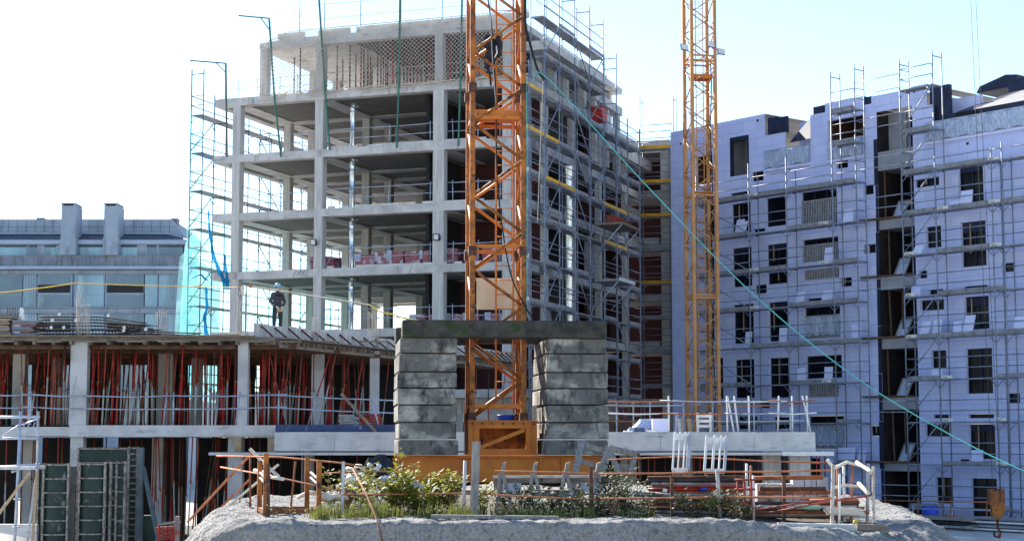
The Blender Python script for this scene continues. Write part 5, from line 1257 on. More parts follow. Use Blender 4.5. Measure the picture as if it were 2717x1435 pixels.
# cast wall, block stacks below the right part
mb = MB(); a, b = lx_(1530, 12), lx_(1680, 12)
one('brick_stack', mb.box(a, 11, zr0, b, 12, zr0 + .9), M['rust_dark'], 'dark low stack of blocks in the shade right of the ballast', 'block stack', LO, (a, 11.5, zr0))
# ---------------------------------------------------------------- things on the new deck
mb = None
th = T('plywood_stack', 'stack of tan and grey formwork panels at the left end of the new deck', 'panel stack', LO, (lx_(20, 1), 1, ZD))
z = ZD
for q in range(11):
    h = .055; c = [M['wood_tan'], M['wood_tan'], M['wood_grey'], M['wood_tan'], M['board'], M['wood_tan'], M['wood_tan'], M['wood_grey'], M['wood_tan'], M['wood_grey'], M['wood']][q]
    th.add('panel', MB().box(lx_(-30), .4 + rnd.uniform(-.05, .05), z, lx_(32, 1) + rnd.uniform(-.06, .05), 1.6, z + h), c); z += h + (.035 if q % 3 == 2 else .012)
th = T('panel_stack', 'grey stack of formwork panels just right of the tan stack', 'panel stack', LO, (lx_(60, 1), 1, ZD))
z = ZD
for q in range(8): th.add('panel', MB().box(lx_(36, 1) + rnd.uniform(-.03, .03), .5, z, lx_(88 + (q > 4) * 8, 1) + rnd.uniform(-.1, .1), 1.5, z + .06), [M['wood_grey'], M['board'], M['brickpink']][q % 3]); z += .075
one('white_figure_post', MB().lathe((lx_(49, 1.2), 1.2, 0), [(.02, ZD + .6), (.09, ZD + .62), (.09, ZD + .85), (.05, ZD + .9), (.08, ZD + .95), (.06, ZD + 1.05), (.0, ZD + 1.06)], 8), M['white'], 'small white cap post on top of the grey panel stack', 'post', LO, (lx_(49, 1.2), 1.2, ZD))
def cage(x0, x1, y, z, w, h, bend, label):
    th = T('rebar_cage', label, 'rebar cage', LO, ((x0 + x1) / 2, y, z)); n = 14
    def at_(t, a, b): return (x0 + (x1 - x0) * t, y + a, z + b + bend(t))
    for a, b in ((0, 0), (w, 0), (0, h), (w, h), (w / 2, h), (0, h / 2), (w, h / 2)):
        e = rnd.uniform(-.03, .03)
        th.add('bar', MB().path([at_(-.02 + e + k / n * 1.04, a, b) for k in range(n + 1)], .013, 4), M['rebar'])
    s = MB(); m_ = int((x1 - x0) / .11)
    for k in range(m_):
        t = (k + .5) / m_; q = [V(at_(t, a, b)) for a, b in ((0, 0), (w, 0), (w, h), (0, h), (0, 0))]
        s.path(q, .008, 3)
    th.add('stirrups', s, M['rebar'])
    for k in range(rnd.randint(2, 4)):
        p = V(at_(rnd.random(), 0, h)); th.add('paper_tag', MB().obox(p, (.09, -.02, .05), (0, -.01, 0), (-.04, 0, .09)), M['white'])
    return th
cage(lx_(100, .6), lx_(385, .6), .6, ZD + .0, .35, .28, lambda t: .0, 'long dark rebar cage at the bottom of the pile, front one')
cage(lx_(95, 1.1), lx_(390, 1.1), 1.1, ZD + .02, .35, .28, lambda t: .0 , 'long dark rebar cage at the bottom of the pile, rear one')
cage(lx_(84, .7), lx_(378, .7), .7, ZD + .31, .32, .22, lambda t: -.30 * max(0, t - .55) ** 1.4, 'dark rebar cage lying on the middle of the pile')
cage(lx_(98, 1), lx_(360, 1), 1.0, ZD + .56, .3, .2, lambda t: -.55 * max(0, t - .5) ** 1.3, 'topmost dark rebar cage, sagging to the right')
cage(lx_(300, .5), lx_(500, .5), .5, ZD + .0, .3, .16, lambda t: .1 * sin(pi * t) * (1 - t), 'flat dark rebar cage reaching towards the left columns')
one('plank', MB().beam((lx_(462, .6), .6, ZD + .05), (lx_(600, .6), .5, ZD + .1), .3, .04), M['wood_tan'], 'pale tan plank lying on the deck edge right of the rebar pile', 'plank', LO, (lx_(530), .6, ZD))
def starter(px_, y, n, h, z, w, label, lean=.0, m_=None):
    th = T('starter_bars', label, 'starter bars', LO, (lx_(px_, y), y, z))
    for k in range(n):
        x = lx_(px_, y) + w * (k / (n - 1) - .5); f = 1 if k < n / 2 else -1
        hh = h * rnd.uniform(.8, 1.0)
        th.add('bar', MB().path([(x - f * .12 * (1 - abs(2 * k / (n - 1) - 1)) - .0, y + rnd.uniform(-.1, .1), z), (x, y, z + .25), (x + lean, y, z + hh)], .013, 4), m_ or M['rebar_pale'])
    return th
starter(205, .5, 9, 1.35, ZD, .42, 'tall pale starter bars fanning out of the first column head', -.02)
starter(192, .7, 3, 1.95, ZD, .12, 'bundle of tallest bars carrying the yellow cord on the left')
starter(402, 2.0, 7, 1.05, ZD + .1, .36, 'pale starter bars beyond the rebar pile')
starter(608, .6, 8, 1.75, ZD, .34, 'pale starter bars wrapped at the top beside the worker')
starter(791, 3.2, 4, 1.0, ZD, .2, 'pale starter bars in front of the middle column')
starter(938, 7.2, 8, 1.5, ZD, .4, 'thin starter bars left of the ballast top slab')
starter(25, 1.4, 5, .45, ZD + .7, .35, 'short dark bars above the tan panel stack', m_=M['rebar'])
th = one('cloth_wrap', MB().lathe((lx_(606, .6), .6, 0), [(.03, ZD + 1.45), (.06, ZD + 1.52), (.04, ZD + 1.6), (.075, ZD + 1.68), (.05, ZD + 1.74), (.02, ZD + 1.78)], 9), M['rope_pale'], 'pale cloth wrapped round the bar tops beside the worker', 'cloth', LO, (lx_(606, .6), .6, ZD + 1.5))
one('orange_ratchet', MB().lathe((lx_(626, .6), .6, 0), [(.02, ZD + 1.70), (.05, ZD + 1.71), (.055, ZD + 1.8), (.02, ZD + 1.83)], 8, ).box(lx_(626, .6) - .09, .55, ZD + 1.76, lx_(626, .6) + .02, .6, ZD + 1.80), M['rust_light'], 'small orange strap ratchet hanging beside the wrapped bars', 'ratchet', LO, (lx_(626, .6), .6, ZD + 1.7))
def strap(pts, r, m_, label, sag=.0, name='strap', fr=WORLD):
    P = []
    for k in range(len(pts) - 1):
        a, b = V(pts[k]), V(pts[k + 1])
        for j in range(10): t = j / 10; P.append(a.lerp(b, t) - V((0, 0, sag * 4 * t * (1 - t))))
    P.append(V(pts[-1]))
    return one(name, MB().path(P, r, 4), m_, label, name, fr, tuple(P[0]))
strap([at(*D(-30, 740), 56), at(*D(192, 712), 57.6)], .022, M['rope_yellow'], 'thick yellow cord rising from the left edge to the tall bars', .02, 'cord')
strap([at(*D(192, 712), 57.6), at(*D(475, 720), 60), at(*D(606, 722), 57.6)], .016, M['rope_yellow'], 'thin yellow cord running level past the glass block', .02, 'cord')
strap([at(*D(626, 718), 57.6), at(*D(930, 767), 64.2)], .022, M['rope_pale'], 'pale strap stretched from the wrapped bars past the worker', .0)
strap([at(*D(930, 767), 64.2), at(*D(985, 790), 65), at(*D(1078, 806), 66)], .03, M['rope_yellow'], 'yellow strap sagging down to the ballast top slab', .08)
# ---------------------------------------------------------------- the worker
def skin(name, verts, edges_, radii, m_, parent, root=0, sub=2):
    me = bpy.data.meshes.new(name); me.from_pydata(verts, edges_, []); o = bpy.data.objects.new(name, me); COL.objects.link(o)
    md = o.modifiers.new('Skin', 'SKIN'); md.use_smooth_shade = True
    for i, r in enumerate(radii): me.skin_vertices[0].data[i].radius = r if isinstance(r, tuple) else (r, r); me.skin_vertices[0].data[i].use_root = i == root
    s = o.modifiers.new('Subdivision', 'SUBSURF'); s.levels = s.render_levels = sub
    dg = bpy.context.evaluated_depsgraph_get(); dg.update()
    m2 = bpy.data.meshes.new_from_object(o.evaluated_get(dg)); bpy.data.objects.remove(o)
    m2.name = name; m2.materials.clear(); m2.materials.append(m_)
    for p in m2.polygons: p.use_smooth = True
    o = bpy.data.objects.new(name, m2); COL.objects.link(o)
    if parent: o.parent = parent
    return o
wp = at(*D(697, 842), 59.3)
wk = T('person', 'worker in a light blue helmet and dark jacket looking down at a tablet in pale gloves' if False else 'worker in light blue helmet, dark jacket and pale gloves standing on the deck edge', 'person', WORLD, (wp.x, wp.y, wp.z))
wk.o.rotation_euler = (0, 0, R(28))
# body: x right of the picture, -y towards the viewer (the figure faces the viewer, head turned to the right)
bv = [(0, 0, .92), (0, .0, 1.10), (0, .01, 1.30), (0, .01, 1.44), (0, -.005, 1.50), (0, -.01, 1.56),
    (-.175, .01, 1.42), (-.255, -.01, 1.16), (-.12, -.20, .98), (.175, .01, 1.42), (.255, -.01, 1.16), (.12, -.20, .98),
    (-.10, 0, .86), (-.12, -.01, .48), (-.12, .01, .10), (.10, 0, .86), (.12, -.01, .48), (.12, .01, .10), (-.13, -.12, .045), (.13, -.12, .045)]
be = [(0, 1), (1, 2), (2, 3), (3, 4), (4, 5), (3, 6), (6, 7), (7, 8), (3, 9), (9, 10), (10, 11), (0, 12), (12, 13), (13, 14), (0, 15), (15, 16), (16, 17), (14, 18), (17, 19)]
br = [(.15, .11), (.145, .11), (.155, .115), (.10, .085), (.06, .06), (.055, .06), (.06, .06), (.05, .05), (.042, .042), (.06, .06), (.05, .05), (.042, .042), (.098, .1), (.07, .075), (.055, .055), (.098, .1), (.07, .075), (.055, .055), (.05, .04), (.05, .04)]
body = skin('body', bv, be, br, M['navy'], wk.o)
# jacket: a shell over trunk and sleeves
jv = [(0, 0, .86), (0, 0, 1.10), (0, .01, 1.30), (0, .01, 1.43), (0, -.005, 1.52), (-.175, .01, 1.42), (-.255, -.01, 1.16), (-.135, -.185, 1.0), (.175, .01, 1.42), (.255, -.01, 1.16), (.135, -.185, 1.0)]
je = [(0, 1), (1, 2), (2, 3), (3, 4), (3, 5), (5, 6), (6, 7), (3, 8), (8, 9), (9, 10)]
jr = [(.175, .14), (.165, .13), (.175, .135), (.12, .10), (.08, .085), (.075, .08), (.062, .065), (.05, .05), (.075, .08), (.062, .065), (.05, .05)]
skin('jacket', jv, je, jr, M['jacket'], wk.o, 1)
yk = MB().surf([[V((x * 1.03, -.135 + .10 * (abs(x) / .2) ** 2 - (1.40 - z) * .08, z)) for x in (-.2, -.13, -.06, 0, .06, .13, .2)] for z in (1.33, 1.37, 1.42)])
def add_w(name, mb, m_, parent=None):
    o = bpy.data.objects.new(name, mesh(name, mb, m_)); COL.objects.link(o); o.parent = parent or wk.o; return o
add_w('jacket_yoke', yk, M['blackcloth'])
add_w('zip', MB().box(-.004, -.152, .95, .004, -.14, 1.42), M['black'])
# head, turned to the right
hd = MB(); hz = 1.655
rows = []
for j in range(11):
    ph = pi * j / 10; z = hz + .125 * cos(ph); rr = sin(ph)
    row = []
    for i in range(18):
        a = 2 * pi * i / 18; fx, fy = cos(a), sin(a)
        w, l = .074, .094
        nx, ny = fx * l, fy * w
        if z < hz - .04: nx *= .92; ny *= .85
        if abs(a) < .5 or a > 2 * pi - .5:
            if -.035 < z - hz < .0: nx += .022 * (1 - min(abs(a), 2 * pi - a) / .5)
            if -.125 < z - hz < -.07: nx += .008
        row.append(V((nx, ny, z)) if False else V((nx * rr, ny * rr, z)))
    rows.append(row)
hd.surf(rows, True)
def turn(mb, ang):
    c, s = cos(ang), sin(ang); mb.v = [V((p.x * c - p.y * s, p.x * s + p.y * c, p.z)) for p in mb.v]; return mb
HT = R(-58)
head = add_w('head', turn(hd, HT), M['skin'])
fe = MB()
for s in (-1, 1): fe.lathe((.083, s * .032, hz + .008), [(.0, .008), (.011, .004), (.012, -.004)], 8, ax=(1, 0, 0))
fe.box(.083, -.026, hz - .072, .094, .026, hz - .062)
add_w('eyes_and_mouth', turn(fe, HT), M['blackcloth'], head)
er = MB()
for s in (-1, 1): er.lathe((-.008, s * .073, hz - .01), [(.0, .012), (.02, .01), (.028, .0), (.0, -.005)], 8, ax=(0, s, 0))
er.lathe((.098, 0, hz - .022), [(.0, .02), (.012, .01), (.016, -.008)], 8, ax=(1, 0, -.3))
add_w('ears_and_nose', turn(er, HT), M['skin'], head)
hr = MB().surf([[V((.088 * cos(a) * q - .006, .078 * sin(a) * q, hz + h)) for a in [R(70) + R(220) * i / 12 for i in range(13)]] for h, q in ((-.055, .9), (-.02, 1.04), (.03, 1.07))])
add_w('hair', turn(hr, HT), M['blackcloth'], head)
hm = MB()
hm.surf([[V((r_ * 1.18 * cos(a), r_ * sin(a), hz + .035 + h)) for a in [2 * pi * i / 20 for i in range(20)]] for r_, h in ((.108, 0), (.104, .03), (.098, .06), (.08, .095), (.05, .118), (.0, .124))], True)
hm.surf([[V((.118 * cos(a) + e * cos(a), .105 * sin(a) + e * .3 * sin(a), hz + .036 - e * .25)) for a in [R(-70) + R(140) * i / 10 for i in range(11)]] for e in (0, .05)])
hm.surf([[V((.128 * cos(a) * q, .109 * sin(a) * q, hz + .034)) for a in [2 * pi * i / 20 for i in range(20)]] for q in (1, .8)], True)
hel = add_w('helmet', turn(hm, HT), M['helmet'], head)
sp = MB().path([V((.105 * cos(a), .093 * sin(a), hz + .02)) for a in [R(-60) + R(300) * i / 14 for i in range(15)]], .008, 4)
add_w('chin_strap', turn(MB().path([(.0, .08, hz + .03), (.02, .075, hz - .07), (.045, .03, hz - .128), (.045, -.03, hz - .128), (.02, -.075, hz - .07), (.0, -.08, hz + .03)], .006, 4), HT), M['white'], head)
# gloved hands, closed on a small pouch
for s in (-1, 1):
    hv = [(s * .13, -.185, .99), (s * .105, -.225, .955), (s * .085, -.245, .925)]; hvE = [(0, 1), (1, 2)]; hrad = [(.038, .034), (.045, .03), (.04, .026)]
    for f in range(4):
        b0 = V((s * (.112 - .021 * f), -.245 - .004 * f, .922 - .002 * f)); ln = (.058, .066, .062, .048)[f]
        i = len(hv); hv += [tuple(b0), tuple(b0 + V((-s * .018, -.02, -ln * .5))), tuple(b0 + V((-s * .034, -.006, -ln)))]
        hvE += [(2, i), (i, i + 1), (i + 1, i + 2)]; hrad += [(.013, .013), (.0115, .0115), (.0095, .0095)]
    i = len(hv); hv += [(s * .07, -.225, .965), (s * .045, -.245, .945), (s * .03, -.255, .925)]; hvE += [(1, i), (i, i + 1), (i + 1, i + 2)]; hrad += [(.016, .016), (.0135, .0135), (.011, .011)]
    skin('gloved_hand', hv, hvE, hrad, M['glove'], wk.o, 1, 1)
add_w('held_pouch', MB().prism([(-.12, -.23, .80), (-.04, -.23, .775), (.07, -.23, .80), (.12, -.23, .86), (.09, -.23, .90), (-.1, -.23, .88)], (0, -.05, 0)), M['wood_tan'])
for s in (-1, 1): add_w('boot', MB().box(s * .13 - .05, -.19, 0, s * .13 + .05, .07, .09), M['black'])

# stored props lying on the slab behind the left parapet
th = T('prop_stack', 'stack of grey tubes seen end-on behind the left parapet', 'tube stack', LO, (lx_(878, .4), .4, zt - .35))
zq = zt + .01; x0 = lx_(852, .4)
for r_ in range(7):
    for k in range(8 - r_ // 2):
        x = x0 + .045 + k * .092 + .046 * (r_ % 2); z = zq + .045 + r_ * .082
        th.add('tube', MB().lathe((x, .3, z), [(.028, .0), (.044, .0), (.044, -1.2)], 8, ax=(0, -1, 0)).lathe((x, .32, z), [(.0, 0), (.03, 0)], 8, ax=(0, -1, 0)), M['galv_old'])
th = T('red_prop_stack', 'stack of red props lying lengthwise behind the left parapet', 'prop stack', LO, (lx_(930, .5), .5, zt - .35))
for r_ in range(6):
    for k in range(3):
        th.add('tube', MB().tube((lx_(908, .5) + rnd.uniform(-.05, .05), .35 + k * .11, zq + .05 + r_ * .10), (lx_(958, .5) + rnd.uniform(-.08, .05), .35 + k * .11, zq + .05 + r_ * .10), .045, 7), M['red'] if (r_ + k) % 2 else M['red_rust'])
pa, pb = LO.px(D(858, 990), -.1), LO.px(D(946, 1086), -.1)
one('leaning_board', MB().beam((pa[0], -.05, pa[1]), (pb[0], -.1, pb[1]), .10, .05, (0, 1, 0)), M['wood'], 'tan board leaning diagonally across the stored props', 'board', LO, (pb[0], -.1, pb[1]))
# ================================================================ the near crane
c0 = at(*D(1246, 1105), 46.6)
CR = Fr((c0.x, c0.y), 6.0)
ZG = -1.41                                        # top of the mound
MW = 1.40; hw_ = MW / 2
def cpx(px_, py_, y): return CR.px(D(px_, py_), y)
YF = -hw_ - .08
zbase = cpx(1250, 1060, YF)[1]                    # top of the base box
crane = T('tower_crane', 'rusty orange lattice tower crane mast rising out of the ballast stacks', 'tower crane', CR, (0, 0, ZG))
ztop = 15.5
for sx in (-1, 1):
    for sy in (-1, 1):
        x, y = sx * hw_, sy * hw_
        lg = MB(); lg.box(x - .07, y - .07, zbase, x + .07, y + .07, ztop)
        z = zbase + 1.0
        o = crane.add('leg', lg, M['orange_rust'])
        jt = MB()
        for zj in (zbase + .12, zbase + 4.62, zbase + 9.12, zbase + 13.6): jt.box(x - .11, y - .11, zj - .12, x + .11, y + .11, zj + .12)
        crane.add('joint_collar', jt, M['rust_dark'], o)
# diagonal lacing: zig-zag on each face
zs = [cpx(1250, y, -hw_)[1] for y in (1000, 884, 830, 728, 660, 560, 492, 392, 322, 216, 152, 62, -20)]
z0 = zbase + .35; pitch = 1.62
faces = [((-hw_, -hw_), (hw_, -hw_), 0), ((hw_, -hw_), (hw_, hw_), 1), ((hw_, hw_), (-hw_, hw_), 1), ((-hw_, hw_), (-hw_, -hw_), 0)]
for fi, (p, q, ph) in enumerate(faces):
    z = z0 - .2 + (0 if fi != 2 else .0); k = ph
    while z < ztop - .5:
        a, b = (p, q) if k % 2 == 0 else (q, p); d_ = V((q[0] - p[0], q[1] - p[1], 0)).normalized()
        sgn = 1 if k % 2 == 0 else -1
        ia = V((a[0], a[1], z)) + d_ * .07 * sgn; ib = V((b[0], b[1], z + pitch * .56)) - d_ * .07 * sgn
        crane.lot('diagonal_brace', MB().tube(ia, ib, .042, 8), M['orange'] if fi in (1, 2) else M['orange_rust'])
        z += pitch * .62; k += 1
for zz in (zbase + .42, zbase + 4.75, cpx(1250, 296, -hw_)[1], zbase + 13.6):
    for fi, (p, q, ph) in enumerate(faces):
        crane.lot('cross_bar', MB().beam((p[0], p[1], zz), (q[0], q[1], zz), .06, .10), M['orange'])
crane.flush()
# landing inside the mast
zl = cpx(1250, 296, 0)[1]
pl = MB(); pl.box(-.55, -.2, zl - .03, .6, .62, zl).box(-.6, -.62, zl - .14, .62, -.55, zl + .1).box(-.6, -.62, zl - .14, -.55, .6, zl); crane.add('landing', pl, M['orange'])
# ladder
xl0, xl1 = .02, .50; yl = .05
ld = MB(); ld.box(xl0 - .025, yl - .02, zbase + .5, xl0 + .025, yl + .02, ztop); ld.box(xl1 - .025, yl - .02, zbase + .5, xl1 + .025, yl + .02, ztop)
lo_ = crane.add('ladder', ld, M['orange'])
for k in range(36):
    z = zbase + .7 + k * .40
    if z < ztop - .2: crane.add('rung', MB().tube((xl0, yl, z), (xl1, yl, z), .014, 6), M['orange'], lo_)
for k in range(7):
    z = zbase + 1.2 + k * 2.0; crane.add('ladder_bracket', MB().tube((xl1, yl, z), (hw_, hw_ - .05, z + .1), .018, 5), M['orange'], lo_)
# base box with a diagonal and the cross beams
bx0, bx1 = cpx(1178, 1100, YF)[0], cpx(1351, 1100, YF)[0]; zb0 = cpx(1250, 1144, YF)[1]
bs = MB()
def frame_(mb, x0, x1, z0, z1, y, w, t):
    mb.box(x0, y, z0, x0 + w, y + t, z1).box(x1 - w, y, z0, x1, y + t, z1).box(x0 + w, y, z1 - w * .6, x1 - w, y + t, z1).box(x0 + w, y, z0, x1 - w, y + t, z0 + w * .55)
frame_(bs, bx0, bx1, zb0, zbase, YF, .30, .12)
bs.box(bx0 - .03, YF - .05, zbase, bx1 + .03, YF + .25, zbase + .035).box(bx0 - .02, YF - .04, zb0 + .002, bx1 + .02, YF - .002, zb0 + .05)
for x in (bx0 + .15, bx1 - .17): bs.box(x, YF - .03, zb0 + .05, x + .02, YF - .002, zbase)
bs.beam((bx0 + .32, YF + .05, zb0 + .2), (bx1 - .34, YF + .05, zbase - .22), .10, .13, (0, 1, 0))
bs.box(bx0, YF + .12, zb0, bx0 + .12, YF + MW, zbase).box(bx1 - .12, YF + .12, zb0, bx1, YF + MW, zbase)
crane.add('base_box', bs, M['orange'])
crane.add('base_back', MB().box(bx0 + .12, YF + MW - .1, zb0, bx1 - .12, YF + MW, zbase - .05), M['orange_rust'])
bp_ = MB()
for k in range(7): bp_.lathe((bx0 + .1 + k * (bx1 - bx0 - .2) / 6, YF - .05, zbase - .05), [(.0, .03), (.028, .028), (.028, 0)], 6, ax=(0, -1, 0))
crane.add('bolts', bp_, M['rust_dark'])
YB = YF - .35
mx0, mx1 = cpx(1000, 1180, YB)[0], cpx(1524, 1180, YB)[0]; mz0, mz1 = cpx(1200, 1212, YB)[1], cpx(1200, 1147, YB)[1]
for k, (y, nm) in enumerate(((YB, 'main_beam'), (YB + 2.6, 'main_beam'))):
    b = MB(); b.box(mx0, y - .12, mz1 - .03, mx1, y + .18, mz1).box(mx0, y - .12, mz0, mx1, y + .18, mz0 + .03).box(mx0, y + .01, mz0 + .03, mx1, y + .05, mz1 - .03)
    for x in (mx0 + .02, mx0 + 1.75, bx0 - .1, bx1 + .02, mx1 - 1.2, mx1 - .06): b.box(x, y - .10, mz0 + .031, x + .03, y + .16, mz1 - .031)
    crane.add(nm, b, M['orange'])
cb = MB()
for x in (bx0 - .3, bx1 + .05): cb.box(x, YB + .2, mz0 + .1, x + .25, YB + 2.5, mz1 - .04)
crane.add('cross_beam', cb, M['orange'])
fp = MB()
for x in (mx0 + .3, (mx0 + mx1) / 2, mx1 - .7):
    for y in (YB - .1, YB + 2.5): fp.box(x, y, ZG - .3, x + .5, y + .35, mz0 - .002)
crane.add('foot_pad', fp, M['conc'])
# ---------------------------------------------------------------- ballast
YS = YB - .35
yd = 3.0
ylev = [1145, 1105, 1062, 1018, 976, 935, 888, 848]
ords = ['lowest', 'second', 'third', 'fourth', 'fifth', 'sixth', 'topmost']
bl = random.Random(5)
def block(x0, x1, y0, y1, z0, z1, m_, label, group, name='ballast_block'):
    mb = MB(); c = .022; j = lambda s=.018: bl.uniform(-s, s)
    # chamfered, slightly irregular block with worn edges
    nx = 10; rows = []
    prof = [(c, 0), (0, c * 1.2), (0, .33 * (z1 - z0)), (0, .66 * (z1 - z0)), (0, z1 - z0 - c * 1.2), (c, z1 - z0)]
    per = [(x0, y0, -1, -1), (x1, y0, 1, -1), (x1, y1, 1, 1), (x0, y1, -1, 1)]; off = [(j(.02), j(.02)) for _ in per]
    for o, h in prof:
        r = []
        for k, (x, y, ax_, ay_) in enumerate(per):               # four rounded corners, edges a little out of true
            nx2, ny2 = per[(k + 1) % 4], None
            cx_, cy_ = x - ax_ * o + off[k][0], y - ay_ * o + off[k][1]; q = .035
            a_, b_ = (cx_ - ax_ * q, cy_), (cx_, cy_ - ay_ * q)
            for e in ((b_, a_) if k in (1, 3) else (a_, b_)) if False else ((a_, b_) if k in (1, 3) else (b_, a_)): r.append(V((e[0], e[1], z0 + h + (j(.006) if 0 < h < z1 - z0 else 0))))
        rows.append(r)
    mb.surf(rows, True, smooth=False)
    mb.quad(*rows[-1]); mb.quad(*rows[0][::-1])
    return one(name, mb, m_, label, 'ballast block', CR, ((x0 + x1) / 2, (y0 + y1) / 2, z0), group)
LX = [(1002, 1152), (1003, 1149), (1000, 1149), (1000, 1148), (1001, 1149), (1003, 1150), (1006, 1152)]
RX = [(1373, 1530), (1375, 1530), (1377, 1531), (1372, 1529), (1375, 1529), (1376, 1528), (1378, 1527)]
for k in range(7):
    z0, z1 = cpx(1080, ylev[k], YS)[1], cpx(1080, ylev[k + 1], YS)[1]
    for s, (a, b), nm in ((0, LX[k], 'left of the mast'), (1, RX[k], 'right of the mast')):
        x0, x1 = cpx(a, 1000, YS)[0], cpx(b, 1000, YS)[0]; o = bl.uniform(-.03, .03)
        st_ = {0: ['plain dark', 'streaked', 'dark', 'blackest', 'streaky', 'dark stained', 'pale streaked'], 1: ['grey', 'brown-stained', 'white-scarred', 'pale left-ended', 'grey streaked', 'pale patched', 'dull grey']}[s][k]
        block(x0, x1, YS + o, YS + yd + o, z0 + .014, z1 - .014, M['ballast'], f'{st_} concrete ballast block, {ords[k]} of the stack {nm}', 'ballast blocks')
zt0, zt1 = cpx(1250, 850, YS)[1], cpx(1250, 806, YS)[1]
x0, x1 = cpx(1012, 830, YS - .1)[0], cpx(1526, 830, YS - .1)[0]
block(x0, x1, YS - .12, YS + .62, zt0 + .006, zt1, M['ballast_top'], 'long mossy concrete slab bridging both ballast stacks in front of the mast', None)
block(x0 - .1, x1, YS + 2.3, YS + 3.0, zt0 + .006, zt1 - .05, M['ballast_top'], 'rear concrete slab bridging the ballast stacks behind the mast', None)
# ---------------------------------------------------------------- things on the crane
bw = cpx(1273, 1050, -.3)
one('blue_tub', MB().lathe((bw[0], -.3, 0), [(.19, zbase + .04), (.22, zbase + .05), (.235, zbase + .17), (.25, zbase + .18), (.245, zbase + .19), (.22, zbase + .17), (.2, zbase + .06), (.0, zbase + .06)], 18), M['blue'], 'shallow blue plastic tub standing on the crane base', 'tub', CR, (bw[0], -.3, zbase + .04))
one('plank', MB().box(bx0 + .1, -.55, zbase + .0, bx1 - .1, .2, zbase + .04), M['wood_brown'], 'brown plank across the crane base under the blue tub', 'plank', CR, (0, -.2, zbase))
xq, zq = cpx(1298, 1048, -.3); one('timber_block', MB().box(xq - .1, -.4, zbase + .041, xq + .1, -.2, zbase + .16), M['wood_brown'], 'short timber block right of the blue tub', 'block', CR, (xq, -.3, zbase + .04))
# plywood notice fixed inside the mast
a, z1 = cpx(1199, 699, .45); b, z0 = cpx(1301, 779, .45)
M['notice'] = mat('mouldy_plywood_board', (.64, .52, .36), (.56, .46, .32), scale=2, c3=(.26, .24, .06), s3=1.6, l3=.52, h3=.66, v3=(1.6, 1.6, .6), rough=.9)
one('plywood_board', MB().obox((a, .45, z0), (b - a, 0, 0), (0, .02, 0), (0, .0, z1 - z0)), M['notice'], 'pale square plywood board with green mould fixed inside the mast', 'board', CR, ((a + b) / 2, .45, z0))
# black bundle of cloth and cable tied to the ladder
bxy = cpx(1238, 128, -.15)
th = T('cloth_bundle', 'black cloth bundle with cables tied inside the upper mast', 'bundle', CR, (bxy[0], -.15, bxy[1] - .5))
def lump(c, a, b, cc, sd):
    rows = []
    for j in range(9):
        ph = pi * j / 8
        rows.append([V((c[0] + a * sin(ph) * cos(t) * (1 + .22 * sin(3 * t + sd + 2 * j)), c[1] + b * sin(ph) * sin(t), c[2] + cc * cos(ph) * (1 + .1 * sin(2 * t + sd)))) for t in [2 * pi * i / 14 for i in range(14)]])
    return MB().surf(rows, True)
x, z = bxy
for k, (dx, dz, a, cc) in enumerate(((-.07, .22, .17, .22), (.16, .12, .13, .28), (-.02, -.12, .15, .24), (-.13, -.36, .09, .2))): th.add('cloth_fold', lump((x + dx, -.15, z + dz), a, .13, cc, k * 1.7), M['blackcloth'])
th.add('white_strap', MB().path([(x + .1, -.3, z + .1), (x + .12, -.31, z - .1), (x + .04, -.3, z - .25)], .02, 5), M['white'])
th.add('tail', MB().path([(x - .12, -.18, z - .5), (x - .06, -.2, z - .7), (x - .04, -.2, z - 1.0)], .03, 5), M['blackcloth'])
def cable(pts, r, m_, label, name='cable'):
    P = [CR.w(*p) for p in pts]; Q = []
    for k in range(len(P) - 1):
        p0, p1, p2, p3 = P[max(k - 1, 0)], P[k], P[k + 1], P[min(k + 2, len(P) - 1)]
        for j in range(8):
            t = j / 8; Q.append(.5 * ((2 * p1) + (p2 - p0) * t + (2 * p0 - 5 * p1 + 4 * p2 - p3) * t * t + (3 * p1 - p0 - 3 * p2 + p3) * t ** 3))
    Q.append(P[-1]); return one(name, MB().path(Q, r, 5), m_, label, 'cable', WORLD, tuple(Q[-1]))
def cq(px_, py_, y): q = cpx(px_, py_, y); return (q[0], y, q[1])
cable([cq(1222, -30, -.3), cq(1236, 60, -.3), cq(1247, 230, -.3), cq(1250, 420, -.25), cq(1262, 560, -.2), cq(1285, 690, -.4), cq(1318, 765, -.85), cq(1345, 806, -.9)], .02, M['black'], 'black power cable hanging down through the middle of the mast')
cable([cq(1232, -30, -.35), cq(1237, 120, -.35), cq(1247, 260, -.32)], .012, M['galv_old'], 'thin grey wire beside the black cable in the upper mast')
cable([cq(1322, -30, -.78), cq(1322, 60, -.82), cq(1333, 110, -.85), cq(1352, 175, -1.1), cq(1370, 200, -1.3)], .035, M['black'], 'thick black cable leaving the upper right mast leg')
cable([cq(1325, 200, -.8), cq(1326, 400, -.8), cq(1326, 700, -.8), cq(1327, 800, -.8)], .014, M['rope_teal'], 'thin green cord running down beside the right mast leg', 'cord')
p = [at(*D(1340, 204), 45.5), at(*D(1378, 198), 45.2), at(*D(1620, 460), 42), at(*D(1880, 726), 39.5), at(*D(2140, 940), 37), at(*D(2400, 1098), 34.8), at(*D(2620, 1205), 33)]
Q = []
for k in range(len(p) - 1):
    p0, p1, p2, p3 = p[max(k - 1, 0)], p[k], p[k + 1], p[min(k + 2, len(p) - 1)]
    for j in range(10):
        t = j / 10; Q.append(.5 * ((2 * p1) + (p2 - p0) * t + (2 * p0 - 5 * p1 + 4 * p2 - p3) * t * t + (3 * p1 - p0 - 3 * p2 + p3) * t ** 3))
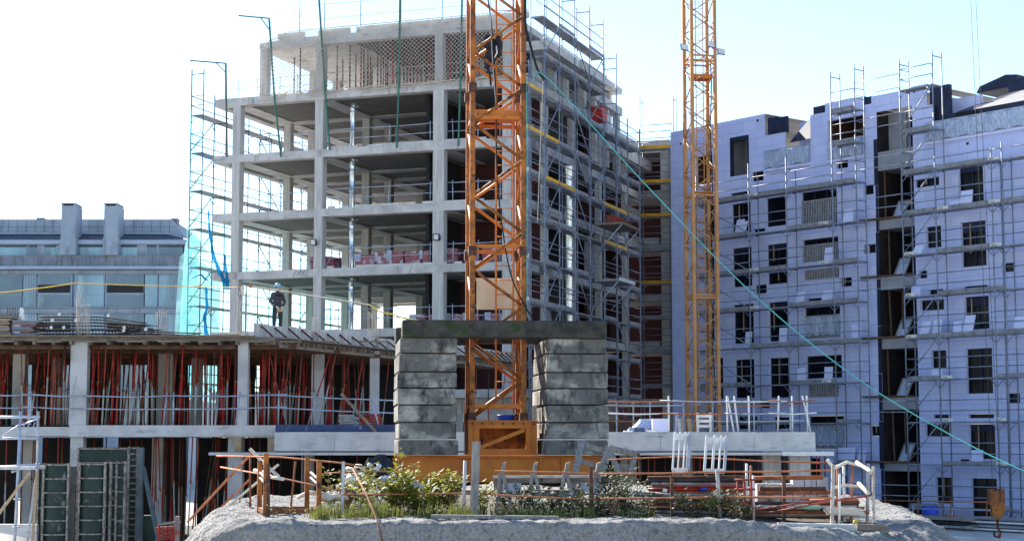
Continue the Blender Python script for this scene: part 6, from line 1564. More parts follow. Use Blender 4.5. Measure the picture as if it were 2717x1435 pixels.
one('cable', MB().path(Q, .013, 6), M['rope_teal'], 'long turquoise cable slanting from the mast down to the right edge', 'cable', WORLD, tuple(Q[-1]))
cable([cq(1366, 205, -1.2), cq(1358, 400, -1.2), cq(1352, 560, -1.2)], .008, M['rope_pale'], 'thin pale cord dangling right of the mast', 'cord')
# yellow-white tarp strips behind the right ballast stack
for k, (x0_, y0_, x1_, y1_, mt) in enumerate(((1356, 1022, 1366, 1046, 'rope_yellow'), (1338, 1020, 1352, 1056, 'white'))):
    a = cq(x0_, y0_, .35); b = cq(x1_, y1_, .2)
    one('tarp_strip', MB().surf([[V((a[0] + (b[0] - a[0]) * i / 4, a[1] + .05 * sin(i * 2 + j), a[2] + (b[2] - a[2]) * j / 4)) for i in range(5)] for j in range(5)]), M[mt], ['yellow tarp strip hanging beside the right ballast stack', 'white tarp strip hanging between mast and right ballast stack'][k], 'tarp', CR, b)
# ================================================================ the far crane
f0 = at(*D(1770, 1105), 79.0)
FC = Fr((f0.x, f0.y), 12)
W2 = 1.14; h2 = W2 / 2
far = T('tower_crane', 'slimmer faded orange lattice mast in front of the white block', 'tower crane', FC, (0, 0, -3.85))
top2 = 24.0
for sx in (-1, 1):
    for sy in (-1, 1): far.add('leg', MB().box(sx * h2 - .075, sy * h2 - .075, -3.85, sx * h2 + .075, sy * h2 + .075, top2), M['orange_pale'])
zsec = FC.px(D(1770, 748), -h2)[1]
F2 = [((-h2, -h2), (h2, -h2)), ((h2, -h2), (h2, h2)), ((h2, h2), (-h2, h2)), ((-h2, h2), (-h2, -h2))]
for fi, (p, q) in enumerate(F2):
    z = -3.5; k = fi
    while z < top2 - .3:
        a, b = (p, q) if k % 2 == 0 else (q, p)
        far.lot('diagonal_brace', MB().tube((a[0], a[1], z), (b[0], b[1], z + .78), .03, 5), M['orange_pale']); z += .84; k += 1
for zz in (zsec, zsec + .12, FC.px(D(1770, 140), -h2)[1], FC.px(D(1770, 152), -h2)[1], FC.px(D(1770, 490), -h2)[1]):
    for p, q in F2: far.lot('cross_bar', MB().beam((p[0], p[1], zz), (q[0], q[1], zz), .05, .08), M['orange_pale'])
far.flush()
zz = FC.px(D(1770, 200), 0)[1]; far.add('landing', MB().box(-.4, -.4, zz, .5, .5, zz + .07).box(-.5, -.45, zz - .05, .5, -.4, zz + .15), M['orange'])
zz = FC.px(D(1770, 488), 0)[1]; far.add('landing', MB().box(-.4, -.4, zz, .5, .5, zz + .07), M['orange'])
l2 = MB(); l2.box(-.2, .0, -3.4, -.16, .03, top2).box(.16, 0, -3.4, .2, .03, top2); lo2 = far.add('ladder', l2, M['orange_pale'])
for k in range(88): z = -3.2 + k * .31; far.lot('rung', MB().tube((-.16, .015, z), (.16, .015, z), .012, 4), M['orange_pale'])
rg = far.many.pop('rung')
for mb, m_ in rg: far.add('rung', mb, m_, lo2)
for k, (px_, py_, y, lb) in enumerate(((1722, 120, -h2, 'left'), (1788, 113, -h2 - .1, 'middle'), (1814, 131, h2, 'right'))):
    x, z = FC.px(D(px_, py_), y)
    th = T('flood_lamp', f'{lb} one of three flood lamps on the far mast', 'flood lamp', FC, (x, y, z))
    th.add('housing', MB().obox((x - .19, y - .1, z - .12), (.36, 0, -.05), (0, .1, 0), (-.05, -.06, .26)), M['darkpole'])
    th.add('lens', MB().obox((x - .17, y - .115, z - .10), (.32, 0, -.045), (0, .012, 0), (-.045, -.055, .22)), M['lampglass'])
    th.add('bracket', MB().tube((x, y, z - .1), ((-h2, h2, h2)[k], (-h2, -h2, h2)[k], z - .25), .02), M['darkpole'])
a = FC.w(-h2 - .1, -h2 - .02, FC.px(D(1732, 130), -h2)[1]); b = FC.w(h2 + .1, h2, FC.px(D(1808, 400), h2)[1])
one('cable', MB().path([FC.w(h2 + .1, h2 - .2 + .04 * sin(k), 18 - k * 1.0) + V((.05 * sin(k * 1.3), 0, 0)) for k in range(22)], .03, 5), M['black'], 'dark cable bundle running down the right leg of the far mast', 'cable', WORLD, tuple(FC.w(h2 + .1, h2, -3)))
# ================================================================ the sprayed-concrete mound in front
def gz(x, y):                                     # top of the mound
    b = ZG
    if x > 3: b -= .26 * min(1, (x - 3) / 3.6) ** 1.5 * max(0, min(1, (40 - y) / 8))
    return b + .05 * noise.noise(V((x * .7, y * .7, 3.1)))
OUT = [(-4.55, 30.0, .22), (-2, 29.85, .16), (0, 29.8, .16), (2.5, 29.85, .16), (4.6, 29.9, .2), (6.3, 30.0, .5), (7.3, 31.2, .9), (7.9, 33.5, 1.0), (8.3, 38, .8), (8.4, 44, .6), (8.3, 51.5, .5), (2, 52, .4), (-3.6, 51.5, .4), (-4.6, 46, .5), (-5.9, 42.2, .9), (-6.0, 39, 1.1), (-5.6, 35.5, 1.15), (-5.1, 32, 1.0), (-4.75, 30.5, .6)]
pts = []
for i in range(len(OUT)):
    a, b = OUT[i], OUT[(i + 1) % len(OUT)]
    n = max(2, int(hypot(b[0] - a[0], b[1] - a[1]) / (.055 if max(a[1], b[1]) < 43 else .4)))
    for k in range(n): t = k / n; pts.append(tuple(a[j] + (b[j] - a[j]) * t for j in range(3)))
for _ in range(3): pts = [tuple((pts[i - 1][j] + 2 * pts[i][j] + pts[(i + 1) % len(pts)][j]) / 4 for j in range(3)) for i in range(len(pts))]
cx_, cy_ = 1.0, 40.0
mm = MB(); rows = []
prof_ = [(-2.5, 0)] + [(-1.6 + .1 * k, 0) for k in range(17)] + [(sin(k * pi / 2 / 12) * 1.0, (1 - cos(k * pi / 2 / 12)) * .85) for k in range(1, 13)]
def outw(i):
    a, b = pts[i - 1], pts[(i + 1) % len(pts)]; d = V((b[0] - a[0], b[1] - a[1], 0)).normalized(); return V((d.y, -d.x, 0))
NO = [outw(i) for i in range(len(pts))]
def disp(p, amt):
    return amt * (noise.noise(p * 1.1) * 1.2 + noise.noise(p * 3.4) * .8 + noise.noise(p * 7.5) * 1.1)
ring0 = []
for f in (0.0, .35, .6, .8):
    r = []
    for i, q in enumerate(pts):
        x, y = cx_ + (q[0] - cx_) * f, cy_ + (q[1] - cy_) * f
        p = V((x, y, gz(x, y))); r.append(p)
    rows.append(r)
for d_, h in prof_[1:]:
    r = []
    for i, q in enumerate(pts):
        R_ = q[2]; o = d_ if d_ < 0 else d_ * R_
        p = V((q[0], q[1], 0)) + NO[i] * o; p.z = gz(q[0], q[1]) - h * R_
        am = .035 if d_ >= 0 else .02
        dd = disp(p, am * (1 + R_)); p += V((NO[i].x * max(d_, 0), NO[i].y * max(d_, 0), 1 if d_ < .6 else .3)) * dd; r.append(p)
    rows.append(r)
for h in [.06 * k for k in range(1, 20)] + [1.3, 1.5, 1.8, 2.1, 2.5]:
    r = []
    for i, q in enumerate(pts):
        R_ = q[2]; p = V((q[0], q[1], 0)) + NO[i] * (R_ * (1.0 + .5 * h * (R_ > .6)) + .10 * h); p.z = max(gz(q[0], q[1]) - R_ * .85 - h, -3.95)
        dd = disp(p, .05); p += NO[i] * dd; r.append(p)
    rows.append(r)
mm.surf(rows, True)
one('mound', mm, M['shot'], None, None, WORLD, (1, 40, ZG), kind='structure')
def mp(px_, py_): return None
def gd(px_d, Y): q = at(*D(px_d, 1200), Y); return V((q.x, Y, gz(q.x, Y)))
def pd(px_d, py_d, Y): return at(*D(px_d, py_d), Y)
# soil under the plants
sm = MB(); rows = []
for j in range(12):
    r = []
    for i in range(60):
        x = -3.9 + 11.0 * i / 59; y = 30.75 + 12.0 * j / 11; e = min(i / 4, (59 - i) / 4, j / 2, (11 - j) / 2, 1)
        r.append(V((x + .15 * noise.noise(V((i * .5, j, 0))), y + (.12 * noise.noise(V((i * .4, 7, 0))) if j == 0 else 0), gz(x, y) - .05 + e * (.17 + .04 * noise.noise(V((x * 2, y * 2, 0)))))))
    rows.append(r)
sm.surf(rows); one('soil', sm, M['soil'], None, None, WORLD, (0, 33, ZG), kind='structure')
# ---------------------------------------------------------------- shrubs, weeds and grass
pr = random.Random(21)
def leaf(mb, p, d, up, L, W):
    d = d.normalized(); s = d.cross(up)
    s = s.normalized() if s.length > 1e-4 else V((1, 0, 0)); n = s.cross(d)
    a = p; b = p + d * L * .45 + s * W / 2 - n * W * .12; c = p + d * L; e = p + d * L * .45 - s * W / 2 - n * W * .12
    i = len(mb.v); mb.v += [a, b, c, e]; mb._q([i, i + 1, i + 2]); mb._q([i, i + 2, i + 3])
def shrub(base, stems, h, spread, m_, label, leaves=22, L=.065, name='shrub', cat='shrub', droop=.2, mats=None, W=.55):
    th = T(name, label, cat, WORLD, tuple(base)); st = MB(); fo = MB()
    for s in range(stems):
        a = pr.uniform(0, 2 * pi); r = spread * sqrt(pr.random()); hh = h * pr.uniform(.45, 1.0)
        p0 = base + V((cos(a) * r * .6, sin(a) * r * .35, -.03)); lean = V((cos(a) * spread * .45 + pr.uniform(-.1, .1), sin(a) * spread * .3, 0)); P = []
        for k in range(6): t = k / 5; P.append(p0 + V((0, 0, hh * t)) + lean * t * t + V((pr.uniform(-.015, .015), pr.uniform(-.015, .015), 0)))
        st.path(P, .006, 4, [.008 - .005 * k / 5 for k in range(6)])
        for q in range(leaves):
            t = .18 + .82 * pr.random() ** .8; k = min(int(t * 5), 4); p = P[k].lerp(P[k + 1], t * 5 - k)
            an = pr.uniform(0, 2 * pi); d_ = V((cos(an), sin(an), pr.uniform(-.2, .9)))
            tw = p + d_.normalized() * pr.uniform(.0, .10)
            leaf(fo, tw, d_, V((pr.uniform(-.4, .4), pr.uniform(-.4, .4), 1)), L * pr.uniform(.6, 1.25), L * W)
    th.add('stems', st, M['stem']); th.add('foliage', fo, m_); return th
shrub(gd(985, 32.2), 17, 1.0, .75, M['leaf'], 'sunlit yellow-green shrub under the diagonal rusty bar', 60, .115, W=.62)
shrub(gd(1060, 31.9), 18, .85, .75, M['leaf'], 'sunlit bushy shrub in front of the left end of the orange beam', 64, .115, W=.62)
shrub(gd(1120, 32.3), 12, .85, .40, M['leaf'], 'sunlit shrub beside the grey post in front of the orange beam', 58, .115, W=.62)
shrub(gd(900, 33.2), 11, 1.0, .40, M['leaf'], 'loose leafy shrub beside the bundle of rusty rods', 44, .11, W=.6)
shrub(gd(845, 33.0), 6, .85, .25, M['leaf'], 'sparse young shrub right of the rusty stillage', 36, .105, W=.6)
shrub(gd(1213, 31.2), 6, .75, .15, M['leaf'], 'small two-toned shrub clinging to the upright grey board', 40, .10, W=.6)
shrub(gd(1012, 31.8), 2, 1.42, .04, M['leaf'], 'single tall sapling standing before the left end of the orange beam', 70, .12, 'sapling', 'sapling', W=.6)
shrub(gd(752, 31.2), 4, .28, .3, M['leaf'], 'small yellow-green weed at the foot of the stillage', 10, .06, 'weed', 'weed')
shrub(gd(695, 31.0), 3, .24, .15, M['leaf'], 'tiny weed on the mound left of the stillage foot', 10, .05, 'weed', 'weed')
for k, (px_, Y, h, sp, n, lb) in enumerate(((1290, 32, .6, .4, 9, 'dark weed under the left end of the trestles'), (1360, 31.6, .5, .4, 8, 'dark weed below the middle of the trestles'), (1420, 32.3, .65, .35, 9, 'tall dark weed below the right trestle'), (1480, 31.4, .5, .35, 9, 'dark bushy weed at the edge below the right trestle'), (1530, 32.2, .9, .3, 10, 'tall dark weed beside the broken pallet'), (1600, 31.6, .7, .35, 9, 'dark weed left of the pile of tubes'), (1760, 31.0, .55, .4, 9, 'dark weed in front of the pile of tubes'), (1840, 30.9, .5, .35, 8, 'dark weed between the two piles of tubes'), (1550, 33.2, 1.0, .3, 8, 'dark tall weed behind the broken pallet'))):
    shrub(gd(px_, Y), int(n * 1.8), h, sp * 1.3, M['leaf_dark'], lb, 34, .10, 'weed', 'weed', W=.42)
for k, (px_, Y, h, lb) in enumerate(((1160, 31.1, .5, 'dry reddish weed at the edge left of the upright board'), (1545, 31.0, .75, 'dry brown weed stalks below the broken pallet'), (1850, 30.7, .7, 'dry brown weed at the edge between the tube piles'), (1265, 31, .3, 'small dry weed on the long board'))):
    shrub(gd(px_, Y), 6, h, .14, M['leaf_dry'], lb, 12, .06, 'dry_weed', 'weed', W=.3)
gr = MB(); grd = MB()
def blade(mb, x, y, h):
    z = gz(x, y) + .01; a = pr.uniform(0, 6.28); l = pr.uniform(.1, .5) * h; w = V((cos(a + 1.57), sin(a + 1.57), 0)) * .007
    p = V((x, y, z)); q = p + V((cos(a) * l * .35, sin(a) * l * .35, h * .6)); r = p + V((cos(a) * l, sin(a) * l, h))
    i = len(mb.v); mb.v += [p - w, p + w, q + w * .7, q - w * .7, r]; mb._q([i, i + 1, i + 2, i + 3]); mb._q([i + 3, i + 2, i + 4])
for c_ in range(34):
    px_ = pr.uniform(800, 960) if c_ < 18 else pr.uniform(940, 1200); Y = 30.5 + abs(pr.gauss(0, .55)); c = pd(px_, 1200, Y); hh = pr.uniform(.12, .34)
    for k in range(pr.randint(22, 60)): blade(gr, c.x + pr.gauss(0, .09), Y + pr.gauss(0, .07), hh * pr.uniform(.4, 1.1))
for k in range(1300):
    px_ = pr.uniform(1200, 1640); Y = 30.5 + abs(pr.gauss(0, 1.3)); c = pd(px_, 1200, Y); cl = noise.noise(V((c.x * 2.0, Y * 2, 9)))
    if cl > -.15: blade(grd, c.x, Y, pr.uniform(.08, .26) * (1 + cl))
one('grass', gr, M['grass'], None, None, WORLD, (-2, 31, ZG), kind='stuff'); one('grass', grd, M['leaf_dark'], None, None, WORLD, (2, 31, ZG), kind='stuff')
# ---------------------------------------------------------------- rusty stillage on the left of the mound
s0 = gd(690, 33.0)
SF = Fr((pd(668, 1250, 32.0).x, 32.0), 14)
sz = gz(SF.o.x, 32) + .0
st = T('stillage', 'open rusty orange steel stillage with four corner posts on the bare mound', 'stillage', SF, (.5, .6, sz))
Wd, Dp, Hh = 1.02, 1.15, .98
xq = [0, Wd]
posts_ = [((0.0, 0), 1.15, .0), ((Wd - .02, 0), 1.02, -.01), ((.0, Dp), 1.0, 0), ((Wd - .1, Dp), 1.05, .0)]
for (x, y), h, l in posts_: st.add('post', MB().box(x - .045, y - .035, sz, x + .045, y + .035, sz + h), M['orange_rust'])
for y in (0, Dp): st.add('bottom_rail', MB().box(.05, y - .03, sz + .02, Wd - .05, y + .03, sz + .11), M['rust'])
for x in (0, Wd): st.add('side_rail', MB().beam((x, .04, sz + .07), (x, Dp - .04, sz + .07), .06, .08), M['orange_rust'])
for x in (0, Wd - .05):
    for hz_ in (.62, .72): st.add('side_tube', MB().path([(x, .04, sz + hz_ - .06), (x + .02, .3, sz + hz_ - .04), (x - .02, .8, sz + hz_ + .05), (x, Dp - .03, sz + hz_ + .04)], .026, 6), M['rebar_pale'])
x2 = pd(852, 1180, 32.6)
# loose leaning rods on the left flank of the mound
for k, (a, b, Ya, Yb, r, m_, lb) in enumerate((((472, 1312), (636, 1136), 38.5, 36.5, .024, 'rust_light', 'long rust-brown pole, the lowest of three leaning on the mound flank'), ((556, 1275), (628, 1205), 38, 37, .02, 'rust_light', 'short pole in the middle of three leaning on the mound flank'), ((580, 1268), (700, 1168), 37.5, 36, .024, 'rope_pale', 'pale pole, the uppermost of three leaning on the mound flank'))):
    p, q = pd(*a, Ya), pd(*b, Yb); one('leaning_pole', MB().beam(p, q, r * 1.8, r * 1.6), M[m_], lb, 'pole', WORLD, tuple(p))
# bent white pipe across them
one('bent_pipe', MB().path([pd(628, 1128, 36), pd(645, 1145, 36), pd(670, 1170, 35.6), pd(700, 1196, 35)], .035, 7), M['rope_pale'], 'pale bent pipe lying across the tops of the leaning poles', 'pipe', WORLD, tuple(pd(670, 1170, 35.6)))
one('bent_pipe', MB().path([pd(640, 1182, 34.6), pd(660, 1186, 34.4), pd(685, 1200, 33.6), pd(712, 1204, 32.6)], .035, 7), M['rope_pale'], 'second pale pipe kinked around the stillage post', 'pipe', WORLD, tuple(pd(660, 1186, 34.4)))
# ---------------------------------------------------------------- rusty rail fence around the mound
def post(px_, ptop, pbot, Y, m_, label, r=.03, sq=False, lean=0):
    b = pd(px_, pbot, Y); g_ = gz(b.x, Y) - .12; t = pd(px_ + lean, ptop, Y); b = V((b.x, Y, g_))
    mb = MB().beam(b, t, r * 1.8, r * 1.8) if sq else MB().tube(b, t, r, 7)
    return one('fence_post', mb, M[m_], label, 'post', WORLD, tuple(b))
post(675, 1166, 1290, 31.0, 'rust_dark', 'dark steel post at the corner of the stillage', .032, True, 0)
post(630, 1148, 1255, 35.5, 'rust', 'slim rusty post rising behind the leaning poles', .022)
post(730, 1160, 1250, 35.0, 'rust', 'leaning rusty rod behind the stillage', .022, False, 14)
post(861, 1160, 1262, 32.0, 'galv_old', 'grey square post behind the bundle of rusty rods', .03, True, 3)
post(1166, 1158, 1292, 31.2, 'galv_old', 'galvanised post in front of the orange beam', .032, False, 4)
post(1487, 1172, 1290, 31.4, 'rust_dark', 'dark rusty post at the right trestle', .04, True)
post(1812, 1182, 1300, 30.9, 'rebar_pale', 'pale leaning post in front of the pile of tubes', .036, False, -8)
post(2092, 1168, 1325, 30.4, 'rebar_pale', 'pale post at the right corner of the pile of beams', .032, True, 4)
post(2197, 1172, 1322, 31.0, 'rebar_pale', 'rusty-footed pale post at the far right of the mound', .027, True)
post(2180, 1165, 1290, 33.5, 'rebar_pale', 'pale post behind the far right corner', .034, False, 4)
post(1972, 1195, 1320, 31.0, 'rust_dark', 'dark stake standing in the pile of beams', .035, True)
post(1690, 1195, 1290, 31.2, 'rust_dark', 'dark stake in front of the pile of tubes', .03, True)
def railt(pts, r, m_, label, name='fence_rail'):
    P = [pd(*p) for p in pts]; return one(name, MB().path(P, r, 7), M[m_], label, 'rail', WORLD, tuple(P[0]))
railt([(545, 1146, 36), (705, 1149, 34.5), (850, 1163, 33.3), (912, 1172, 33.0)], .0172, 'rust_light', 'bent rusty rail running over the stillage')
railt([(555, 1174, 36.5), (680, 1196, 33.6), (800, 1222, 32.6), (880, 1240, 32.2)], .0158, 'rust_light', 'lower rusty rail sloping down through the stillage')
railt([(815, 1190, 33.2), (920, 1184, 33), (1000, 1186, 33)], .0145, 'rust_light', 'short rusty rail behind the bundle of rods')
railt([(860, 1243, 31.9), (1040, 1242, 31.6), (1180, 1240, 31.2), (1330, 1248, 31.2), (1490, 1256, 31.3)], .0158, 'rust_light', 'lower rusty rail through the shrubs to the right trestle')
railt([(1245, 1184, 31.2), (1400, 1187, 31.3), (1485, 1190, 31.3)], .0158, 'rust_light', 'upper rusty rail in front of the trestles')
railt([(1490, 1191, 31.3), (1660, 1190, 31.1), (1815, 1186, 31.0), (1930, 1186, 30.8), (2090, 1182, 30.6)], .0172, 'rust_light', 'upper rusty rail over the pile of tubes')
railt([(1490, 1254, 31.3), (1640, 1253, 31.1), (1820, 1250, 31.0), (1990, 1250, 30.6), (2090, 1252, 30.4)], .0198, 'rust_light', 'lower rusty rail across the pile of tubes')
railt([(1530, 1156, 33.5), (1700, 1148, 33.4), (1790, 1152, 33.2), (1930, 1160, 32.8), (2090, 1163, 32.4)], .0158, 'rust_light', 'high rusty rail under the pale parapet')
railt([(1930, 1290, 30.9), (2060, 1265, 30.5), (2190, 1245, 31.0)], .0185, 'red_rust', 'lower of two slanting red-brown rods at the right corner')
railt([(1900, 1282, 30.9), (2030, 1262, 30.6), (2180, 1248, 31.2)], .0172, 'red_rust', 'upper of two slanting red-brown rods at the right corner')
for k, (pts_, lb) in enumerate((([(2082, 1155, 31), (2088, 1166, 31), (2100, 1176, 31.2), (2130, 1162, 32), (2170, 1172, 32.6)], 'bent white tube crowning the right corner of the fence'), ([(2155, 1162, 32), (2170, 1172, 31.6), (2186, 1182, 31.2), (2194, 1190, 31)], 'short thick white tube end at the right corner post'), ([(2100, 1225, 31), (2130, 1220, 31.4), (2165, 1226, 32), (2185, 1240, 31.3)], 'lower bent white tube at the right corner'), ([(2160, 1215, 31.8), (2176, 1232, 31.4), (2190, 1252, 31)], 'white tube end poking down at the right corner'))):
    P = [pd(*p) for p in pts_]; one('bent_tube', MB().path(P, .036 if k % 2 else .032, 8), M['rope_pale'], lb, 'tube', WORLD, tuple(P[0]))
for k, (x_, y0, y1, Y, m_, lb, l) in enumerate(((2104, 1168, 1262, 31.6, 'rust_light', 'first rusty upright of the corner crate', 3), (2124, 1172, 1262, 32.2, 'white', 'white upright of the corner crate', -2), (2138, 1166, 1240, 32.4, 'rust_light', 'rusty upright leaning in the corner crate', 6), (2110, 1190, 1290, 30.9, 'white', 'short white upright at the corner post', 2), (1878, 1165, 1248, 32, 'white', 'white upright left of the beam pile', 0), (1895, 1195, 1252, 31.4, 'white', 'short white stub left of the beam pile', 0), (1885, 1170, 1250, 32.6, 'rust_light', 'rusty upright left of the beam pile', 4))):
    p, q = pd(x_, y1, Y), pd(x_ + l, y0, Y); p.z = gz(p.x, Y) - .05; one('upright_tube', MB().tube(p, q, .024, 7), M[m_], lb, 'tube', WORLD, tuple(p))
# small red frame left of the beam pile
a = pd(1860, 1232, 31.3); th = T('red_frame', 'small red steel frame between the two piles', 'frame', WORLD, (a.x, 31.3, gz(a.x, 31.3)))
for x_ in (1855, 1872, 1890): p, q = pd(x_, 1240, 31.3), pd(x_, 1205, 31.3); p.z = gz(p.x, 31.3); th.add('upright', MB().tube(p, q, .022, 6), M['red_rust'])
for y_ in (1206, 1230): th.add('crossbar', MB().tube(pd(1848, y_, 31.3), pd(1900, y_, 31.3), .02, 6), M['red_rust'])
# diagonal rusty rebar falling over the edge
one('rusty_rod', MB().path([pd(888, 1180, 32), pd(920, 1240, 30.9), pd(950, 1310, 29.5), pd(962, 1362, 29.2), pd(972, 1400, 29.1)], .017, 6), M['rust'], 'rusty rod slanting down over the edge of the mound', 'rod', WORLD, tuple(pd(920, 1240, 30.9)))
one('stake', MB().tube(gd(604, 37.2) - V((0, 0, .3)), pd(604, 1235, 37.2), .014, 5), M['rust_dark'], 'thin stake in the bare mound under the leaning poles', 'stake', WORLD, tuple(gd(604, 37.2)))
# bundle of bent rusty rods
th = T('rod_bundle', 'fan of bent rusty rods among the leaves', 'rod bundle', WORLD, tuple(gd(878, 32.6)))
for k in range(11):
    p = pd(855 + k * 1.5, 1262, 32.4); p.z = gz(p.x, 32.4); q = pd(868 + 3.4 * k, 1232 + 1.4 * abs(k - 4), 32.6 + .05 * k); r_ = pd(872 + 4.2 * k, 1224 + 2.6 * k, 32.9)
    th.add('rod', MB().path([p, p.lerp(q, .6) + V((-.02, 0, .05)), q, r_], .014, 5), M['rust'])
# heap of sacks and bent pipes at the left end of the orange beam
sk = random.Random(3)
def sackw(px_, py_, Y, w, h, m_, label, nm='sack'):
    c = pd(px_, py_, Y); sack(WORLD, (c.x, Y, max(c.z, gz(c.x, Y)) if nm == 'x' else c.z), w, w * .7, h, M[m_], label, nm, 'sack')
base = gd(930, 36); one('rubble_heap', lump((base.x, 36.2, base.z), .75, .6, .42, 2), M['ground'], 'low heap of rubble left of the orange beam', 'heap', WORLD, tuple(base))
for px_, py_, w, h, m_, lb in ((958, 1196, .5, .42, 'blackcloth', 'black plastic sack against the end of the orange beam'), (935, 1192, .35, .32, 'blackcloth', 'crumpled black sack left of the bigger one'), (915, 1222, .6, .22, 'rope_pale', 'flat cement sack on the rubble heap'), (880, 1232, .55, .2, 'rope_pale', 'cream sack at the foot of the rubble heap'), (900, 1212, .5, .2, 'white', 'white sack on the top left of the heap'), (975, 1212, .4, .2, 'film', 'shiny grey bag against the orange beam'), (838, 1258, .6, .16, 'rope_pale', 'long cream sack lying right of the stillage')):
    sackw(px_, py_, 35.2 if px_ > 850 else 32.5, w, h, m_, lb)
for k, (a, b, lb) in enumerate((((872, 1178), (905, 1196), 'short white pipe on the heap, pointing up left'), ((895, 1172), (918, 1184), 'stubby white pipe on top of the heap'), ((750, 1250), (800, 1240), 'white curved hose on the ground inside the stillage'))):
    p, q = pd(*a, 35.0 if k < 2 else 34), pd(*b, 34.8 if k < 2 else 33.6); one('pipe_offcut', MB().path([p, p.lerp(q, .5) + V((0, 0, .05)), q], .045, 8), M['rope_pale'], lb, 'pipe', WORLD, tuple(p))
for k, (px_, py_) in enumerate(((930, 1170), (953, 1172), (948, 1180))):
    p = pd(px_, py_, 35); one('white_ball', lump(tuple(p), .055, .055, .055, k), M['white'], ['left', 'right', 'lower'][k] + ' one of three white round caps on the black sacks', 'cap', WORLD, tuple(p))
# ---------------------------------------------------------------- boards and trestles before the crane
p = gd(1195, 31.0); a, b = pd(1186, 1110, 31.0), pd(1207, 1110, 31.0); zt_ = a.z
one('upright_board', MB().obox((a.x - .03, 31.0, p.z - .05), (b.x - a.x, 0, 0), (0, .045, 0), (.04, .06, zt_ - p.z + .05)), M['wood_grey'], 'tall weathered grey board standing upright before the orange beam', 'board', WORLD, tuple(p))
a, b = pd(1085, 1300, 30.25), pd(1405, 1302, 30.2); one('long_board', MB().beam(V((a.x, a.y, gz(a.x, 30.2) + .05)), V((b.x, b.y, gz(b.x, 30.2) + .05)), .16, .06), M['wood_grey'], 'long brown board lying along the edge of the mound', 'board', WORLD, tuple(a))
def trestle(px_, Y, label):
    c = gd(px_, Y); top = pd(px_, 1188, Y).z; th = T('trestle', label, 'trestle', WORLD, tuple(c)); hh = top - c.z
    for s in (-1, 1):
        for y in (-.28, .28): th.add('leg', MB().beam((c.x + s * .17 + .05, Y + y, c.z - .03), (c.x + s * .02, Y + y * .25, top + .02), .06, .05, (0, 1, 0)), M['wood_grey'])
    th.add('crosspiece', MB().beam((c.x - .1, Y, c.z + hh * .35), (c.x + .17, Y, c.z + hh * .35), .04, .04), M['galv_old'])
    th.add('head', MB().obox(V((c.x - .05, Y - .12, top - .12)), (.07, 0, .02), (0, .24, 0), (.07, .03, .30)), M['wood_grey']); return th
trestle(1262, 32.2, 'grey steel trestle, first right of the upright board'); trestle(1342, 32.2, 'grey steel trestle, second right of the upright board'); trestle(1422, 32.2, 'grey steel trestle, third right of the upright board'); trestle(1500, 32.2, 'grey steel trestle beside the dark rusty post')
for k, (y_, m_, lb) in enumerate(((1206, 'wood', 'long yellowish beam lying across the trestles'), (1197, 'galv_old', 'thin grey bar lying behind the yellowish beam'))):
    p, q = pd(1240, y_ + 2, 32.3 + .2 * k), pd(1525, y_, 32.3 + .2 * k); one('beam', MB().beam(p, q, .08, .10 - .05 * k), M[m_], lb, 'beam', WORLD, tuple(p))
# broken timber pallet leaning on the right of the crane base
th = T('broken_pallet', 'broken grey timber frame leaning against the right ballast stack', 'frame', WORLD, tuple(gd(1520, 35)))
def tb_(a, b, Ya, Yb, w=.12, t=.05, m_='wood_grey', nm='board'): th.add(nm, MB().beam(pd(*a, Ya), pd(*b, Yb), w, t, (0, -1, .2)), M[m_])
tb_((1447, 1192), (1463, 1112), 34.6, 35.2, .14); tb_((1465, 1118), (1530, 1136), 35.2, 35.2, .10); tb_((1462, 1160), (1528, 1178), 35.1, 35.1, .10)
tb_((1512, 1195), (1532, 1124), 34.8, 35.1, .16); tb_((1532, 1128), (1560, 1195), 35.1, 34.8, .12); tb_((1530, 1126), (1602, 1142), 35.2, 35.4, .12); tb_((1585, 1192), (1600, 1142), 35.0, 35.4, .09); tb_((1548, 1178), (1592, 1184), 35.2, 35.2, .22)
tb_((1606, 1140), (1612, 1195), 35.4, 35.1, .05, .04, 'rust_dark')
# white steel frames on the parapet foot
def wframe(x0, x1, y0, y1, Y, tilt, label, bars, side='galv_old'):
    th = T('white_steel_frame', label, 'frame', WORLD, tuple(gd((x0 + x1) / 2, Y)))
    for k, (f, w) in enumerate(bars):
        p, q = pd(x0 + (x1 - x0) * f, y1, Y), pd(x0 + (x1 - x0) * f + tilt, y0, Y + .35)
        th.add('upright', MB().beam(p, q, w, .045, (0, 1, 0)), M[side] if k == len(bars) - 1 else M['white'])
    th.add('foot_bar', MB().beam(pd(x0, y1, Y), pd(x1, y1, Y), .05, .09), M['white']); th.add('head_bar', MB().beam(pd(x0 + tilt, y0 + 12, Y + .33), pd(x1 + tilt, y0 + 12, Y + .33), .05, .12), M['white'])
    leg = MB()
    for f in (.1, .9): p = pd(x0 + (x1 - x0) * f, y1, Y); leg.tube((p.x, p.y, gz(p.x, Y) - .05), p, .03, 6)
    th.add('stand', leg, M['rust'])
wframe(1692, 1730, 1086, 1182, 32.9, 6, 'white steel frame of thin bars with a blue-grey side, left of two', [(0, .035), (.35, .022), (.7, .022), (1.0, .07)])
wframe(1772, 1822, 1095, 1184, 32.8, 6, 'white steel ladder-like frame with thick bars, right of two', [(0, .045), (.4, .045), (.72, .03), (1.0, .05)])
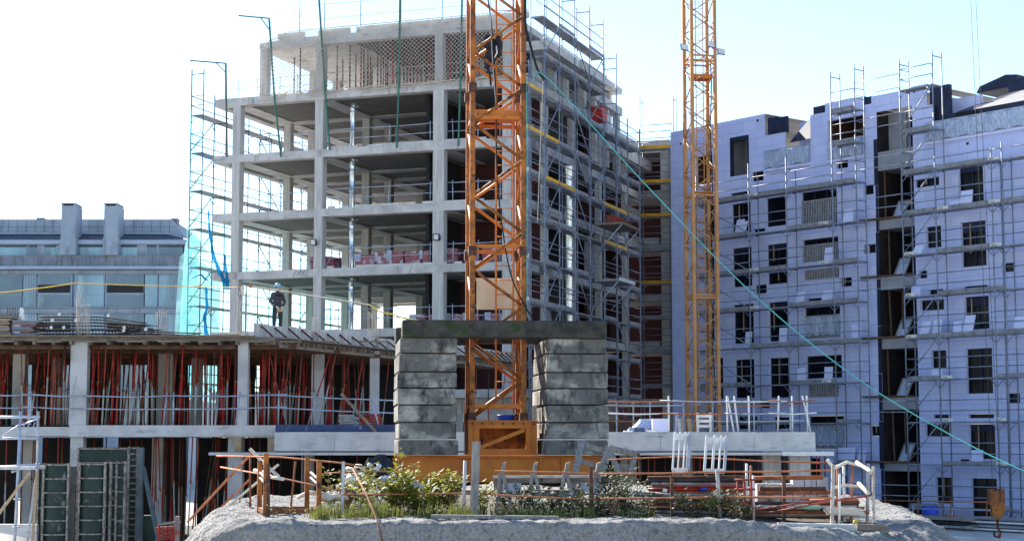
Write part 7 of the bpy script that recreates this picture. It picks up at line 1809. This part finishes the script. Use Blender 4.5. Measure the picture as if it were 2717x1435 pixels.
# ---------------------------------------------------------------- piles of tubes
tr_ = random.Random(8)
ords2 = ['first', 'second', 'third', 'fourth', 'fifth', 'sixth', 'seventh', 'eighth', 'ninth', 'tenth', 'eleventh', 'twelfth']
rowsT = [(1199, 'rust_dark', 'dark brown'), (1207, 'rebar', 'blackish'), (1214, 'tube_grey', 'grey'), (1221, 'red_rust', 'grey and red'), (1229, 'red', 'red'), (1236, 'rust', 'rust-brown'), (1243, 'tube_grey', 'grey-brown'), (1252, 'rust_dark', 'dark'), (1260, 'tube_grey', 'pale-ended'), (1268, 'red_rust', 'purple-red'), (1276, 'rust_dark', 'dark rusty'), (1284, 'tube_grey', 'mud-grey'), (1292, 'rust_dark', 'lowest dark')]
for k, (y_, m_, nm) in enumerate(rowsT):
    for j in range(3):
        Y = 31.9 + j * .10; x0, x1 = 1632 + tr_.uniform(-8, 14) + (j * 3), 1868 + tr_.uniform(-22, 6)
        if k > 8: x1 -= 30
        p, q = pd(x0, y_ + 1.5, Y), pd(x1, y_ + tr_.uniform(-2, 5) + (4 if k > 6 else 0), Y + tr_.uniform(-.1, .1))
        if p.z < gz(p.x, Y) + .03: p.z = gz(p.x, Y) + .04; q.z = max(q.z, gz(q.x, Y) + .04)
        mt = m_ if j == 0 else tr_.choice(['rebar', 'rust_dark', 'rust_dark', 'rust'])
        one('steel_tube', MB().tube(p, q, .027, 8), M[mt], f'{nm} long tube in the left pile, layer {["topmost","second","third","fourth","fifth","sixth","seventh","eighth","ninth","tenth","eleventh","twelfth","bottom"][k]} from the top' if j == 0 else 'rusty long tube inside the left pile under the rail', 'tube', WORLD, tuple(p), group='tubes of the left pile')
p = pd(1775, 1229, 31.85); one('blue_tape', MB().tube(pd(1762, 1229, 31.86), pd(1778, 1230, 31.86), .036, 8), M['blue'], 'band of blue tape round a red tube of the left pile', 'tape', WORLD, tuple(p))
p = pd(1666, 1235, 31.8); one('paper_tag', MB().obox(p, (.08, 0, -.02), (0, .01, 0), (.02, 0, .06)), M['white'], 'white paper tag on the left pile of tubes', 'tag', WORLD, tuple(p))
p = pd(1640, 1292, 31.7); one('yellow_cap', lump(tuple(p), .05, .05, .06, 1), M['rope_yellow'], 'yellow cap at the lower left end of the tube pile', 'cap', WORLD, tuple(p))
p = gd(1660, 31.8); one('kerb_block', MB().obox((p.x - .5, 31.7, p.z - .05), (2.0, 0, -.06), (0, .3, 0), (0, 0, .10)), M['conc_light'], 'pale kerb stone under the left pile of tubes', 'kerb', WORLD, tuple(p))
rowsB = [(1200, 1900, 2076, 'rust', 'rust-red pipe'), (1226, 1905, 2080, 'rust_dark', 'dark beam'), (1236, 1908, 2088, 'rust', 'rusty beam'), (1262, 1860, 2170, 'rust_dark', 'dark pipe'), (1270, 1865, 2150, 'galv_old', 'grey pipe'), (1277, 1862, 2170, 'rust_dark', 'black-brown pipe'), (1285, 1870, 2180, 'rust', 'brown pipe'), (1293, 1862, 2175, 'wood', 'tan timber'), (1300, 1880, 2085, 'rust_dark', 'lowest dark pipe')]
for k, (y_, a, b, m_, nm) in enumerate(rowsB):
    for j in range(3 if k > 2 else 1):
        Y = 31.6 + j * .16; p, q = pd(a + tr_.uniform(-6, 6), y_ + 2 + j * 2, Y), pd(b + tr_.uniform(-14, 8), y_ + tr_.uniform(-3, 5), Y + .1)
        for e in (p, q): e.z = max(e.z, gz(e.x, Y) + .05)
        one('steel_pipe', MB().tube(p, q, .040 if k < 3 else .030, 8), M[m_ if j == 0 else tr_.choice(['rust', 'rust_dark', 'rust_dark'])], f'{nm} in the right pile, {ords2[k]} from its top' if j == 0 else 'rusty pipe inside the right pile behind the slanting rods', 'pipe', WORLD, tuple(p), group='pipes of the right pile')
for k, (x0, x1, y_) in enumerate(((2080, 2172, 1288), (2075, 2165, 1280), (2000, 2060, 1272))):
    p, q = pd(x0, y_, 31.3), pd(x1, y_ + 4, 31.6); one('log', MB().tube(p, q, .05, 9), M['rope_pale'], ['pale thick pole jutting right from the beam pile, lower', 'pale thick pole jutting right from the beam pile, upper', 'short pale pole end in the middle of the beam pile'][k], 'pole', WORLD, tuple(p))
# retaining blocks seen behind the beam pile
th = T('block_wall', 'low wall of grey concrete blocks behind the pile of beams', 'wall', WORLD, tuple(gd(2010, 33.5)))
for k in range(6):
    a, b = pd(1905 + k * 30, 1235, 33.4), pd(1933 + k * 30, 1235, 33.4); t_ = pd(1905, 1200 if k > 2 else 1216, 33.4).z
    th.add('block', MB().box(a.x, 33.4, gz(a.x, 33.4) - .1, b.x, 33.7, t_), M['conc'])
shrub(gd(1945, 33.2), 5, .95, .25, M['leaf'], 'small sunlit plant in front of the low block wall', 16, .07, 'weed', 'weed')
a, b = pd(2085, 1290, 30.3), pd(2162, 1296, 30.3); zz = gz(a.x, 30.3)
one('kerb_block', MB().obox((a.x - .9, 30.2, zz - .02), (1.35, 0, -.03), (0, .22, 0), (0, 0, .13)), M['conc_light'], 'pale concrete kerb stone lying at the right edge of the mound', 'kerb', WORLD, (a.x, 30.3, zz))
one('kerb_block', MB().obox((a.x + .5, 30.3, zz - .03), (.55, 0, -.03), (0, .22, 0), (0, 0, .12)), M['wood'], 'short timber block beside the pale kerb stone', 'block', WORLD, (a.x + .7, 30.3, zz))
th = T('wire_tangle', 'tangle of black wire with a yellow clip at the right corner', 'wire', WORLD, tuple(gd(2140, 30.9)))
for k in range(7):
    c = gd(2128 + 7 * k, 30.8); th.add('loop', MB().path([c + V((.13 * cos(t) * (1 + .2 * k % 2), .1 * sin(t), .08 + .07 * sin(2 * t + k))) for t in [2 * pi * i / 12 for i in range(13)]], .009, 4), M['black'])
th.add('clip', lump(tuple(gd(2150, 30.8) + V((0, 0, .13))), .05, .05, .06, 2), M['rope_yellow'])
p = pd(2040, 1276, 31.2); one('green_rag', lump(tuple(p), .18, .06, .04, 1), mat('mint_cloth', (.25, .55, .38), rough=.9), 'small mint green rag in the right pile', 'rag', WORLD, tuple(p))
# ================================================================ left foreground: column moulds, scaffold tower
zG = Z(0, 1080, 3.835)
def mold(y_, pts_px, ytop, label, ribs, Y, curved=True, nm='column_mould', cols=None):
    a, b = at(*zG(pts_px[0], ytop), Y), at(*zG(pts_px[1], ytop), Y); zt_ = a.z; zb_ = -3.85
    th = T(nm, label, 'column mould', WORLD, ((a.x + b.x) / 2, Y, zb_)); w = b.x - a.x
    rows = []; n = 10
    f = lambda t: (-.16 * sin(pi * t) if curved else 0)
    sh = MB().surf([[V((a.x + w * i / n, Y + .16 + f(i / n), z)) for i in range(n + 1)] for z in [zb_ + (zt_ - zb_) * j / 20 for j in range(21)]])
    th.add('shell', sh, M['form_green'])
    k = 0; z = zt_ - .02
    while z > zb_:
        r = MB().surf([[V((a.x + w * i / n, Y + .165 + f(i / n) - o, z + h)) for i in range(n + 1)] for o, h in ((0, 0), (.07, 0), (.07, -.035), (0, -.035))], smooth=False)
        th.add('rib', r, M['form_edge']); z -= ribs
    for x in (a.x, b.x): th.add('edge_angle', MB().box(x - .025, Y + .05, zb_, x + .025, Y + .19, zt_), M['form_edge'])
    th.add('back_plate', MB().box(a.x + .03, Y + .2, zb_, b.x - .03, Y + .26, zt_), M['rust_dark'])
    return th
mold(0, (440, 690), 572, 'front green column mould, left one of a pair, scratched with rust', .38, 47.0)
mold(0, (805, 1062), 566, 'front green column mould, right one of a pair, paler at the top', .38, 47.0)
mold(0, (1068, 1120), 556, 'narrow green mould edge beside the front pair', .58, 47.25, False)
mold(0, (1182, 1266), 552, 'narrow green mould strip with pale ribs before the dark post', .4, 47.5, False)
mold(0, (385, 432), 580, 'narrow dark mould edge left of the front pair', .58, 47.2, False)
mold(0, (790, 1300), 408, 'tall wide green mould standing behind the front pair', .40, 48.6, False)
mold(0, (1308, 1396), 402, 'tall ladder-like mould side with many pale ribs', .165, 48.4, False)
p, q = at(*zG(1398, 412), 48.3), at(*zG(1455, 412), 48.3); one('post_and_gap_shade', MB().box(p.x, 48.3, -3.85, q.x, 48.5, p.z), M['darkpole'], 'dark steel channel post at the right of the tall mould', 'post', WORLD, (p.x, 48.3, -3.85))
p, q = at(*zG(1455, 600), 48.6), at(*zG(1625, 1400), 48.0); one('leaning_board', MB().beam(p, q, .08, .25, (0, 1, 0)), M['darkpole'], 'dark board leaning against the right of the moulds', 'board', WORLD, tuple(q))
p = at(*zG(1490, 1260), 48.9); one('mould_offcut', MB().box(p.x - .1, 48.9, -3.85, p.x + .22, 49.1, p.z + .45), M['form_green'], 'short green mould piece behind the leaning dark board', 'mould', WORLD, (p.x, 48.9, -3.85))
p, q = at(*zG(712, 600), 47.4), at(*zG(772, 600), 47.4); one('post_and_gap_shade', MB().box(p.x, 47.4, -3.85, q.x, 47.5, p.z), M['darkpole'], 'dark plate added as the shade in the gap between the front moulds', 'plate', WORLD, (p.x, 47.4, -3.85))  # the gap is only shaded; this dark plate paints that shade
# red clamps at the foot
th = T('red_clamps', 'pile of red steel clamps at the foot of the mound', 'clamps', WORLD, tuple(pd(405, 1340, 46)))
for k, (a, b) in enumerate((((393, 1330), (440, 1326)), ((396, 1340), (450, 1338)), ((398, 1352), (440, 1350)))): th.add('clamp_bar', MB().beam(pd(*a, 45.5), pd(*b, 45.5), .1, .1), M['red_rust'])
for x_ in (400, 418, 432): th.add('clamp_leg', MB().tube(pd(x_, 1366, 45.4), pd(x_, 1318 + (x_ - 400) * .3, 45.4), .03, 6), M['red'])
one('timber_post', MB().box(pd(440, 1300, 46).x, 46, -3.85, pd(449, 1300, 46).x, 46.2, pd(440, 1298, 46).z), M['wood_grey'], 'grey timber post behind the red clamps', 'post', WORLD, tuple(pd(440, 1340, 46)))
one('grey_plank', MB().beam(pd(410, 1316, 46.1), pd(452, 1312, 46.1), .3, .06), M['wood_grey'], 'short grey plank on the timber post', 'plank', WORLD, tuple(pd(410, 1316, 46.1)))
# galvanised scaffold tower at the left edge
ts = T('scaffold_tower', 'pale galvanised scaffold tower cut by the left edge', 'scaffold', WORLD, tuple(pd(40, 1361, 44)))
YT = 44.0
def tt(name, a, b, r=.028, m_='galv', Ya=YT, Yb=YT): ts.add(name, MB().tube(pd(*a, Ya), pd(*b, Yb), r, 7), M[m_])
tt('standard', (52, 1034), (34, 1420), .036); tt('standard', (96, 1034), (93, 1175), .036, 'galv_old', 44.8, 44.8); tt('standard', (95, 1170), (60, 1420), .034, 'galv_old', 44.8, 44.2)
tt('standard', (-40, 1034), (-45, 1420), .036)
for y_ in (1049, 1102): tt('ledger', (-60, y_ + 1), (100, y_ - 1), .036); tt('ledger', (40, y_ - 2), (98, y_ + 2), .03, 'galv', YT, 44.8)
tt('ledger', (-60, 1180), (98, 1170), .05); tt('ledger', (30, 1186), (98, 1166), .034, 'galv', YT, 44.8)
tt('diagonal', (0, 1100), (48, 1068), .018); tt('diagonal', (50, 1070), (96, 1053), .018); tt('diagonal', (60, 1104), (75, 1060), .014); tt('diagonal', (88, 1062), (72, 1100), .014); tt('diagonal', (60, 1060), (62, 1100), .014)
ts.add('deck', MB().box(pd(-60, 1170, YT).x, 43.7, pd(0, 1176, YT).z - .04, pd(97, 1170, YT).x, 44.7, pd(0, 1172, YT).z), M['galv_old'])
for y_ in (1255, 1325): p = pd(43 - (y_ - 1255) * .05, y_, YT); ts.add('collar', MB().tube(p - V((0, 0, .02)), p + V((0, 0, .02)), .09, 10), M['galv'])
one('leaning_pole', MB().beam(pd(-20, 1315, 43.5), pd(74, 1188, 43.8), .07, .07), M['wood_tan'], 'tan timber brace slanting up to the scaffold tower', 'pole', WORLD, tuple(pd(-20, 1315, 43.5)))
one('leaning_pole', MB().beam(pd(80, 1400, 43.6), pd(92, 1190, 44.2), .07, .07), M['wood_tan'], 'tan timber post behind the foot of the scaffold tower', 'pole', WORLD, tuple(pd(80, 1390, 43.6)))
cv = MB().surf([[pd(-60 + 170 * i / 8, 1336 + 30 * (i / 8) ** 2 + 60 * j, 46 - 2.2 * j) for i in range(9)] for j in (0, .3, .6, 1)]); one('blue_cover', cv, M['membrane'], 'dark blue cover sheet at the bottom left corner', 'cover', WORLD, tuple(pd(20, 1361, 46)))
a, b = pd(-40, 1318, 47), pd(92, 1330, 47); one('low_concrete_wall', MB().obox((a.x, 47, -3.85), (b.x - a.x, 0, 0), (0, .25, 0), (0, 0, a.z + 3.85)), M['conc_light'], 'low pale concrete edge behind the scaffold tower foot', 'wall', WORLD, (a.x, 47, -3.85))
# far strip of trees and hills is hidden by the buildings; nothing more stands there

# loose rods and laths thrown over the two piles
for k in range(16):
    a = tr_.uniform(1500, 2060); l = tr_.uniform(60, 190); y_ = tr_.uniform(1225, 1292); dy = tr_.uniform(-22, 22); Y = tr_.uniform(31.3, 33.5)
    p, q = pd(a, y_, Y), pd(min(a + l, 2160), y_ + dy, Y + tr_.uniform(-.4, .4))
    for e in (p, q): e.z = max(e.z, gz(e.x, e.y) + .04)
    mt = tr_.choice(['rust', 'rust_dark', 'rust_light', 'wood_grey', 'tube_grey'])
    one('loose_rod', MB().tube(p, q, tr_.uniform(.012, .022), 6), M[mt], {'rust': 'rust-brown', 'rust_dark': 'dark', 'rust_light': 'orange-rusted', 'wood_grey': 'grey wooden', 'tube_grey': 'scuffed grey'}[mt] + ' loose rod lying ' + ('among the weeds right of the trestles' if a < 1640 else 'over the left pile of tubes' if a < 1860 else 'over the right pile of pipes'), 'rod', WORLD, tuple(p), group='loose rods around the piles')
# ================================================================ camera, sun, sky
cam = bpy.data.cameras.new('camera'); co = bpy.data.objects.new('camera', cam); COL.objects.link(co)
co.location = (0, 0, 0); co.rotation_euler = (pi / 2 + TILT, 0, 0)
cam.sensor_fit = 'HORIZONTAL'; cam.sensor_width = 36; cam.lens = 36 * F / 2717; cam.clip_start = .5; cam.clip_end = 3000
scene.camera = co
AZ, EL = 61.0, 33.0                                # the sun stands behind the scene, to the left
sd = V((-cos(R(AZ)) * cos(R(EL)), sin(R(AZ)) * cos(R(EL)), sin(R(EL))))
sun = bpy.data.lights.new('sun', 'SUN'); so = bpy.data.objects.new('sun', sun); COL.objects.link(so)
sun.energy = 5.0; sun.angle = R(.53); sun.color = (1.0, .93, .82)
so.rotation_euler = (-sd).to_track_quat('-Z', 'Y').to_euler()
w_ = bpy.data.worlds.new('World'); scene.world = w_; w_.use_nodes = True
t = w_.node_tree; bg = t.nodes['Background']
sky = t.nodes.new('ShaderNodeTexSky'); sky.sky_type = 'NISHITA'; sky.sun_disc = False
sky.sun_elevation = R(EL); sky.sun_rotation = atan2(sd.x, sd.y); sky.altitude = 0; sky.air_density = 1.0; sky.dust_density = .15; sky.ozone_density = 3.5
t.links.new(sky.outputs[0], bg.inputs['Color']); bg.inputs['Strength'].default_value = .10
vs = scene.view_settings; vs.view_transform = 'Standard'; vs.look = 'None'; vs.gamma = 1; vs.use_curve_mapping = False; vs.exposure = 1.55
scene.render.film_transparent = False
cy = scene.cycles; cy.max_bounces = 8; cy.transparent_max_bounces = 24; cy.diffuse_bounces = 4; cy.use_denoising = True
